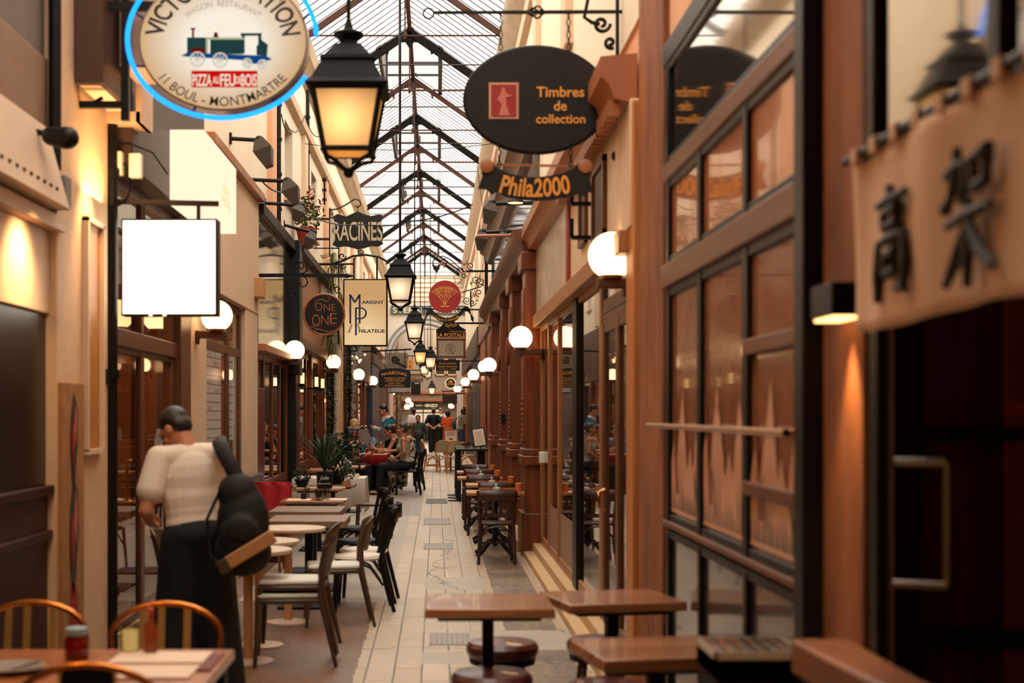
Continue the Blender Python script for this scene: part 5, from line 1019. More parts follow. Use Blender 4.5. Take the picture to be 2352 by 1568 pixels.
def bistro_chair(label, x, y, rz, m=None, seatm=None):
    m = m or black; t = thing('bistro_chair', label, 'chair', (x, y, 0), rz)
    for sx in (-1, 1):
        MB().tube([(sx*.17, .17, .44), (sx*.19, .2, 0)], [.019, .015], 8).build('leg', m, t); MB().tube([(sx*.2, -.27, .84), (sx*.19, -.22, .6), (sx*.18, -.18, .44), (sx*.19, -.29, 0)], [.018, .02, .02, .016], 8).build('leg', m, t)
    MB().lathe([(.01, .425), (.2, .425), (.215, .44), (.2, .462), (.01, .466)], 28).build('seat', seatm or linen, t)
    r = MB(); r.grid(lambda u, v: ((u-.5)*.44, -.275-.05*math.cos((u-.5)*PI), .74+.12*v), 12, 2); r.build('top_rail', m, t, solid=.022)
    s = MB()
    for q in (-.09, 0, .09): s.tube([(q, -.19, .45), (q, -.30, .76)], .009, 6)
    s.build('back_slat', m, t)
    for sx in (-1, 1): b = MB(); b.tube([(sx*.18, -.2, .22), (sx*.15, -.1, .36), (sx*.12, .03, .42)], .011, 6); b.tube([(sx*.185, .19, .22), (sx*.15, .12, .36), (sx*.1, .03, .42)], .011, 6); b.build('arched_brace', m, t)
    return t
def slat_chair(label, x, y, rz, m=None, grp=None, sc_=1):
    m = m or chairw; t = thing('slat_back_chair', label, 'chair', (x, y, 0), rz, grp, sc_)
    for sx in (-1, 1):
        MB().bar((sx*.17, .18, .43), (sx*.185, .2, 0), .034).build('leg', m, t); MB().tube([(sx*.205, -.26, .80), (sx*.18, -.2, .45), (sx*.2, -.26, 0)], [.017, .021, .017], 8).build('leg', m, t)
    MB().prism([(-.19, .2), (.19, .2), (.2, -.19), (-.2, -.19)], .42, .45, 'z').build('seat', m, t, bevel=.008); r = MB(); r.grid(lambda u, v: ((u-.5)*.44, -.255-.035*math.cos((u-.5)*PI), .69+.115*v+.01*math.cos((u-.5)*PI)*v), 12, 2); r.build('top_rail', m, t, solid=.024)
    MB().bar((-.19, -.215, .53), (.19, -.215, .53), .02, .04).build('back_rail', m, t)
    for q in (-.12, -.04, .04, .12): MB().bar((q, -.21, .53), (q, -.275, .70), .034, .012).build('slat', m, t)
    s = MB(); s.tube([(-.18, -.21, .12), (-.165, -.205, .3), (-.1, -.2, .39), (0, -.2, .41), (.1, -.2, .39), (.165, -.205, .3), (.18, -.21, .12)], .012, 6); s.bar((-.18, .19, .2), (.18, .19, .2), .02); s.build('arched_stretcher', m, t); return t
weave = two('gingham_rattan_weave', (70,56,48), (214,196,166), 'check', 90); weave2 = two('green_rattan_weave', (120,104,66), (206,184,136), 'check', 90)
def rattan_chair(label, x, y, rz, wv):
    t = thing('rattan_chair', label, 'chair', (x, y, 0), rz, 'woven rattan bistro chairs'); hoop = [(-.19, -.2, .45), (-.22, -.25, .65), (-.2, -.29, .80), (-.1, -.31, .87), (0, -.315, .885), (.1, -.31, .87), (.2, -.29, .80), (.22, -.25, .65), (.19, -.2, .45)]
    MB().tube(hoop, .018, 8).build('back_hoop', rattan, t); m = MB(); m.grid(lambda u, v: ((u-.5)*(.40-.12*v**3), -.23-.07*v-.02*math.cos((u-.5)*PI), .56+.3*v), 8, 8); m.build('woven_back', wv, t, solid=.012)
    MB().lathe([(.01, .43), (.2, .43), (.22, .445), (.2, .46), (.01, .46)], 24).build('seat', wv, t)
    for sx in (-1, 1): MB().tube([(sx*.17, .17, .44), (sx*.2, .2, 0)], .016, 8).build('leg', rattan, t); MB().tube([(sx*.18, -.2, .45), (sx*.2, -.27, 0)], .016, 8).build('leg', rattan, t)
    b = MB()
    for k in range(4): R = Matrix.Rotation(k*PI/2, 3, 'Z'); b.tube([R @ V(p) for p in ((-.18, .19, .15), (-.13, .19, .32), (0, .18, .4), (.13, .19, .32), (.18, .19, .15))], .01, 6)
    b.tube([(.19*math.cos(i*PI/10), .19*math.sin(i*PI/10), .16) for i in range(20)], .01, 6, closed=True); b.build('loop_brace', rattan, t); return t
gilt = mat('gilt_tube', (190,112,40), .25, metal=.9); slatm = mat('gilt_slat', (206,160,90), .35, metal=.6)
def gilt_chair(label, x, y, rz, pad=False):
    t = thing('gilt_metal_chair', label, 'chair', (x, y, 0), rz, 'gilt metal chairs'); pts = [(-.21, -.16, .45)]+[(-.235*math.cos(PI*i/12), -.20-.03*math.sin(PI*i/12), .70+.135*math.sin(PI*i/12)) for i in range(13)]+[(.21, -.16, .45)]
    MB().tube(pts, .013, 10).build('arched_back', gilt, t); MB().prism([(-.2, .2), (.2, .2), (.21, -.17), (-.21, -.17)], .43, .455, 'z').build('seat', slatm, t, bevel=.01)
    for q in (-.09, .02, .1) if not pad else (-.08, .08): MB().bar((q, -.17, .45), (q, -.222, .82), .03, .006).build('back_slat', slatm, t)
    if pad: MB().box(-.085, .085, -.24, -.2, .52, .835).build('back_pad', blk, t, bevel=.02)
    for sx in (-1, 1):
        for sy, q in ((1, .19), (-1, -.15)): MB().tube([(sx*.18, q, .44), (sx*.21, q+sy*.05, 0)], .014, 8).build('leg', gilt, t)
    return t
def stool(label, x, y, r=.19, h=.46):
    t = thing('round_stool', label, 'stool', (x, y, 0), 0, 'oxblood vinyl stools'); MB().lathe([(.01, h-.085), (r*.93, h-.085), (r, h-.06), (r*1.0, h-.03), (r*.9, h-.008), (.01, h)], 36).build('padded_seat', vinyl, t); MB().lathe([(r*.9, h-.12), (r*.93, h-.085)], 30).build('seat_ring', blk, t)
    for k in range(4): a = PI/4+k*PI/2; MB().tube([(r*.7*math.cos(a), r*.7*math.sin(a), h-.1), (r*.95*math.cos(a), r*.95*math.sin(a), .06), (r*.97*math.cos(a), r*.97*math.sin(a), 0)], [.016, .014, .022], 8).build('leg', fwood, t)
    MB().tube([(r*.86*math.cos(i*PI/12), r*.86*math.sin(i*PI/12), .16) for i in range(24)], .008, 6, closed=True).build('foot_ring', brass, t); return t
# -------- left terrace
round_table('round white table nearest, half behind the backpack', -1.25, 9.43); round_table('round white table with its left half behind the backpack, second one', -1.258, 10.08, .285); round_table('round white table farthest, its pale post standing clear', -1.169, 11.2, .295)
ply_chair('olive plywood chair with white cushion nearest on the left terrace, under another', -.97, 9.43, PI/2+.08); ply_chair('olive plywood chair stacked on the nearest one', -.95, 9.45, PI/2+.02, .085)
ply_chair('single olive plywood chair by the farthest round white table', -.80, 11.15, PI/2+.12); ply_chair('olive plywood chair on the wall side of the round tables', -1.72, 10.1, -PI/2)
table('thick plank table just past the round white tables', -1.42, -.76, 11.85, 12.55, .75, .06, tabwood2, 'post'); table('second thick plank table past the round white tables', -1.54, -.88, 13.0, 13.75, .75, .06, tabwood2, 'post')
bistro_chair('black bistro chair closest to the walkway, pale seat', -.66, 11.95, PI/2+.1); bistro_chair('black bistro chair tucked behind the one closest to the walkway', -.64, 12.5, PI/2-.05)
def round_back(label, x, y, rz):
    t = bistro_chair(label, x, y, rz, black, blk); return t
round_back('black round-seated chair at the second plank table', -.74, 13.4, PI/2); round_back('black chair at the table with glass shakers', -.84, 14.9, PI/2+.15)
table('wooden table set with glass shakers', -1.60, -.95, 14.45, 15.15, .75, .03, tabwood, 'post'); table('wooden table carrying the black lettered plant pot', -1.72, -1.12, 16.85, 17.5, .75, .03, tabwood, 'post'); table('wooden table behind the lettered plant pot', -1.6, -1.02, 17.7, 18.2, .75, .03, tabwood2, 'post')
bistro_chair('brown bentwood chair against the red cafe front', -1.82, 14.9, -PI/2, mat('bentwood_brown', (126,70,34), .35))
slat_chair('dark wooden chair at the white-clothed table', -.86, 18.9, PI/2)
t = table('table under a white cloth beyond the plant pot', -1.95, -1.0, 19.4, 20.2, .74, .03, honey, 'post')
def cloth(label, x0, x1, y0, y1, z, drop, m):
    c = MB(); n = 14; per = []
    for i in range(n): per.append((x0+(x1-x0)*i/n, y0))
    for i in range(n): per.append((x1, y0+(y1-y0)*i/n))
    for i in range(n): per.append((x1-(x1-x0)*i/n, y1))
    for i in range(n): per.append((x0, y1-(y1-y0)*i/n))
    cx, cy = (x0+x1)/2, (y0+y1)/2; vs = [(cx, cy, z)]+[(a, b, z) for a, b in per]; N = len(per)
    for i, (a, b) in enumerate(per):
        w = .02*math.sin(i*1.9)+.015; d = V((a-cx, b-cy, 0)).normalized()*w; vs.append((a+d.x, b+d.y, z-drop*(1+.12*math.sin(i*.9))))
    fs = [(0, 1+i, 1+(i+1) % N) for i in range(N)]+[(1+i, 1+N+i, 1+N+(i+1) % N, 1+(i+1) % N) for i in range(N)]; c.add(vs, fs)
    return tag(c.build('tablecloth', m, solid=.006), label, 'tablecloth')
cloth('white linen cloth with long folds, beyond the plant pot', -1.97, -.98, 19.37, 20.23, .755, .42, linen)
table('brown wooden table in front of the brown cafe front, far side of the white cloth', -2.0, -1.4, 21.6, 22.5, .78, .04, honey, 'post'); table('second brown table beside the seated party', -1.75, -1.2, 23.4, 24.2, .76, .03, honey, 'post')
t = thing('red_bench', 'dark wooden bench end with a red throw', 'bench', (-1.93, 16.2, 0)); MB().box(-2.08, -1.68, 15.7, 16.7, .36, .44).build('seat', chairw, t, wpos=True, bevel=.01); MB().box(-2.1, -2.04, 15.7, 16.7, .44, .95).build('backrest', chairw, t, wpos=True, bevel=.01); m = MB(); m.box(-2.08, -1.68, 15.7, 15.76, 0, .86); m.build('end_panel', chairw, t, wpos=True, bevel=.01)
thr = MB(); thr.grid(lambda u, v: (-2.02+.4*u+.012*math.sin(v*9), 15.66+.02*math.sin(u*14)-(.1 if False else 0)-.012*v, .885-.62*v*(.55+.45*u)), 14, 10); thr.grid(lambda u, v: (-2.02+.4*u, 15.66+.5*v, .885-.1*v+.02*math.sin(u*9)*v), 10, 6); tag(thr.build('red_throw', redcl, solid=.012), 'red cloth thrown over the dark bench end', 'blanket')
# -------- red-clothed table of the seated party
table('long table of the seated party', -1.66, -1.04, 29.4, 31.2, .765, .03, honey, 'post'); cloth('red tablecloth on the long table of the seated party', -1.69, -1.01, 29.37, 31.23, .782, .2, redcl)
for i, y in enumerate((29.55, 30.3, 31.0)):
    for x in (-1.52, -1.18): o = MB().box(x-.13, x+.13, y-.15, y+.15, .784, .79).build('placemat', paper); tag(o, 'white paper place mat on the red tablecloth', 'place mat', 'paper place mats on the red tablecloth')
def bottle(label, x, y, z, h, r, m, cap, nm='sauce_bottle', cat='bottle', grp=None):
    t = thing(nm, label, cat, (x, y, z), 0, grp); MB().lathe([(r*.95, 0), (r, .01), (r, h*.58), (r*.4, h*.74), (r*.4, h*.86)], 16).build('body', m, t); MB().lathe([(r*.45, h*.85), (r*.45, h), (.002, h)], 12).build('cap', cap, t); return t
orange_ = mat('orange_drink', (214,96,30), .2); bottle('orange soda bottle on the red tablecloth', -1.17, 29.9, .79, .26, .035, orange_, white); bottle('green bottle on the red tablecloth', -1.28, 30.2, .79, .28, .036, mat('green_bottle', (40,70,30), .15), gold); bottle('tall clear bottle on the red tablecloth', -1.4, 29.8, .79, .25, .04, clear, steel)
def tumbler(label, x, y, z, r=.036, h=.11, grp='drinking glasses on the tables', liquid=None):
    t = thing('drinking_glass', label, 'glass', (x, y, z), 0, grp); MB().lathe([(r*.85, 0), (r*.85, .006), (r, h), (r*.94, h), (r*.78, .01), (.004, .01)], 18).build('glass_wall', clear, t)
    if liquid: MB().lathe([(r*.76, .012), (r*.88, h*.7), (.004, h*.7)], 16).build('drink', liquid, t)
    return t
for i, (x, y) in enumerate(((-1.45, 29.6), (-1.33, 29.55), (-1.24, 30.6), (-1.5, 30.7))): tumbler('clear glass standing among the place mats of the seated party', x, y, .79, grp='glasses on the red tablecloth')
for x, y, l in ((-1.28, 14.75, 'dark pepper shaker on the wooden table with shakers'),): bottle(l, x-.1, y, .75, .11, .028, blk, steel, 'pepper_shaker', 'shaker')
for i, (x, y) in enumerate(((-1.22, 14.6), (-1.18, 14.75), (-1.13, 14.66), (-1.36, 14.9))): tumbler('upturned clear tumbler on the table beyond the plank tables', x, y, .75, .034, .12, 'tumblers on the shaker table')
for i, (x, y, l) in enumerate(((-1.05, 14.75, 'paper place mat on the shaker table by the walkway'), (-1.42, 14.7, 'paper place mat on the shaker table by the wall'), (-1.55, 17.1, 'paper place mat left of the lettered plant pot'), (-1.22, 17.15, 'paper place mat right of the lettered plant pot'), (-1.2, 19.75, 'folded card menu on the white cloth'))): tag(MB().box(x-.12, x+.12, y-.15, y+.15, .751 if i < 4 else .763, .757 if i < 4 else .80).build('place_mat', paper), l, 'place mat')
# plants
leafm = mat('dark_leaf', (44,70,34), .5, var=.4, vs=9); leafy = mat('yellow_green_leaf', (128,124,62), .6, var=.4, vs=9); stemm = mat('stem_green', (70,80,40), .6)
def blades(mb, c, n, L, spread, w=.012, droop=.5, up=1.0):
    for i in range(n):
        a = random.uniform(0, 2*PI); l = L*random.uniform(.55, 1.1); s = spread*random.uniform(.2, 1); d = V((math.cos(a), math.sin(a), 0)); side = V((-d.y, d.x, 0)); p = []
        for k in range(5): u = k/4; p.append(V(c)+d*s*u*(1+.3*u)+V((0, 0, l*(u*up-droop*u*u))))
        vs = []
        for k, q in enumerate(p): ww = w*(1-(k/4)**2)+.001; vs += [q-side*ww, q+side*ww]
        mb.add(vs, [(2*k, 2*k+1, 2*k+3, 2*k+2) for k in range(4)])
def leaves(mb, c, n, R, s):
    for i in range(n):
        v = V((random.gauss(0, 1), random.gauss(0, 1), random.gauss(0, 1))).normalized()*R*random.random()**.4; p = V(c)+v; a = V((random.gauss(0, 1), random.gauss(0, 1), random.gauss(0, .6))).normalized()*s; b = a.cross(V((random.random(), random.random(), 1))).normalized()*s*.4
        mb.add([p-a, p+b, p+a, p-b], [(0, 1, 2, 3)])
t = thing('potted_fern', 'feathery fern in a square black pot with white chalk writing', 'plant', (-1.34, 17.05, .75)); MB().frust(.085, .085, 0, .095, .095, .2).build('pot', blk, t, bevel=.005)
m = MB(); put_text(m, 'Jolie', (-1.34, 16.95, .87), .06, shear=.3); put_text(m, 'Gourmande', (-1.34, 16.95, .81), None, width=.15, shear=.3); m.build('chalk_lettering', white, t, wpos=True, smooth=False)
m = MB(); blades(m, (0, 0, .19), 110, .55, .26, .010, .45, 1.25); m.build('foliage', leafm, t, recalc=False)
t = thing('potted_bush', 'broad leafy bush behind the lettered pot', 'plant', (-1.25, 18.0, .75)); MB().lathe([(.07, 0), (.1, .16), (.01, .16)], 18).build('pot', blk, t); m = MB(); leaves(m, (0.05, 0, .38), 420, .28, .05); m.build('foliage', leafm, t, recalc=False)
t = thing('flower_pot', 'white-flowered little plant on a wooden cube, right of the lettered pot', 'plant', (-1.1, 17.3, .75)); MB().box(-.05, .05, -.05, .05, 0, .07).build('wooden_cube', honey, t, bevel=.004); m = MB(); leaves(m, (0, 0, .18), 160, .12, .03); m.build('foliage', leafm, t, recalc=False); m = MB(); leaves(m, (0, 0, .24), 60, .12, .02); m.build('blossom', white, t, recalc=False)
t = thing('herb_pot', 'low bushy herb in a dark bowl at the corner of the lettered-pot table', 'plant', (-1.62, 17.1, .75)); MB().lathe([(.05, 0), (.09, .1), (.01, .1)], 16).build('pot', blk, t); m = MB(); leaves(m, (0, 0, .14), 200, .13, .03); m.build('foliage', leafm, t, recalc=False)
m = MB()
for i in range(26): blades(m, (-1.85+random.uniform(-.12, .12), 25.6+random.uniform(-.3, .3), 4.5-.065*i), 9, .32, .18, .012, 1.6, .3)
for q in range(3): m.tube([(-2.08, 25.4+.2*q, 4.45), (-1.9, 25.4+.2*q, 4.5), (-1.85, 25.5+.1*q, 2.9)], .012, 5)
tag(m.build('hanging_plant', leafy, recalc=False), 'long yellow-green hanging plant trailing down behind the round sign', 'plant')
t = thing('window_flower_pot', 'red flower pot with red blooms on the fascia ledge', 'plant', (-1.97, 21.5, 4.14)); MB().lathe([(.1, 0), (.15, .26), (.16, .26), (.16, .3), (.01, .28)], 20).build('pot', mat('red_pot', (160,40,22), .5), t); m = MB(); leaves(m, (0, 0, .5), 240, .28, .05); m.build('foliage', mat('fresh_leaf', (96,110,50), .6), t, recalc=False); m = MB(); leaves(m, (0, 0, .66), 70, .28, .045); m.build('blossom', redcl, t, recalc=False)
frost = mat('frosted_fir_tip', (190,186,170), .7)
def garland(label, x, y, z0, z1, r):
    t = thing('fir_garland', label, 'garland', (x, y, z0), 0, 'fir garlands on the pillars'); core = MB().tube([(0, 0, 0), (.02, 0, (z1-z0)*.5), (0, 0, z1-z0)], .03, 6).build('wire_core', leafm, t); m = MB(); f = MB(); n = int((z1-z0)*1300)
    for i in range(n):
        z = (z1-z0)*random.random(); a = random.uniform(0, 2*PI); d = V((math.cos(a), math.sin(a), random.uniform(-.3, .5))); l = r*random.uniform(.6, 1.1); p = V((0, 0, z)); q = p+d*l; s = V((-math.sin(a), math.cos(a), .3))*.011; e = f if i % 3 == 0 else m
        if e is f: p = p+d*l*.6
        e.add([p-s, p+s, q], [(0, 1, 2)])
    m.build('fir_needle', leafm, t, recalc=False); f.build('frosted_needle', frost, t, recalc=False); return t
garland('thick fir garland down the pillar left of the tan stone pilaster', -1.98, 26.9, .95, 3.7, .16); garland('thinner fir garland on the far side of the tan stone pilaster', -1.98, 32.3, .95, 3.9, .17)
garland('arching fir garland with red bows over the brown front', -1.9, 33.2, 3.0, 3.9, .2)
t = thing('ivy_column', 'leafy ivy climbing the far pale pilaster', 'plant', (-1.85, 66.5, 0)); m = MB()
for i in range(26): leaves(m, (random.uniform(-.1, .1), 0, .9+.1*i), 22, .22, .06)
m.build('foliage', leafy, t, recalc=False); MB().tube([(0, 0, 0), (0, 0, 3.3)], .04, 6).build('stem', stemm, t)
# -------- right terrace
gl_t = 'small set tables along the carved front'
RT = [(.34, 1.0, 16.05, 16.65), (.37, 1.0, 17.75, 18.35), (.29, .92, 19.7, 20.3), (.31, .92, 21.65, 22.25)]
rl = ['honey table behind the front slat-back chair, orange cup at its corner', 'second honey table from the front slat-back chair', 'third honey table along the carved front', 'fourth honey table, next to the black high tables']
for (a, b, c, d), l in zip(RT, rl): table(l, a, b, c, d, .75, .035, honey, 'cast', group=gl_t)
cl_ = ['slat-back chair in front of the first honey table, its whole back in view', 'slat-back chair between the first and second honey tables', 'slat-back chair between the second and third honey tables', 'slat-back chair between the third and fourth honey tables', 'slat-back chair on the far side of the fourth honey table']
for i, (x, y) in enumerate(((.655, 15.72), (.72, 17.4), (.62, 19.35), (.62, 21.3), (.62, 22.9))): slat_chair(cl_[i], x, y, 0 if i < 4 else PI, grp='slat-back chairs of the right terrace')
napk = mat('rust_napkin_box', (150,66,36), .5)
for i, (a, b, c, d) in enumerate(RT):
    n = ('first', 'second', 'third', 'fourth')[i]; cx = (a+b)/2
    t = thing('glass_bowl', 'upturned clear glass bowl on the %s honey table' % n, 'bowl', (cx+.02, c+.3, .75)); MB().lathe([(.07, 0), (.075, .02), (.06, .07), (.03, .09), (.02, .1), (.02, .12), (.004, .12)], 18).build('bowl', clear, t); MB().lathe([(.05, .0), (.05, .04), (.004, .05)], 14).build('folded_linen', linen, t)
    tag(MB().box(cx-.18, b-.08, d-.1, d-.04, .75, .775).build('menu_rail', napk, bevel=.004), 'brown slim box along the far edge of the %s honey table' % n, 'menu holder')
    for k, x in enumerate((a+.18, b-.2)): 
        m = MB(); m.box(x-.06, x+.06, c+.12, c+.24, .75, .758); m.bar((x-.03, c+.1, .76), (x-.03, c+.26, .76), .008, .004); m.bar((x+.02, c+.1, .76), (x+.02, c+.26, .76), .008, .004); tag(m.build('napkin', linen, bevel=.002), 'white napkin with cutlery, %s side of the %s honey table' % (('walkway', 'wall')[k], n), 'napkin')
    t = thing('orange_cup', 'small rust-orange pot at the wall corner of the %s honey table' % n, 'pot', (b-.06, c+.2, .75)); MB().lathe([(.035, 0), (.04, .09), (.036, .09), (.03, .02), (.004, .02)], 16).build('cup', mat('rust_orange_pot', (190,96,40), .4), t); MB().lathe([(.041, .09), (.041, .1), (.036, .1)], 16).build('rim', gold, t)
hl = ['front black high table with two disc feet', 'middle black high table with two disc feet', 'rear black high table with two disc feet']
for i, y in enumerate((26.7, 27.6, 28.5)):
    t = thing('high_table', hl[i], 'table', (.66, y, 0), 0, 'black high tables'); MB().box(-.3, .3, -.28, .28, .94, .98).build('tabletop', black, t, bevel=.006)
    for x in (-.25, .2): MB().bar((x, 0, .02), (x, 0, .94), .09).build('post', black, t); MB().lathe([(.2, 0), (.2, .02), (.05, .035)], 24, (x, 0, 0)).build('disc_foot', black, t)
for i, (x, y) in enumerate(((.55, 26.6), (.7, 26.7), (.62, 27.6))): tumbler('clear glass on the black high tables', x, y, .98, .035, .1, 'glasses on the high tables')
t = thing('menu_stand', 'black-framed pale menu tilted on the front high table', 'menu', (.8, 26.5, .98)); R = Matrix.Translation((.82, 26.5, 1.02)) @ Matrix.Rotation(-.16, 4, 'Y') @ Matrix.Rotation(-.15, 4, 'X'); R = Matrix.Translation(-t.location) @ R
MB().xf(R).box(-.12, .12, -.01, .01, 0, .36).build('frame', black, t, bevel=.004); MB().xf(R).box(-.1, .1, -.014, -.008, .025, .335).build('menu_sheet', paper, t); m = MB().xf(R)
for k in range(6): m.box(-.06, .06, -.0155, -.014, .07+.04*k, .078+.04*k)
m.build('printed_line', mat('grey_print', (150,130,110), .6), t); MB().xf(R).bar((0, .0, .02), (0, .12, -.03), .02).build('easel_leg', black, t)
for i, (x, y) in enumerate(((.55, 31.3), (.85, 31.5))):
    t = thing('wooden_stool', ('small orange wooden stool under the black high tables, walkway side', 'small orange wooden stool under the black high tables, wall side')[i], 'stool', (x, y, 0)); MB().box(-.16, .16, -.16, .16, .42, .45).build('seat', honey, t, bevel=.005)
    for sx in (-1, 1):
        for sy in (-1, 1): MB().bar((sx*.13, sy*.13, .42), (sx*.15, sy*.15, 0), .03).build('leg', honey, t)
rattan_chair('rattan chair with dark gingham back, turned away, next to the walkway', .18, 39.6, 0, weave); rattan_chair('rattan chair with greenish woven back, turned away', .47, 39.0, .05, weave2); rattan_chair('rattan chair seen from its side at the edge of the walkway', -.13, 40.1, -PI/2+.2, weave); rattan_chair('second rattan chair in profile behind the one at the walkway edge', -.1, 40.9, -PI/2, weave); rattan_chair('rattan chair on the wall side of the far terrace table', .88, 40.6, PI/2, weave)
table('square far terrace table among the rattan chairs', .12, .68, 40.2, 40.9, .76, .03, honey, 'post')
t = thing('menu_board_stand', 'wooden stand with a printed board behind the rattan chairs', 'menu', (.42, 42, 0)); MB().box(.22, .62, 42, 42.05, .78, 1.16).build('board', copper, t, wpos=True); MB().box(.25, .59, 41.99, 42.0, .81, 1.12).build('menu_sheet', paper, t, wpos=True); m = MB()
for k in range(4): m.box(.3, .54, 41.985, 41.99, .98+.035*k, .99+.035*k)
m.ell((.42, 41.985, .88), .06, .005, .03); m.build('printed_line', mat('rust_print_line', (140,80,60), .6), t, wpos=True)
for x in (.26, .58): MB().bar((x, 42.02, 0), (x, 42.02, .78), .04).build('leg', copper, t, wpos=True)
table('small table beyond the rattan chairs', .3, .85, 43, 43.6, .76, .03, honey, 'post')
for i, (x, y) in enumerate(((-.22, 42.6), (.8, 43.4), (.95, 36.5))):
    tag(MB().ell((x, y, .62), .17, .14, .2).ell((x+.03, y, .44), .15, .13, .14).build('leather_bag', blk), ('black bag hanging from the profile rattan chair', 'black bag beyond the far terrace table', 'black bag by the orange pilaster')[i], 'bag') if i < 0 else None
# -------- near right: wooden tables, stools, caddy, rail
table('near wooden table standing in the walkway, plain square top', -.055, .545, 6.53, 7.1, .75, .045, tabwood, 'post'); table('near wooden table turned a little, beside the glazed shop door', .565, 1.15, 6.72, 7.24, .75, .045, tabwood, 'post', rz=.2)
table('nearest wooden table, in front of the noodle bar windows', .565, 1.11, 5.22, 5.72, .75, .05, tabwood, 'post', rz=.16)
stool('oxblood stool behind the plain walkway table', .345, 7.46, .19); stool('oxblood stool under the plain walkway table, closest to the camera', .255, 6.58, .19); stool('oxblood stool behind the turned table', .87, 7.56, .18); stool('oxblood stool between the two turned tables', .76, 6.32, .18)
t = thing('cutlery_caddy', 'metal-topped black cabinet standing against the noodle bar', 'cabinet', (1.04, 4.72, 0)); MB().box(.9, 1.17, 4.56, 4.86, 0, .8).build('body', blk, t, wpos=True, bevel=.006); m = MB()
for a in ((.89, .9, 4.55, 4.87), (1.17, 1.18, 4.55, 4.87), (.89, 1.18, 4.55, 4.56), (.89, 1.18, 4.86, 4.87)): m.box(a[0], a[1], a[2], a[3], .8, .885)
m.box(.89, 1.18, 4.55, 4.87, .8, .86); m.build('steel_tray', mat('pale_steel', (206,196,184), .25, metal=.5), t, wpos=True); m = MB()
for k in range(7): m.bar((.91+.04*k, 4.58, .868+.003*k), (.915+.04*k, 4.84, .885), .014, .006)
m.build('cutlery', brass, t, wpos=True)
m = MB(); m.prism([(1.02, 4.1), (1.19, 4.1), (1.19, 2.9), (1.09, 2.9)], .9, 1.0, 'z'); tag(m.build('wooden_rail', wood('lit_brown_rail', (150,90,54), (104,58,32), 'y', .4), bevel=.012), 'low brown wooden rail by the noodle bar entrance', 'rail'); m = MB(); m.prism([(1.045, 4.06), (1.18, 4.06), (1.18, 2.92), (1.11, 2.92)], 0, .9, 'z'); tag(m.build('planter_wall', maroon), 'dark boxed base under the low brown wooden rail', 'planter')  # lit top edge of the dark box put into the rail's lighter wood
# -------- near left: set table with gilt chairs
table('set wooden table with a marble-pale edge, by the black shop front', -1.95, -.77, 4.72, 5.42, .75, .04, wood('orange_table_wood', (190,110,56), (140,74,34), 'x', .3, coat=.3), 'legs')  # table wood is orange brown by itself
gilt_chair('gilt chair with arched back across the set table, below the man in white', -1.155, 5.86, PI); gilt_chair('gilt chair with arched back at the corner by the red wainscot', -1.74, 5.9, PI); gilt_chair('gilt chair with a black pad, on the camera side of the set table', -1.13, 4.82, 0, True)
for i, (x, y, l) in enumerate(((-.98, 5.22, 'cream paper place mat on the walkway side of the set table'), (-.98, 4.93, 'cream paper place mat nearest the camera on the set table'))): tag(MB().box(x-.2, x+.14, y-.12, y+.12, .75, .756).build('place_mat', paper), l, 'place mat')
o = MB().box(-.835, -.79, 4.95, 5.3, .75, .757).build('red_napkin', mat('dark_red_napkin', (110,20,16), .6)); tag(o, 'dark red strip of napkin at the table corner', 'napkin')
t = thing('jam_jar', 'glass jar of dark red sauce with a pale blue lid', 'jar', (-1.315, 5.2, .75)); MB().lathe([(.042, 0), (.046, .02), (.044, .075), (.036, .085), (.036, .095)], 20).build('jar', mat('red_sauce', (120,10,8), .12, coat=.8), t); MB().lathe([(.04, .09), (.04, .115), (.004, .117)], 20).build('lid', mat('pale_blue_lid', (150,176,184), .5), t)
bottle('hot sauce bottle with an orange cap beside the far edge of the set table', -1.07, 5.32, .75, .17, .026, mat('red_brown_sauce', (150,70,40), .2), mat('orange_cap', (214,70,24), .4)); t = thing('glass_cup', 'clear glass cup next to the hot sauce, given a yellow glow inside', 'candle', (-1.15, 5.34, .75)); MB().lathe([(.034, 0), (.038, .11), (.034, .11), (.03, .01), (.004, .01)], 18).build('glass_wall', clear, t); MB().lathe([(.028, .012), (.03, .085), (.004, .085)], 16).build('glow_core', emis('yellow_glow', (255,206,120), .8), t)  # yellowish brightness of the glass cup put in as a glowing core
t = thing('glass_carafe', 'clear glass carafe at the wall end of the set table', 'carafe', (-1.62, 5.05, .75)); MB().lathe([(.05, 0), (.06, .03), (.055, .1), (.03, .17), (.028, .24), (.034, .26), (.03, .26), (.024, .18), (.048, .1), (.05, .02), (.004, .01)], 22).build('glass_wall', clear, t); MB().lathe([(.048, .012), (.052, .04), (.048, .09), (.004, .095)], 18).build('water', mat('pale_water', (220,200,170), .1, spec=.6), t)
m = MB(); m.lathe([(.06, 0), (.1, .012), (.12, .022), (.115, .022), (.004, .01)], 28, (-1.48, 4.95, .75)); tag(m.build('side_plate', mat('grey_plate', (150,136,126), .3)), 'grey plate between the carafe and the red jar', 'plate')
m = MB(); m.bar((-1.5, 4.8, .76), (-1.4, 5.02, .78), .012, .006); tag(m.build('table_knife', steel), 'steel knife lying across the grey plate', 'knife')
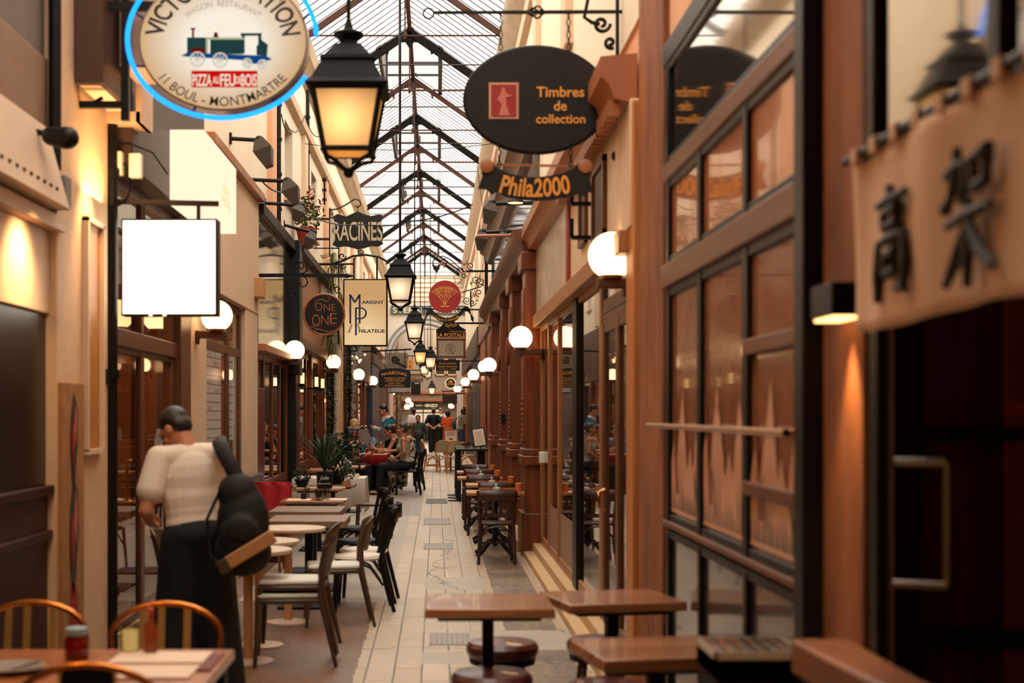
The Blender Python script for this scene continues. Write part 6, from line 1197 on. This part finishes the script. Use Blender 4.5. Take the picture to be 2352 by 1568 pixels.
# street gratings
for i, (a, b, Y0, Y1, l, mm) in enumerate(((978, 1028, 25.9, 27.3, 'dark slotted drain grate in the pale paving', iron), (972, 1036, 21.0, 22.3, 'worn steel cover in the paving, far one', steel), (972, 1042, 17.2, 18.0, 'speckled steel cover in the middle of the paving', steel), (985, 1082, 10.1, 10.65, 'pale smooth steel plate near the walkway table', steel))):
    t = thing('floor_cover', l, 'floor cover', (0, (Y0+Y1)/2, 0)); xa, xb = X_(a, Y0), X_(b, Y0); t.location = ((xa+xb)/2, (Y0+Y1)/2, 0); MB().box(xa, xb, Y0, Y1, 0, .006).build('plate', mm if i == 0 else mat('dull_steel', (160,150,136), .5, metal=.3, var=.3, vs=20), t, wpos=True); m = MB(); n = 8
    for k in range(n): x = xa+(xb-xa)*(k+.5)/n; m.box(x-.008, x+.008, Y0+.06, Y1-.06, .006, .009)
    m.build('slot' if i == 0 else 'tread_rib', black if i == 0 else mat('tread', (130,120,108), .5), t, wpos=True)
# ================================================================ PEOPLE
def remeshed(mb, vox, it=3):
    me = bpy.data.meshes.new('tmp'); me.from_pydata([tuple(p) for p in mb.v], [], mb.f); o = bpy.data.objects.new('tmp', me); COL.objects.link(o)
    r = o.modifiers.new('r', 'REMESH'); r.mode = 'VOXEL'; r.voxel_size = vox; s = o.modifiers.new('s', 'SMOOTH'); s.iterations = it; s.factor = .5
    dg = bpy.context.evaluated_depsgraph_get(); dg.update(); out = bpy.data.meshes.new_from_object(o.evaluated_get(dg)); bpy.data.objects.remove(o); bpy.data.meshes.remove(me)
    out.polygons.foreach_set('use_smooth', [True]*len(out.polygons)); return out
def skin(mb, name, m, parent, vox=.009, it=3):
    me = remeshed(mb, vox, it); me.materials.clear(); me.materials.append(m); me.name = name; o = bpy.data.objects.new(name, me); COL.objects.link(o); o.parent = parent; return o
def Rx(a): return Matrix.Rotation(a, 3, 'X')
def Ry(a): return Matrix.Rotation(a, 3, 'Y')
def Rz(a): return Matrix.Rotation(a, 3, 'Z')
def hand(mb, w, d, n, side, curl=.5, k=1.0):
    """w wrist, d direction of the palm, n the way the palm faces, side +1 = right hand"""
    d = V(d).normalized(); n = V(n); n = (n-d*n.dot(d)).normalized(); s = d.cross(n)*side        # s points to the thumb side
    R = Matrix((s, d, n)).transposed(); c = V(w)+d*.05*k; mb.ell(c, .038*k, .052*k, .016*k, 12, 8, R); mb.caps(w, V(w)+d*.03*k, .024*k, .026*k)
    for i, (off, ln) in enumerate(((.028, .92), (.009, 1.0), (-.010, .94), (-.028, .76))):
        p = V(w)+d*.09*k+s*off*k; a = 0; pts = [p-d*.02*k]; dd = d
        for seg in (.042, .026, .022):
            pts.append(p); a += curl*(.75 if seg > .04 else .95); dd = d*math.cos(a)+n*math.sin(a); p = p+dd*seg*ln*k
        pts.append(p); mb.chain(pts, [.0095*k, .0095*k, .0088*k, .0082*k, .007*k])
    p = V(w)+d*.03*k+s*.026*k; t1 = p+(s*.75+d*.65+n*.2).normalized()*.04*k; t2 = t1+(s*.35+d*.8+n*.5).normalized()*.032*k; mb.chain([p, t1, t2], [.012*k, .0105*k, .0085*k])
def pose(kind='stand', lean=0, side=0, head=(0, 0), arms=None, legs=None, seat=.5, turn=0):
    """joints in metres, front +y, right +x; lean forward angle, head=(pitch down, yaw to the left)"""
    J = {}
    pz = .95 if kind != 'sit' else seat+.07
    Rt = Rz(turn) @ Rx(-lean) @ Ry(side); o = V((0, 0, pz))
    def up(p): return o+Rt @ V(p)
    J['pel'] = o; J['Rt'] = Rt; J['wai'] = up((0, .0, .14)); J['che'] = up((0, .0, .31)); J['nek'] = up((0, -.015, .50)); 
    J['shR'] = up((.178, -.01, .455)); J['shL'] = up((-.178, -.01, .455)); Rh = Rz(turn+head[1]) @ Rx(-head[0]-lean*.3); J['Rh'] = Rh; J['hd'] = J['nek']+Rt @ V((0, .01, .05))+Rh @ V((0, .02, .105))
    for q, sx in (('R', 1), ('L', -1)):
        J['hp'+q] = V((sx*.09, 0, pz-.02))
        if kind == 'sit': J['kn'+q] = V((sx*.11, .43, pz-.02)); J['an'+q] = V((sx*.11, .42, .085))
        else: J['kn'+q] = V((sx*.095, .02, .50)); J['an'+q] = V((sx*.10, -.01, .085))
        J['el'+q] = up((sx*.235, -.03, .18)); J['wr'+q] = up((sx*.25, .05, -.05))
    for a, b in (arms or {}).items(): J[a] = V(b)
    for a, b in (legs or {}).items(): J[a] = V(b)
    return J
def limb(mb, J, a, b, c, r, inf=0): mb.caps(J[a], J[b], r[0]+inf, r[1]+inf); mb.caps(J[b], J[c], r[1]+inf, r[2]+inf)
def torso(mb, J, inf=0, fem=False, low=True, belly=0, wide=1.0, sh=True):
    R = J['Rt']; w = .93 if fem else 1.0; w *= wide
    if low: mb.ell(J['pel']+R @ V((0, -.01, .03)), .165*w+inf, .115+inf, .12+inf, 16, 10, R)
    mb.ell(J['wai']+R @ V((0, belly*.5, 0)), (.125 if fem else .148)*wide+inf, .098+inf+belly, .15+inf, 16, 10, R); mb.ell(J['che']+R @ V((0, .005, .02)), .158*w+inf, .112+inf, .18+inf, 16, 10, R)
    if fem:
        for sx in (-1, 1): mb.ell(J['che']+R @ V((sx*.07, .085, .02)), .06+inf, .05+inf, .06+inf, 12, 8, R)
    mb.ell(J['wai'].lerp(J['che'], .45), (.135 if fem else .156)*wide+inf, .104+inf+belly*.6, .16+inf, 16, 10, R); mb.ell(J['wai']+R @ V((0, 0, -.07)), (.13 if fem else .152)*wide+inf, .1+inf+belly*.6, .12+inf, 16, 10, R)
    if not sh:
        for sx in (-1, 1): mb.tube([J['che']+R @ V((sx*.09, .09, .08)), J['che']+R @ V((sx*.105, .05, .17)), J['che']+R @ V((sx*.105, -.02, .195)), J['che']+R @ V((sx*.09, -.1, .1))], .022, 8)
        return
    mb.caps(J['shR'], J['shL'], .052+inf, .052+inf); mb.caps(J['nek']-R @ V((0, 0, .03)), J['shR'], .05+inf*.6, .052+inf); mb.caps(J['nek']-R @ V((0, 0, .03)), J['shL'], .05+inf*.6, .052+inf)
eyem = mat('eye_dark', (40,28,22), .2); lipm = mat('lip', (150,70,60), .5)
def person(name, label, loc, rz, J, skinc, clothes, hair, sc_=1.0, fem=False, vox=.009, hands=True, curl=(.5, .5), belly=0, beard=None, face=True, palm=None, wide=1.0):
    t = thing(name, label, 'person', loc, rz, None, sc_); R = J['Rh']; c = J['hd']; b = MB(); pal = palm or {}
    torso(b, J, 0, fem, belly=belly, wide=wide); b.caps(J['nek']-J['Rt'] @ V((0, 0, .04)), c+R @ V((0, -.02, -.05)), .058, .052)
    b.ell(c+R @ V((0, -.014, .028)), .074, .093, .092, 18, 12, R); b.ell(c+R @ V((0, .02, -.035)), .060, .068, .085, 16, 12, R); b.ell(c+R @ V((0, .062, -.098)), .028, .026, .022, 12, 8, R)
    b.caps(c+R @ V((0, .084, .012)), c+R @ V((0, .106, -.03)), .009, .0145); b.caps(c+R @ V((-.036, .078, .03)), c+R @ V((.036, .078, .03)), .011, .011)
    for sx in (-1, 1): b.ell(c+R @ V((sx*.075, -.008, -.008)), .011, .022, .033, 10, 8, R); b.ell(c+R @ V((sx*.045, .06, -.03)), .022, .02, .024, 10, 8, R)
    b.ell(c+R @ V((0, .084, -.066)), .026, .012, .012, 10, 8, R)
    for q, sx in (('R', 1), ('L', -1)):
        limb(b, J, 'sh'+q, 'el'+q, 'wr'+q, (.050, .040, .027) if not fem else (.043, .035, .024)); limb(b, J, 'hp'+q, 'kn'+q, 'an'+q, (.088, .056, .038)); a = J['an'+q]; f = J.get('toe'+q) or a+V((sx*.02, .15, -.045)); b.caps(a+V((0, -.03, -.04)), f, .036, .03)
        d = J['wr'+q]-J['el'+q]; n = V(pal.get(q, (-sx, 0, 0)))
        if abs(d.normalized().dot(n.normalized())) > .95: n = V((0, 0, -1))
        hand(b, J['wr'+q], d, n, sx if True else -sx, curl[0] if q == 'R' else curl[1])
    skin(b, 'body', skinc, t, vox, 3)
    if face:
        for sx in (-1, 1): MB().ell(c+R @ V((sx*.031, .083, .008)), .012, .008, .008, 10, 8, R).build('eye', eyem, t)
        m = MB()
        for sx in (-1, 1): m.tube([c+R @ V((sx*.016, .092, .032)), c+R @ V((sx*.034, .09, .037)), c+R @ V((sx*.05, .078, .03))], .0045, 6)
        m.build('eyebrows', hair[1], t); m = MB(); m.ell(c+R @ V((0, .094, -.064)), .02, .006, .007, 10, 8, R); m.build('lips', lipm, t)
    for nm, kind, m_, p in clothes:
        g = MB()
        if kind == 'top':                          # p = (inflate, sleeve: 0 none, .6 short, 2 long, low)
            torso(g, J, p[0], fem, p[2] if len(p) > 2 else True, belly, wide, p[1] > 0)
            for q in 'RL':
                s = p[1]
                if 0 < s <= 1: g.caps(J['sh'+q], J['sh'+q].lerp(J['el'+q], s), .056+p[0], .054+p[0]+.008)
                elif s > 1: limb(g, J, 'sh'+q, 'el'+q, 'wr'+q, (.056, .047, .036), p[0])
        elif kind == 'trousers':
            g.ell(J['pel']+J['Rt'] @ V((0, -.01, .0)), .168*wide+p[0], .12+p[0], .09+p[0], 16, 10, J['Rt'])
            for q in 'RL': limb(g, J, 'hp'+q, 'kn'+q, 'an'+q, (.094, .066+p[1], .052+p[1]), p[0])
        elif kind == 'skirt':
            g.ell(J['pel'], .17+p[0], .13+p[0], .13+p[0], 16, 10)
            for q in 'RL': g.caps(J['hp'+q], J['kn'+q], .105+p[0], .12+p[0]); g.caps(J['kn'+q], J['kn'+q].lerp(J['an'+q], p[1]), .12+p[0], .15+p[0])
            g.caps(J['knR'], J['knL'], .1, .1); g.caps(J['knR'].lerp(J['anR'], p[1]), J['knL'].lerp(J['anL'], p[1]), .12, .12)
        elif kind == 'shoes':
            for q, sx in (('R', 1), ('L', -1)): a = J['an'+q]; f = J.get('toe'+q) or a+V((sx*.02, .15, -.045)); g.caps(a+V((0, -.035, -.045)), f, .042, .036); g.caps(a+V((0, 0, -.02)), a+V((0, 0, .01)), .046, .046)
        elif kind == 'sandals':
            for q, sx in (('R', 1), ('L', -1)): a = J['an'+q]; f = J.get('toe'+q) or a+V((sx*.02, .15, -.045)); g.caps(a+V((0, -.03, -.066)), f+V((0, 0, -.02)), .036, .032); g.tube([f+V((-.045, -.05, -.02)), f+V((0, -.045, .035)), f+V((.045, -.05, -.02))], .009, 6); g.tube([a+V((-.045, .0, -.02)), a+V((0, .05, .0)), a+V((.045, .0, -.02))], .009, 6)
        skin(g, nm, m_, t, vox, 10 if vox < .007 else 4)
    h = MB(); hk, hm = hair
    h.ell(c+R @ V((0, -.024, .045)), .082, .095, .086, 18, 12, R)
    if hk == 'short': h.ell(c+R @ V((0, -.055, -.0)), .074, .055, .075, 14, 10, R)
    if hk in ('bun', 'pony'): h.ell(c+R @ V((0, -.04, .01)), .08, .08, .09, 14, 10, R); h.ell(c+R @ V((0, -.125, .05 if hk == 'bun' else .0)), .05, .05, .05 if hk == 'bun' else .09, 12, 8, R)
    if hk == 'topbun': h.ell(c+R @ V((0, -.04, .01)), .082, .08, .09, 14, 10, R); h.ell(c+R @ V((0, -.03, .15)), .055, .055, .045, 12, 8, R)
    if hk == 'afro': h.ell(c+R @ V((0, -.03, .03)), .11, .115, .12, 16, 12, R)
    if hk == 'long':
        for sx in (-1, 0, 1): h.caps(c+R @ V((sx*.055, -.05+abs(sx)*.025, .0)), c+J['Rt'] @ V((sx*.075, -.075+abs(sx)*.03, -.27)), .05, .035)
        for sx in (-1, 1): h.caps(c+R @ V((sx*.07, .02, .03)), c+J['Rt'] @ V((sx*.095, .0, -.2)), .026, .022)
    if hk == 'cap': h = MB(); h.ell(c+R @ V((0, -.012, .055)), .085, .102, .075, 18, 12, R); h.caps(c+R @ V((0, .07, .055)), c+R @ V((0, .12, .045)), .05, .045)
    skin(h, 'hair' if hk != 'cap' else 'cap', hm, t, min(vox, .008), 2)
    if beard:
        g = MB(); g.ell(c+R @ V((0, .03, -.085)), .058, .058, .045, 14, 10, R); skin(g, 'beard', beard, t, .008, 2)
    return t
skA = mat('tanned_skin', (196,128,92), .5, spec=.4, var=.12, vs=12); skB = mat('fair_skin', (222,164,128), .5, spec=.4, var=.1, vs=12); skC = mat('brown_skin', (92,56,40), .5, spec=.4)
def hairm(n, c): return mat(n, c, .45, var=.5, vs=60, stretch=(1, 1, .2), bump=.4, bs=120)
hbk = hairm('near_black_hair', (22,16,13)); hbr = hairm('dark_brown_hair', (46,28,18)); hgy = hairm('greying_hair', (70,62,54)); hbl = hairm('blond_hair', (196,150,96)); hrd = hairm('reddish_hair', (70,30,20))
tee = mat('white_cotton', (232,212,192), .85, bump=.1, bs=7); trs = mat('black_trousers', (10,9,9), .85, bump=.2, bs=20)
# the man in front of the first cafe, seen from behind, bent over something in his hand
J = pose('stand', lean=.17, side=-.05, head=(.72, .55), arms={'elL': (-.30, .0, 1.10), 'wrL': (-.20, .22, 1.02), 'elR': (.25, .10, 1.14), 'wrR': (.05, .27, 1.03)}, legs={'knR': (.13, .04, .50), 'anR': (.16, -.04, .085), 'knL': (-.10, .05, .5), 'anL': (-.12, .02, .085)})
man = person('person', 'man with cropped dark hair in white T-shirt and black trousers, head bent, seen from behind', (-1.37, 8.12, 0), .5, J, skA, [('t_shirt', 'top', tee, (.020, .62, False)), ('trousers', 'trousers', trs, (.026, .04)), ('shoes', 'shoes', blk, ())], ('short', hbk), 1.0, vox=.0065, curl=(.9, .9), palm={'L': (.3, 0, 1), 'R': (-.3, 0, 1)}, wide=1.03)
# his backpack
bp = thing('backpack', 'black backpack slung on the shoulder of the man in white', 'backpack', (-1.08, 7.93, .86), .0); g = MB(); fab = mat('black_nylon', (8,8,9), .7, bump=.3, bs=60)
g.ell((0, 0, .17), .15, .10, .24); g.ell((0, -.02, .02), .165, .12, .14); g.ell((.0, -.08, .1), .12, .07, .14); g.ell((-.03, 0, .34), .115, .08, .12); skin(g, 'bag_body', fab, bp, .01, 4)
g = MB(); g.tube([(-.02, .0, .40), (-.07, .0, .50), (-.12, .03, .585), (-.155, .12, .635), (-.16, .22, .625), (-.15, .31, .54), (-.10, .34, .4)], .02, 8, flat=2.2); g.build('shoulder_strap', fab, bp); g = MB(); g.tube([(-.12, -.05, .36), (-.19, -.07, .2), (-.17, -.08, .0), (-.1, -.08, -.04)], .018, 8, flat=.5); g.build('hanging_strap', fab, bp)
g = MB(); g.bar((-.06, -.18, -.03), (.19, -.15, .12), .03, .075); g.build('tan_flap', mat('tan_canvas', (186,132,84), .8), bp, bevel=.008); g = MB(); g.bar((-.11, -.18, -.06), (-.05, -.18, -.03), .034, .08); g.build('flap_end', mat('brown_leather', (70,46,30), .6), bp, bevel=.006)
g = MB(); g.ell((.01, -.145, .15), .085, .015, .07); g.build('front_pocket', fab, bp)
# seated party at the red tablecloth
camis = mat('beige_camisole', (176,160,132), .7, var=.2, vs=20); S = 1.08
J = pose('sit', lean=.12, head=(-.05, .1), seat=.5, arms={'elL': (-.26, .02, .80), 'wrL': (-.12, .22, .68), 'elR': (.26, .14, .82), 'wrR': (.20, .38, .80)}, legs={'knL': (-.1, .46, .52), 'anL': (-.1, .50, .085), 'knR': (.12, .44, .52), 'anR': (.12, .36, .085)})
person('person', 'woman in beige tank top and black trousers seated sideways, dark hair tied up', (-.62, 28.75, 0), PI/2, J, skA, [('tank_top', 'top', camis, (.010, 0)), ('trousers', 'trousers', trs, (.012, .0)), ('sandals', 'sandals', blk, ())], ('bun', hgy), S, fem=True, vox=.009, curl=(.3, .7))
o = slat_chair('black chair under the woman in the beige tank top', -.60, 28.72, PI/2, black, sc_=1.08)
pc = thing('clutch_purse', 'olive clutch purse on the lap of the woman in the beige tank top', 'purse', (-.87, 28.62, .70)); g = MB(); g.ell((0, 0, .0), .12, .05, .065, R=Ry(.25)); skin(g, 'pouch', mat('olive_suede', (112,98,70), .9), pc, .01, 3); MB().tube([(-.1, -.03, .03), (0, -.05, .035), (.1, -.03, .0)], .004, 6).build('zip', gold, pc)
J = pose('sit', lean=.38, head=(.25, .2), seat=.5, arms={'elL': (-.24, .26, .80), 'wrL': (-.08, .50, .82), 'elR': (.24, .26, .80), 'wrR': (.08, .46, .82)})
person('person', 'dark-fringed woman in black sleeveless top leaning over the red tablecloth, behind the tank top', (-.72, 29.75, 0), PI/2, J, skA, [('top', 'top', blk, (.010, 0)), ('trousers', 'trousers', trs, (.012, 0)), ('shoes', 'shoes', blk, ())], ('pony', hbr), S, fem=True, vox=.010, curl=(.6, .6)); slat_chair('black chair under the dark-fringed woman', -.70, 29.72, PI/2, black, sc_=1.08)
floral = two('floral_print', (24,22,26), (216,196,172), 'noise', 13, .9, .47)
J = pose('sit', lean=.05, head=(0, .1), seat=.5, arms={'elL': (-.25, .08, .80), 'wrL': (-.12, .34, .80), 'elR': (.25, .1, .8), 'wrR': (.14, .36, .8)})
person('person', 'long-haired woman in a black and cream floral dress, farthest along the walkway side', (-.56, 30.75, 0), PI/2-.1, J, skB, [('dress_top', 'top', floral, (.012, .0)), ('skirt', 'skirt', floral, (.015, .75)), ('shoes', 'shoes', blk, ())], ('long', hairm('light_brown_hair', (130,96,62))), S, fem=True, vox=.011, curl=(.5, .5)); slat_chair('black chair under the floral dress', -.54, 30.72, PI/2, black, sc_=1.08)
sk_ = MB(); sk_.grid(lambda u, v: (-1.0+.42*u-.06*v*math.sin(u*9), 29.05+.05*math.sin(u*12+v*3), .55-.46*v*(1-.25*abs(u-.5))), 16, 8); tag(sk_.build('floral_scarf', floral, solid=.01), 'black and cream floral wrap hanging below the seat of the woman in the tank top', 'scarf')
bg = thing('shoulder_bag', 'dark teal bag hanging from the black chair by the walkway', 'bag', (-.36, 28.9, .25)); g = MB(); g.ell((0, 0, .17), .09, .12, .16); g.ell((0, 0, .08), .1, .13, .09); skin(g, 'bag_body', mat('dark_teal_leather', (22,40,42), .5), bg, .01, 3); MB().tube([(0, -.06, .3), (-.03, -.03, .62), (-.05, .02, .75), (-.03, .04, .6), (0, .06, .3)], .01, 6).build('strap', blk, bg)
J = pose('sit', lean=.14, head=(.1, -.2), seat=.46, arms={'elL': (-.24, .16, .76), 'wrL': (-.05, .30, .92), 'elR': (.25, .12, .70), 'wrR': (.14, .40, .76)})
person('person', 'woman with dark shoulder-length hair and bare shoulders, nearest on the wall side', (-1.86, 28.9, 0), -PI/2+.35, J, skA, [('top', 'top', blk, (.008, 0)), ('trousers', 'trousers', trs, (.012, 0)), ('shoes', 'shoes', blk, ())], ('long', hbr), 1.05, fem=True, vox=.010, curl=(.5, .8)); slat_chair('dark chair under the bare-shouldered woman', -1.88, 28.86, -PI/2+.35, chairw)
J = pose('sit', lean=.12, head=(.12, -.1), seat=.46, arms={'elL': (-.24, .14, .76), 'wrL': (-.10, .34, .86), 'elR': (.25, .14, .72), 'wrR': (.12, .38, .80)})
person('person', 'woman with long brown hair holding a blue menu, second on the wall side', (-1.80, 29.9, 0), -PI/2+.2, J, mat('flushed_skin', (206,116,86), .5), [('top', 'top', mat('grey_top', (112,104,100), .8), (.010, .5)), ('trousers', 'trousers', trs, (.012, 0)), ('shoes', 'shoes', blk, ())], ('long', hbr), 1.03, fem=True, vox=.010, curl=(.5, .8)); slat_chair('dark chair under the woman holding the blue menu', -1.82, 29.88, -PI/2+.2, chairw)
J = pose('sit', lean=.12, head=(.1, .0), seat=.46, arms={'elL': (-.22, .22, .72), 'wrL': (-.06, .30, .98), 'elR': (.25, .14, .72), 'wrR': (.02, .30, .95)})
person('person', 'woman facing us in blue top with sunglasses pushed up on her dark hair', (-1.62, 32.0, 0), PI+.15, J, skB, [('top', 'top', mat('blue_top', (92,120,170), .8), (.012, .6)), ('trousers', 'trousers', trs, (.012, 0)), ('shoes', 'shoes', blk, ())], ('pony', hbk), 1.05, fem=True, vox=.009, curl=(.9, .9)); slat_chair('dark chair under the woman facing us', -1.62, 32.05, PI+.15, chairw)
J = pose('sit', lean=.1, head=(.1, 0), seat=.5)
person('person', 'blonde person just behind the bare-shouldered woman, only the hair showing', (-1.87, 31.0, 0), -PI/2, J, skB, [('top', 'top', mat('cream_top', (200,180,150), .8), (.012, .6)), ('trousers', 'trousers', trs, (.012, 0)), ('shoes', 'shoes', blk, ())], ('long', hbl), 1.13, fem=True, vox=.012); slat_chair('dark chair under the blonde person', -1.89, 31.0, -PI/2, chairw)
sg_ = MB(); hx = V((-1.62, 32.0, 0))
for s in (-1, 1): sg_.ell((-1.63+s*.04, 31.80, 1.345), .034, .012, .022, 12, 8)
sg_.tube([(-1.70, 31.9, 1.33), (-1.67, 31.81, 1.345), (-1.59, 31.81, 1.345), (-1.56, 31.9, 1.33)], .005, 6); tag(sg_.build('sunglasses', mat('silver_lens', (150,150,150), .1, metal=.7)), 'sunglasses pushed up on the head of the woman facing us', 'sunglasses')
bm_ = mat('cyan_menu_card', (40,140,170), .4); nv = mat('navy_edge', (20,40,80), .4)
def card(label, c, R, w=.24, h=.17):
    t = thing('menu_card', label, 'menu', c); M4 = R.to_4x4(); MB().xf(M4).box(-w/2, w/2, -.006, .006, -h/2, h/2).build('cover', nv, t); MB().xf(M4).box(-w/2+.02, w/2-.02, -.009, .009, -h/2+.02, h/2-.02).build('blue_sheet', bm_, t)
card('blue menu card tilted in the hand of the standing waiter', (-1.10, 32.42, 1.43), Ry(-.55) @ Rx(.2), .30, .17); card('blue menu card held by the woman with long brown hair', (-1.60, 30.05, .92), Rz(.3) @ Ry(.25), .17, .2)
fn = thing('round_fan', 'round grey fan with a dark rim held up beside the woman facing us', 'fan', (-1.62, 30.9, 1.0)); MB().lathe([(.01, -.006), (.2, -.006), (.2, .006), (.01, .006)], 32, (0, 0, .1), 'y').build('fan_sheet', mat('grey_gauze', (130,126,120), .8), fn); MB().tube([(.2*math.cos(2*PI*k/32), 0, .1+.2*math.sin(2*PI*k/32)) for k in range(32)], .009, 6, closed=True).build('rim', blk, fn); MB().bar((0, 0, -.1), (0, 0, -.2), .02).build('handle', chairw, fn)
# waiter and people further down the passage
J = pose('stand', lean=.22, head=(.3, .1), arms={'elL': (-.32, .02, 1.12), 'wrL': (-.37, .17, 1.24), 'elR': (.27, .10, 1.12), 'wrR': (.12, .34, 1.2)})
person('person', 'balding standing man in a pale striped shirt bending over the seated party', (-1.06, 32.9, 0), PI/2+.3, J, skA, [('shirt', 'top', two('pale_striped_cotton', (226,220,212), (170,164,164), 'wave', 12, .8, .5), (.02, 2)), ('trousers', 'trousers', trs, (.016, .01)), ('shoes', 'shoes', blk, ())], ('short', hbk), 1.08, vox=.010, curl=(.6, .6), belly=.03)
J = pose('stand', head=(.05, .0), arms={'elR': (.29, -.04, 1.12), 'wrR': (.30, .06, .90), 'elL': (-.29, -.04, 1.12), 'wrL': (-.30, .04, .9)}, legs={'knL': (-.1, .14, .52), 'anL': (-.1, .12, .085), 'knR': (.09, -.04, .5), 'anR': (.09, -.2, .10)})
person('person', 'stout man in dark green shirt and blue jeans walking towards us', (-.57, 43.5, 0), PI, J, skA, [('shirt', 'top', mat('dark_green_shirt', (44,52,46), .7), (.022, 2)), ('jeans', 'trousers', mat('blue_denim', (30,58,86), .85), (.014, .01)), ('shoes', 'shoes', blk, ())], ('short', hbr), .92, vox=.011, belly=.07, wide=1.15, beard=mat('stubble', (110,70,52), .8))
J = pose('stand', head=(.1, -.3)); person('person', 'person in white short-sleeved shirt far behind the walking man', (-.93, 58, 0), .3, J, skC, [('shirt', 'top', white, (.02, .7)), ('trousers', 'trousers', trs, (.014, .01)), ('shoes', 'shoes', blk, ())], ('short', hbk), 1.06, vox=.014)
J = pose('stand', arms={'elR': (.29, -.12, 1.14), 'wrR': (.05, -.17, .98), 'elL': (-.29, -.12, 1.14), 'wrL': (-.05, -.19, .98)}); person('person', 'person all in black with hands clasped behind the back', (-.13, 59.5, 0), 0, J, skB, [('t_shirt', 'top', blk, (.025, .8)), ('trousers', 'trousers', trs, (.02, .03)), ('shoes', 'shoes', blk, ())], ('bun', hrd), 1.07, vox=.012, wide=1.1)
J = pose('stand'); person('person', 'person in grey cap and white shirt with a blue strap', (.17, 62.5, 0), 0, J, skB, [('shirt', 'top', white, (.02, .7)), ('trousers', 'trousers', trs, (.014, .01)), ('shoes', 'shoes', blk, ())], ('cap', mat('grey_cap', (110,116,120), .8)), 1.08, vox=.014)
J = pose('stand', head=(0, -.4), arms={'elR': (.26, .06, 1.12), 'wrR': (.2, .24, 1.1)}); person('person', 'person in bright orange dungarees with dark full hair', (.44, 56, 0), -.5, J, skC, [('shirt', 'top', mat('orange_cotton', (214,84,18), .8), (.02, .6)), ('trousers', 'trousers', mat('orange_cotton_trousers', (206,76,16), .8), (.02, .03)), ('shoes', 'shoes', blk, ())], ('afro', hbk), 1.0, fem=True, vox=.013)
J = pose('stand', lean=.1, head=(.25, 0), arms={'elR': (.25, .1, 1.12), 'wrR': (.18, .34, 1.12), 'elL': (-.25, .1, 1.12), 'wrL': (-.16, .34, 1.1)}); person('person', 'person with top bun in olive shirt and blue jeans facing the orange front', (.93, 54, 0), -PI/2+.3, J, skC, [('shirt', 'top', mat('olive_cotton', (112,104,80), .8), (.03, .7)), ('jeans', 'trousers', mat('dark_blue_jeans', (26,48,78), .85), (.016, .02)), ('shoes', 'shoes', blk, ())], ('topbun', hbk), 1.06, vox=.012)
rb = thing('backpack', 'dark blue backpack on the person in the grey cap', 'backpack', (.2, 62.25, 1.15)); g = MB(); g.ell((0, 0, .15), .15, .08, .2); skin(g, 'bag_body', mat('navy_nylon', (24,44,74), .8), rb, .014, 3); MB().tube([(.06, .0, .3), (.1, .1, .42)], .025, 6).build('strap', nv, rb)
rb = thing('backpack', 'teal backpack of the person with the top bun', 'backpack', (.66, 54.0, 1.0)); g = MB(); g.ell((0, 0, .17), .09, .13, .2); skin(g, 'bag_body', mat('teal_nylon', (28,66,84), .8), rb, .014, 3); MB().tube([(.02, .0, .34), (.12, .0, .46)], .025, 6).build('strap', nv, rb)

# ---------------------------------------------------------------- lettering, prints and panes belong to the part that carries them
FACES = ('lit_face', 'board', 'disc', 'panel', 'plate', 'crest', 'menu_sheet', 'cloth', 'pot', 'name_board', 'stamp_print', 'case', 'lit_case', 'woven_back')
ONTO = ('lettering', 'small_lettering', 'faint_lettering', 'locomotive_picture', 'red_banner', 'banner_lettering', 'monogram', 'letter_shade', 'engraved_picture', 'golden_tree', 'stamp_border', 'stamp_ground', 'pale_figure', 'medallion', 'swash', 'ruled_line', 'printed_line', 'brushed_character', 'chalk_lettering', 'shell_emblem', 'bird_picture')
st = lambda o: o.name.split('.')[0]
for r in [o for o in bpy.data.objects if o.parent is None and o.children]:
    ch = list(r.children); face = None
    for f_ in FACES:
        face = next((c for c in ch if st(c) == f_), None)
        if face: break
    if face:
        for c in ch:
            if st(c) in ONTO: c.parent = face
    fr_ = next((c for c in ch if st(c) in ('glazing_frame', 'padded_seat', 'hood')), None)
    gf = next((c for c in ch if st(c) == 'glazing_frame'), None); ho = next((c for c in ch if st(c) == 'hood'), None); se = next((c for c in ch if st(c) in ('seat', 'padded_seat')), None); bo = next((c for c in ch if st(c) == 'bag_body'), None)
    for c in ch:
        if gf and st(c) in ('pane', 'floor_pane'): c.parent = gf
        if ho and st(c) == 'chimney_cap': c.parent = ho
        if se and st(c) in ('cushion', 'seat_ring'): c.parent = se
        if bo and st(c) in ('front_pocket', 'tan_flap', 'flap_end'): c.parent = bo
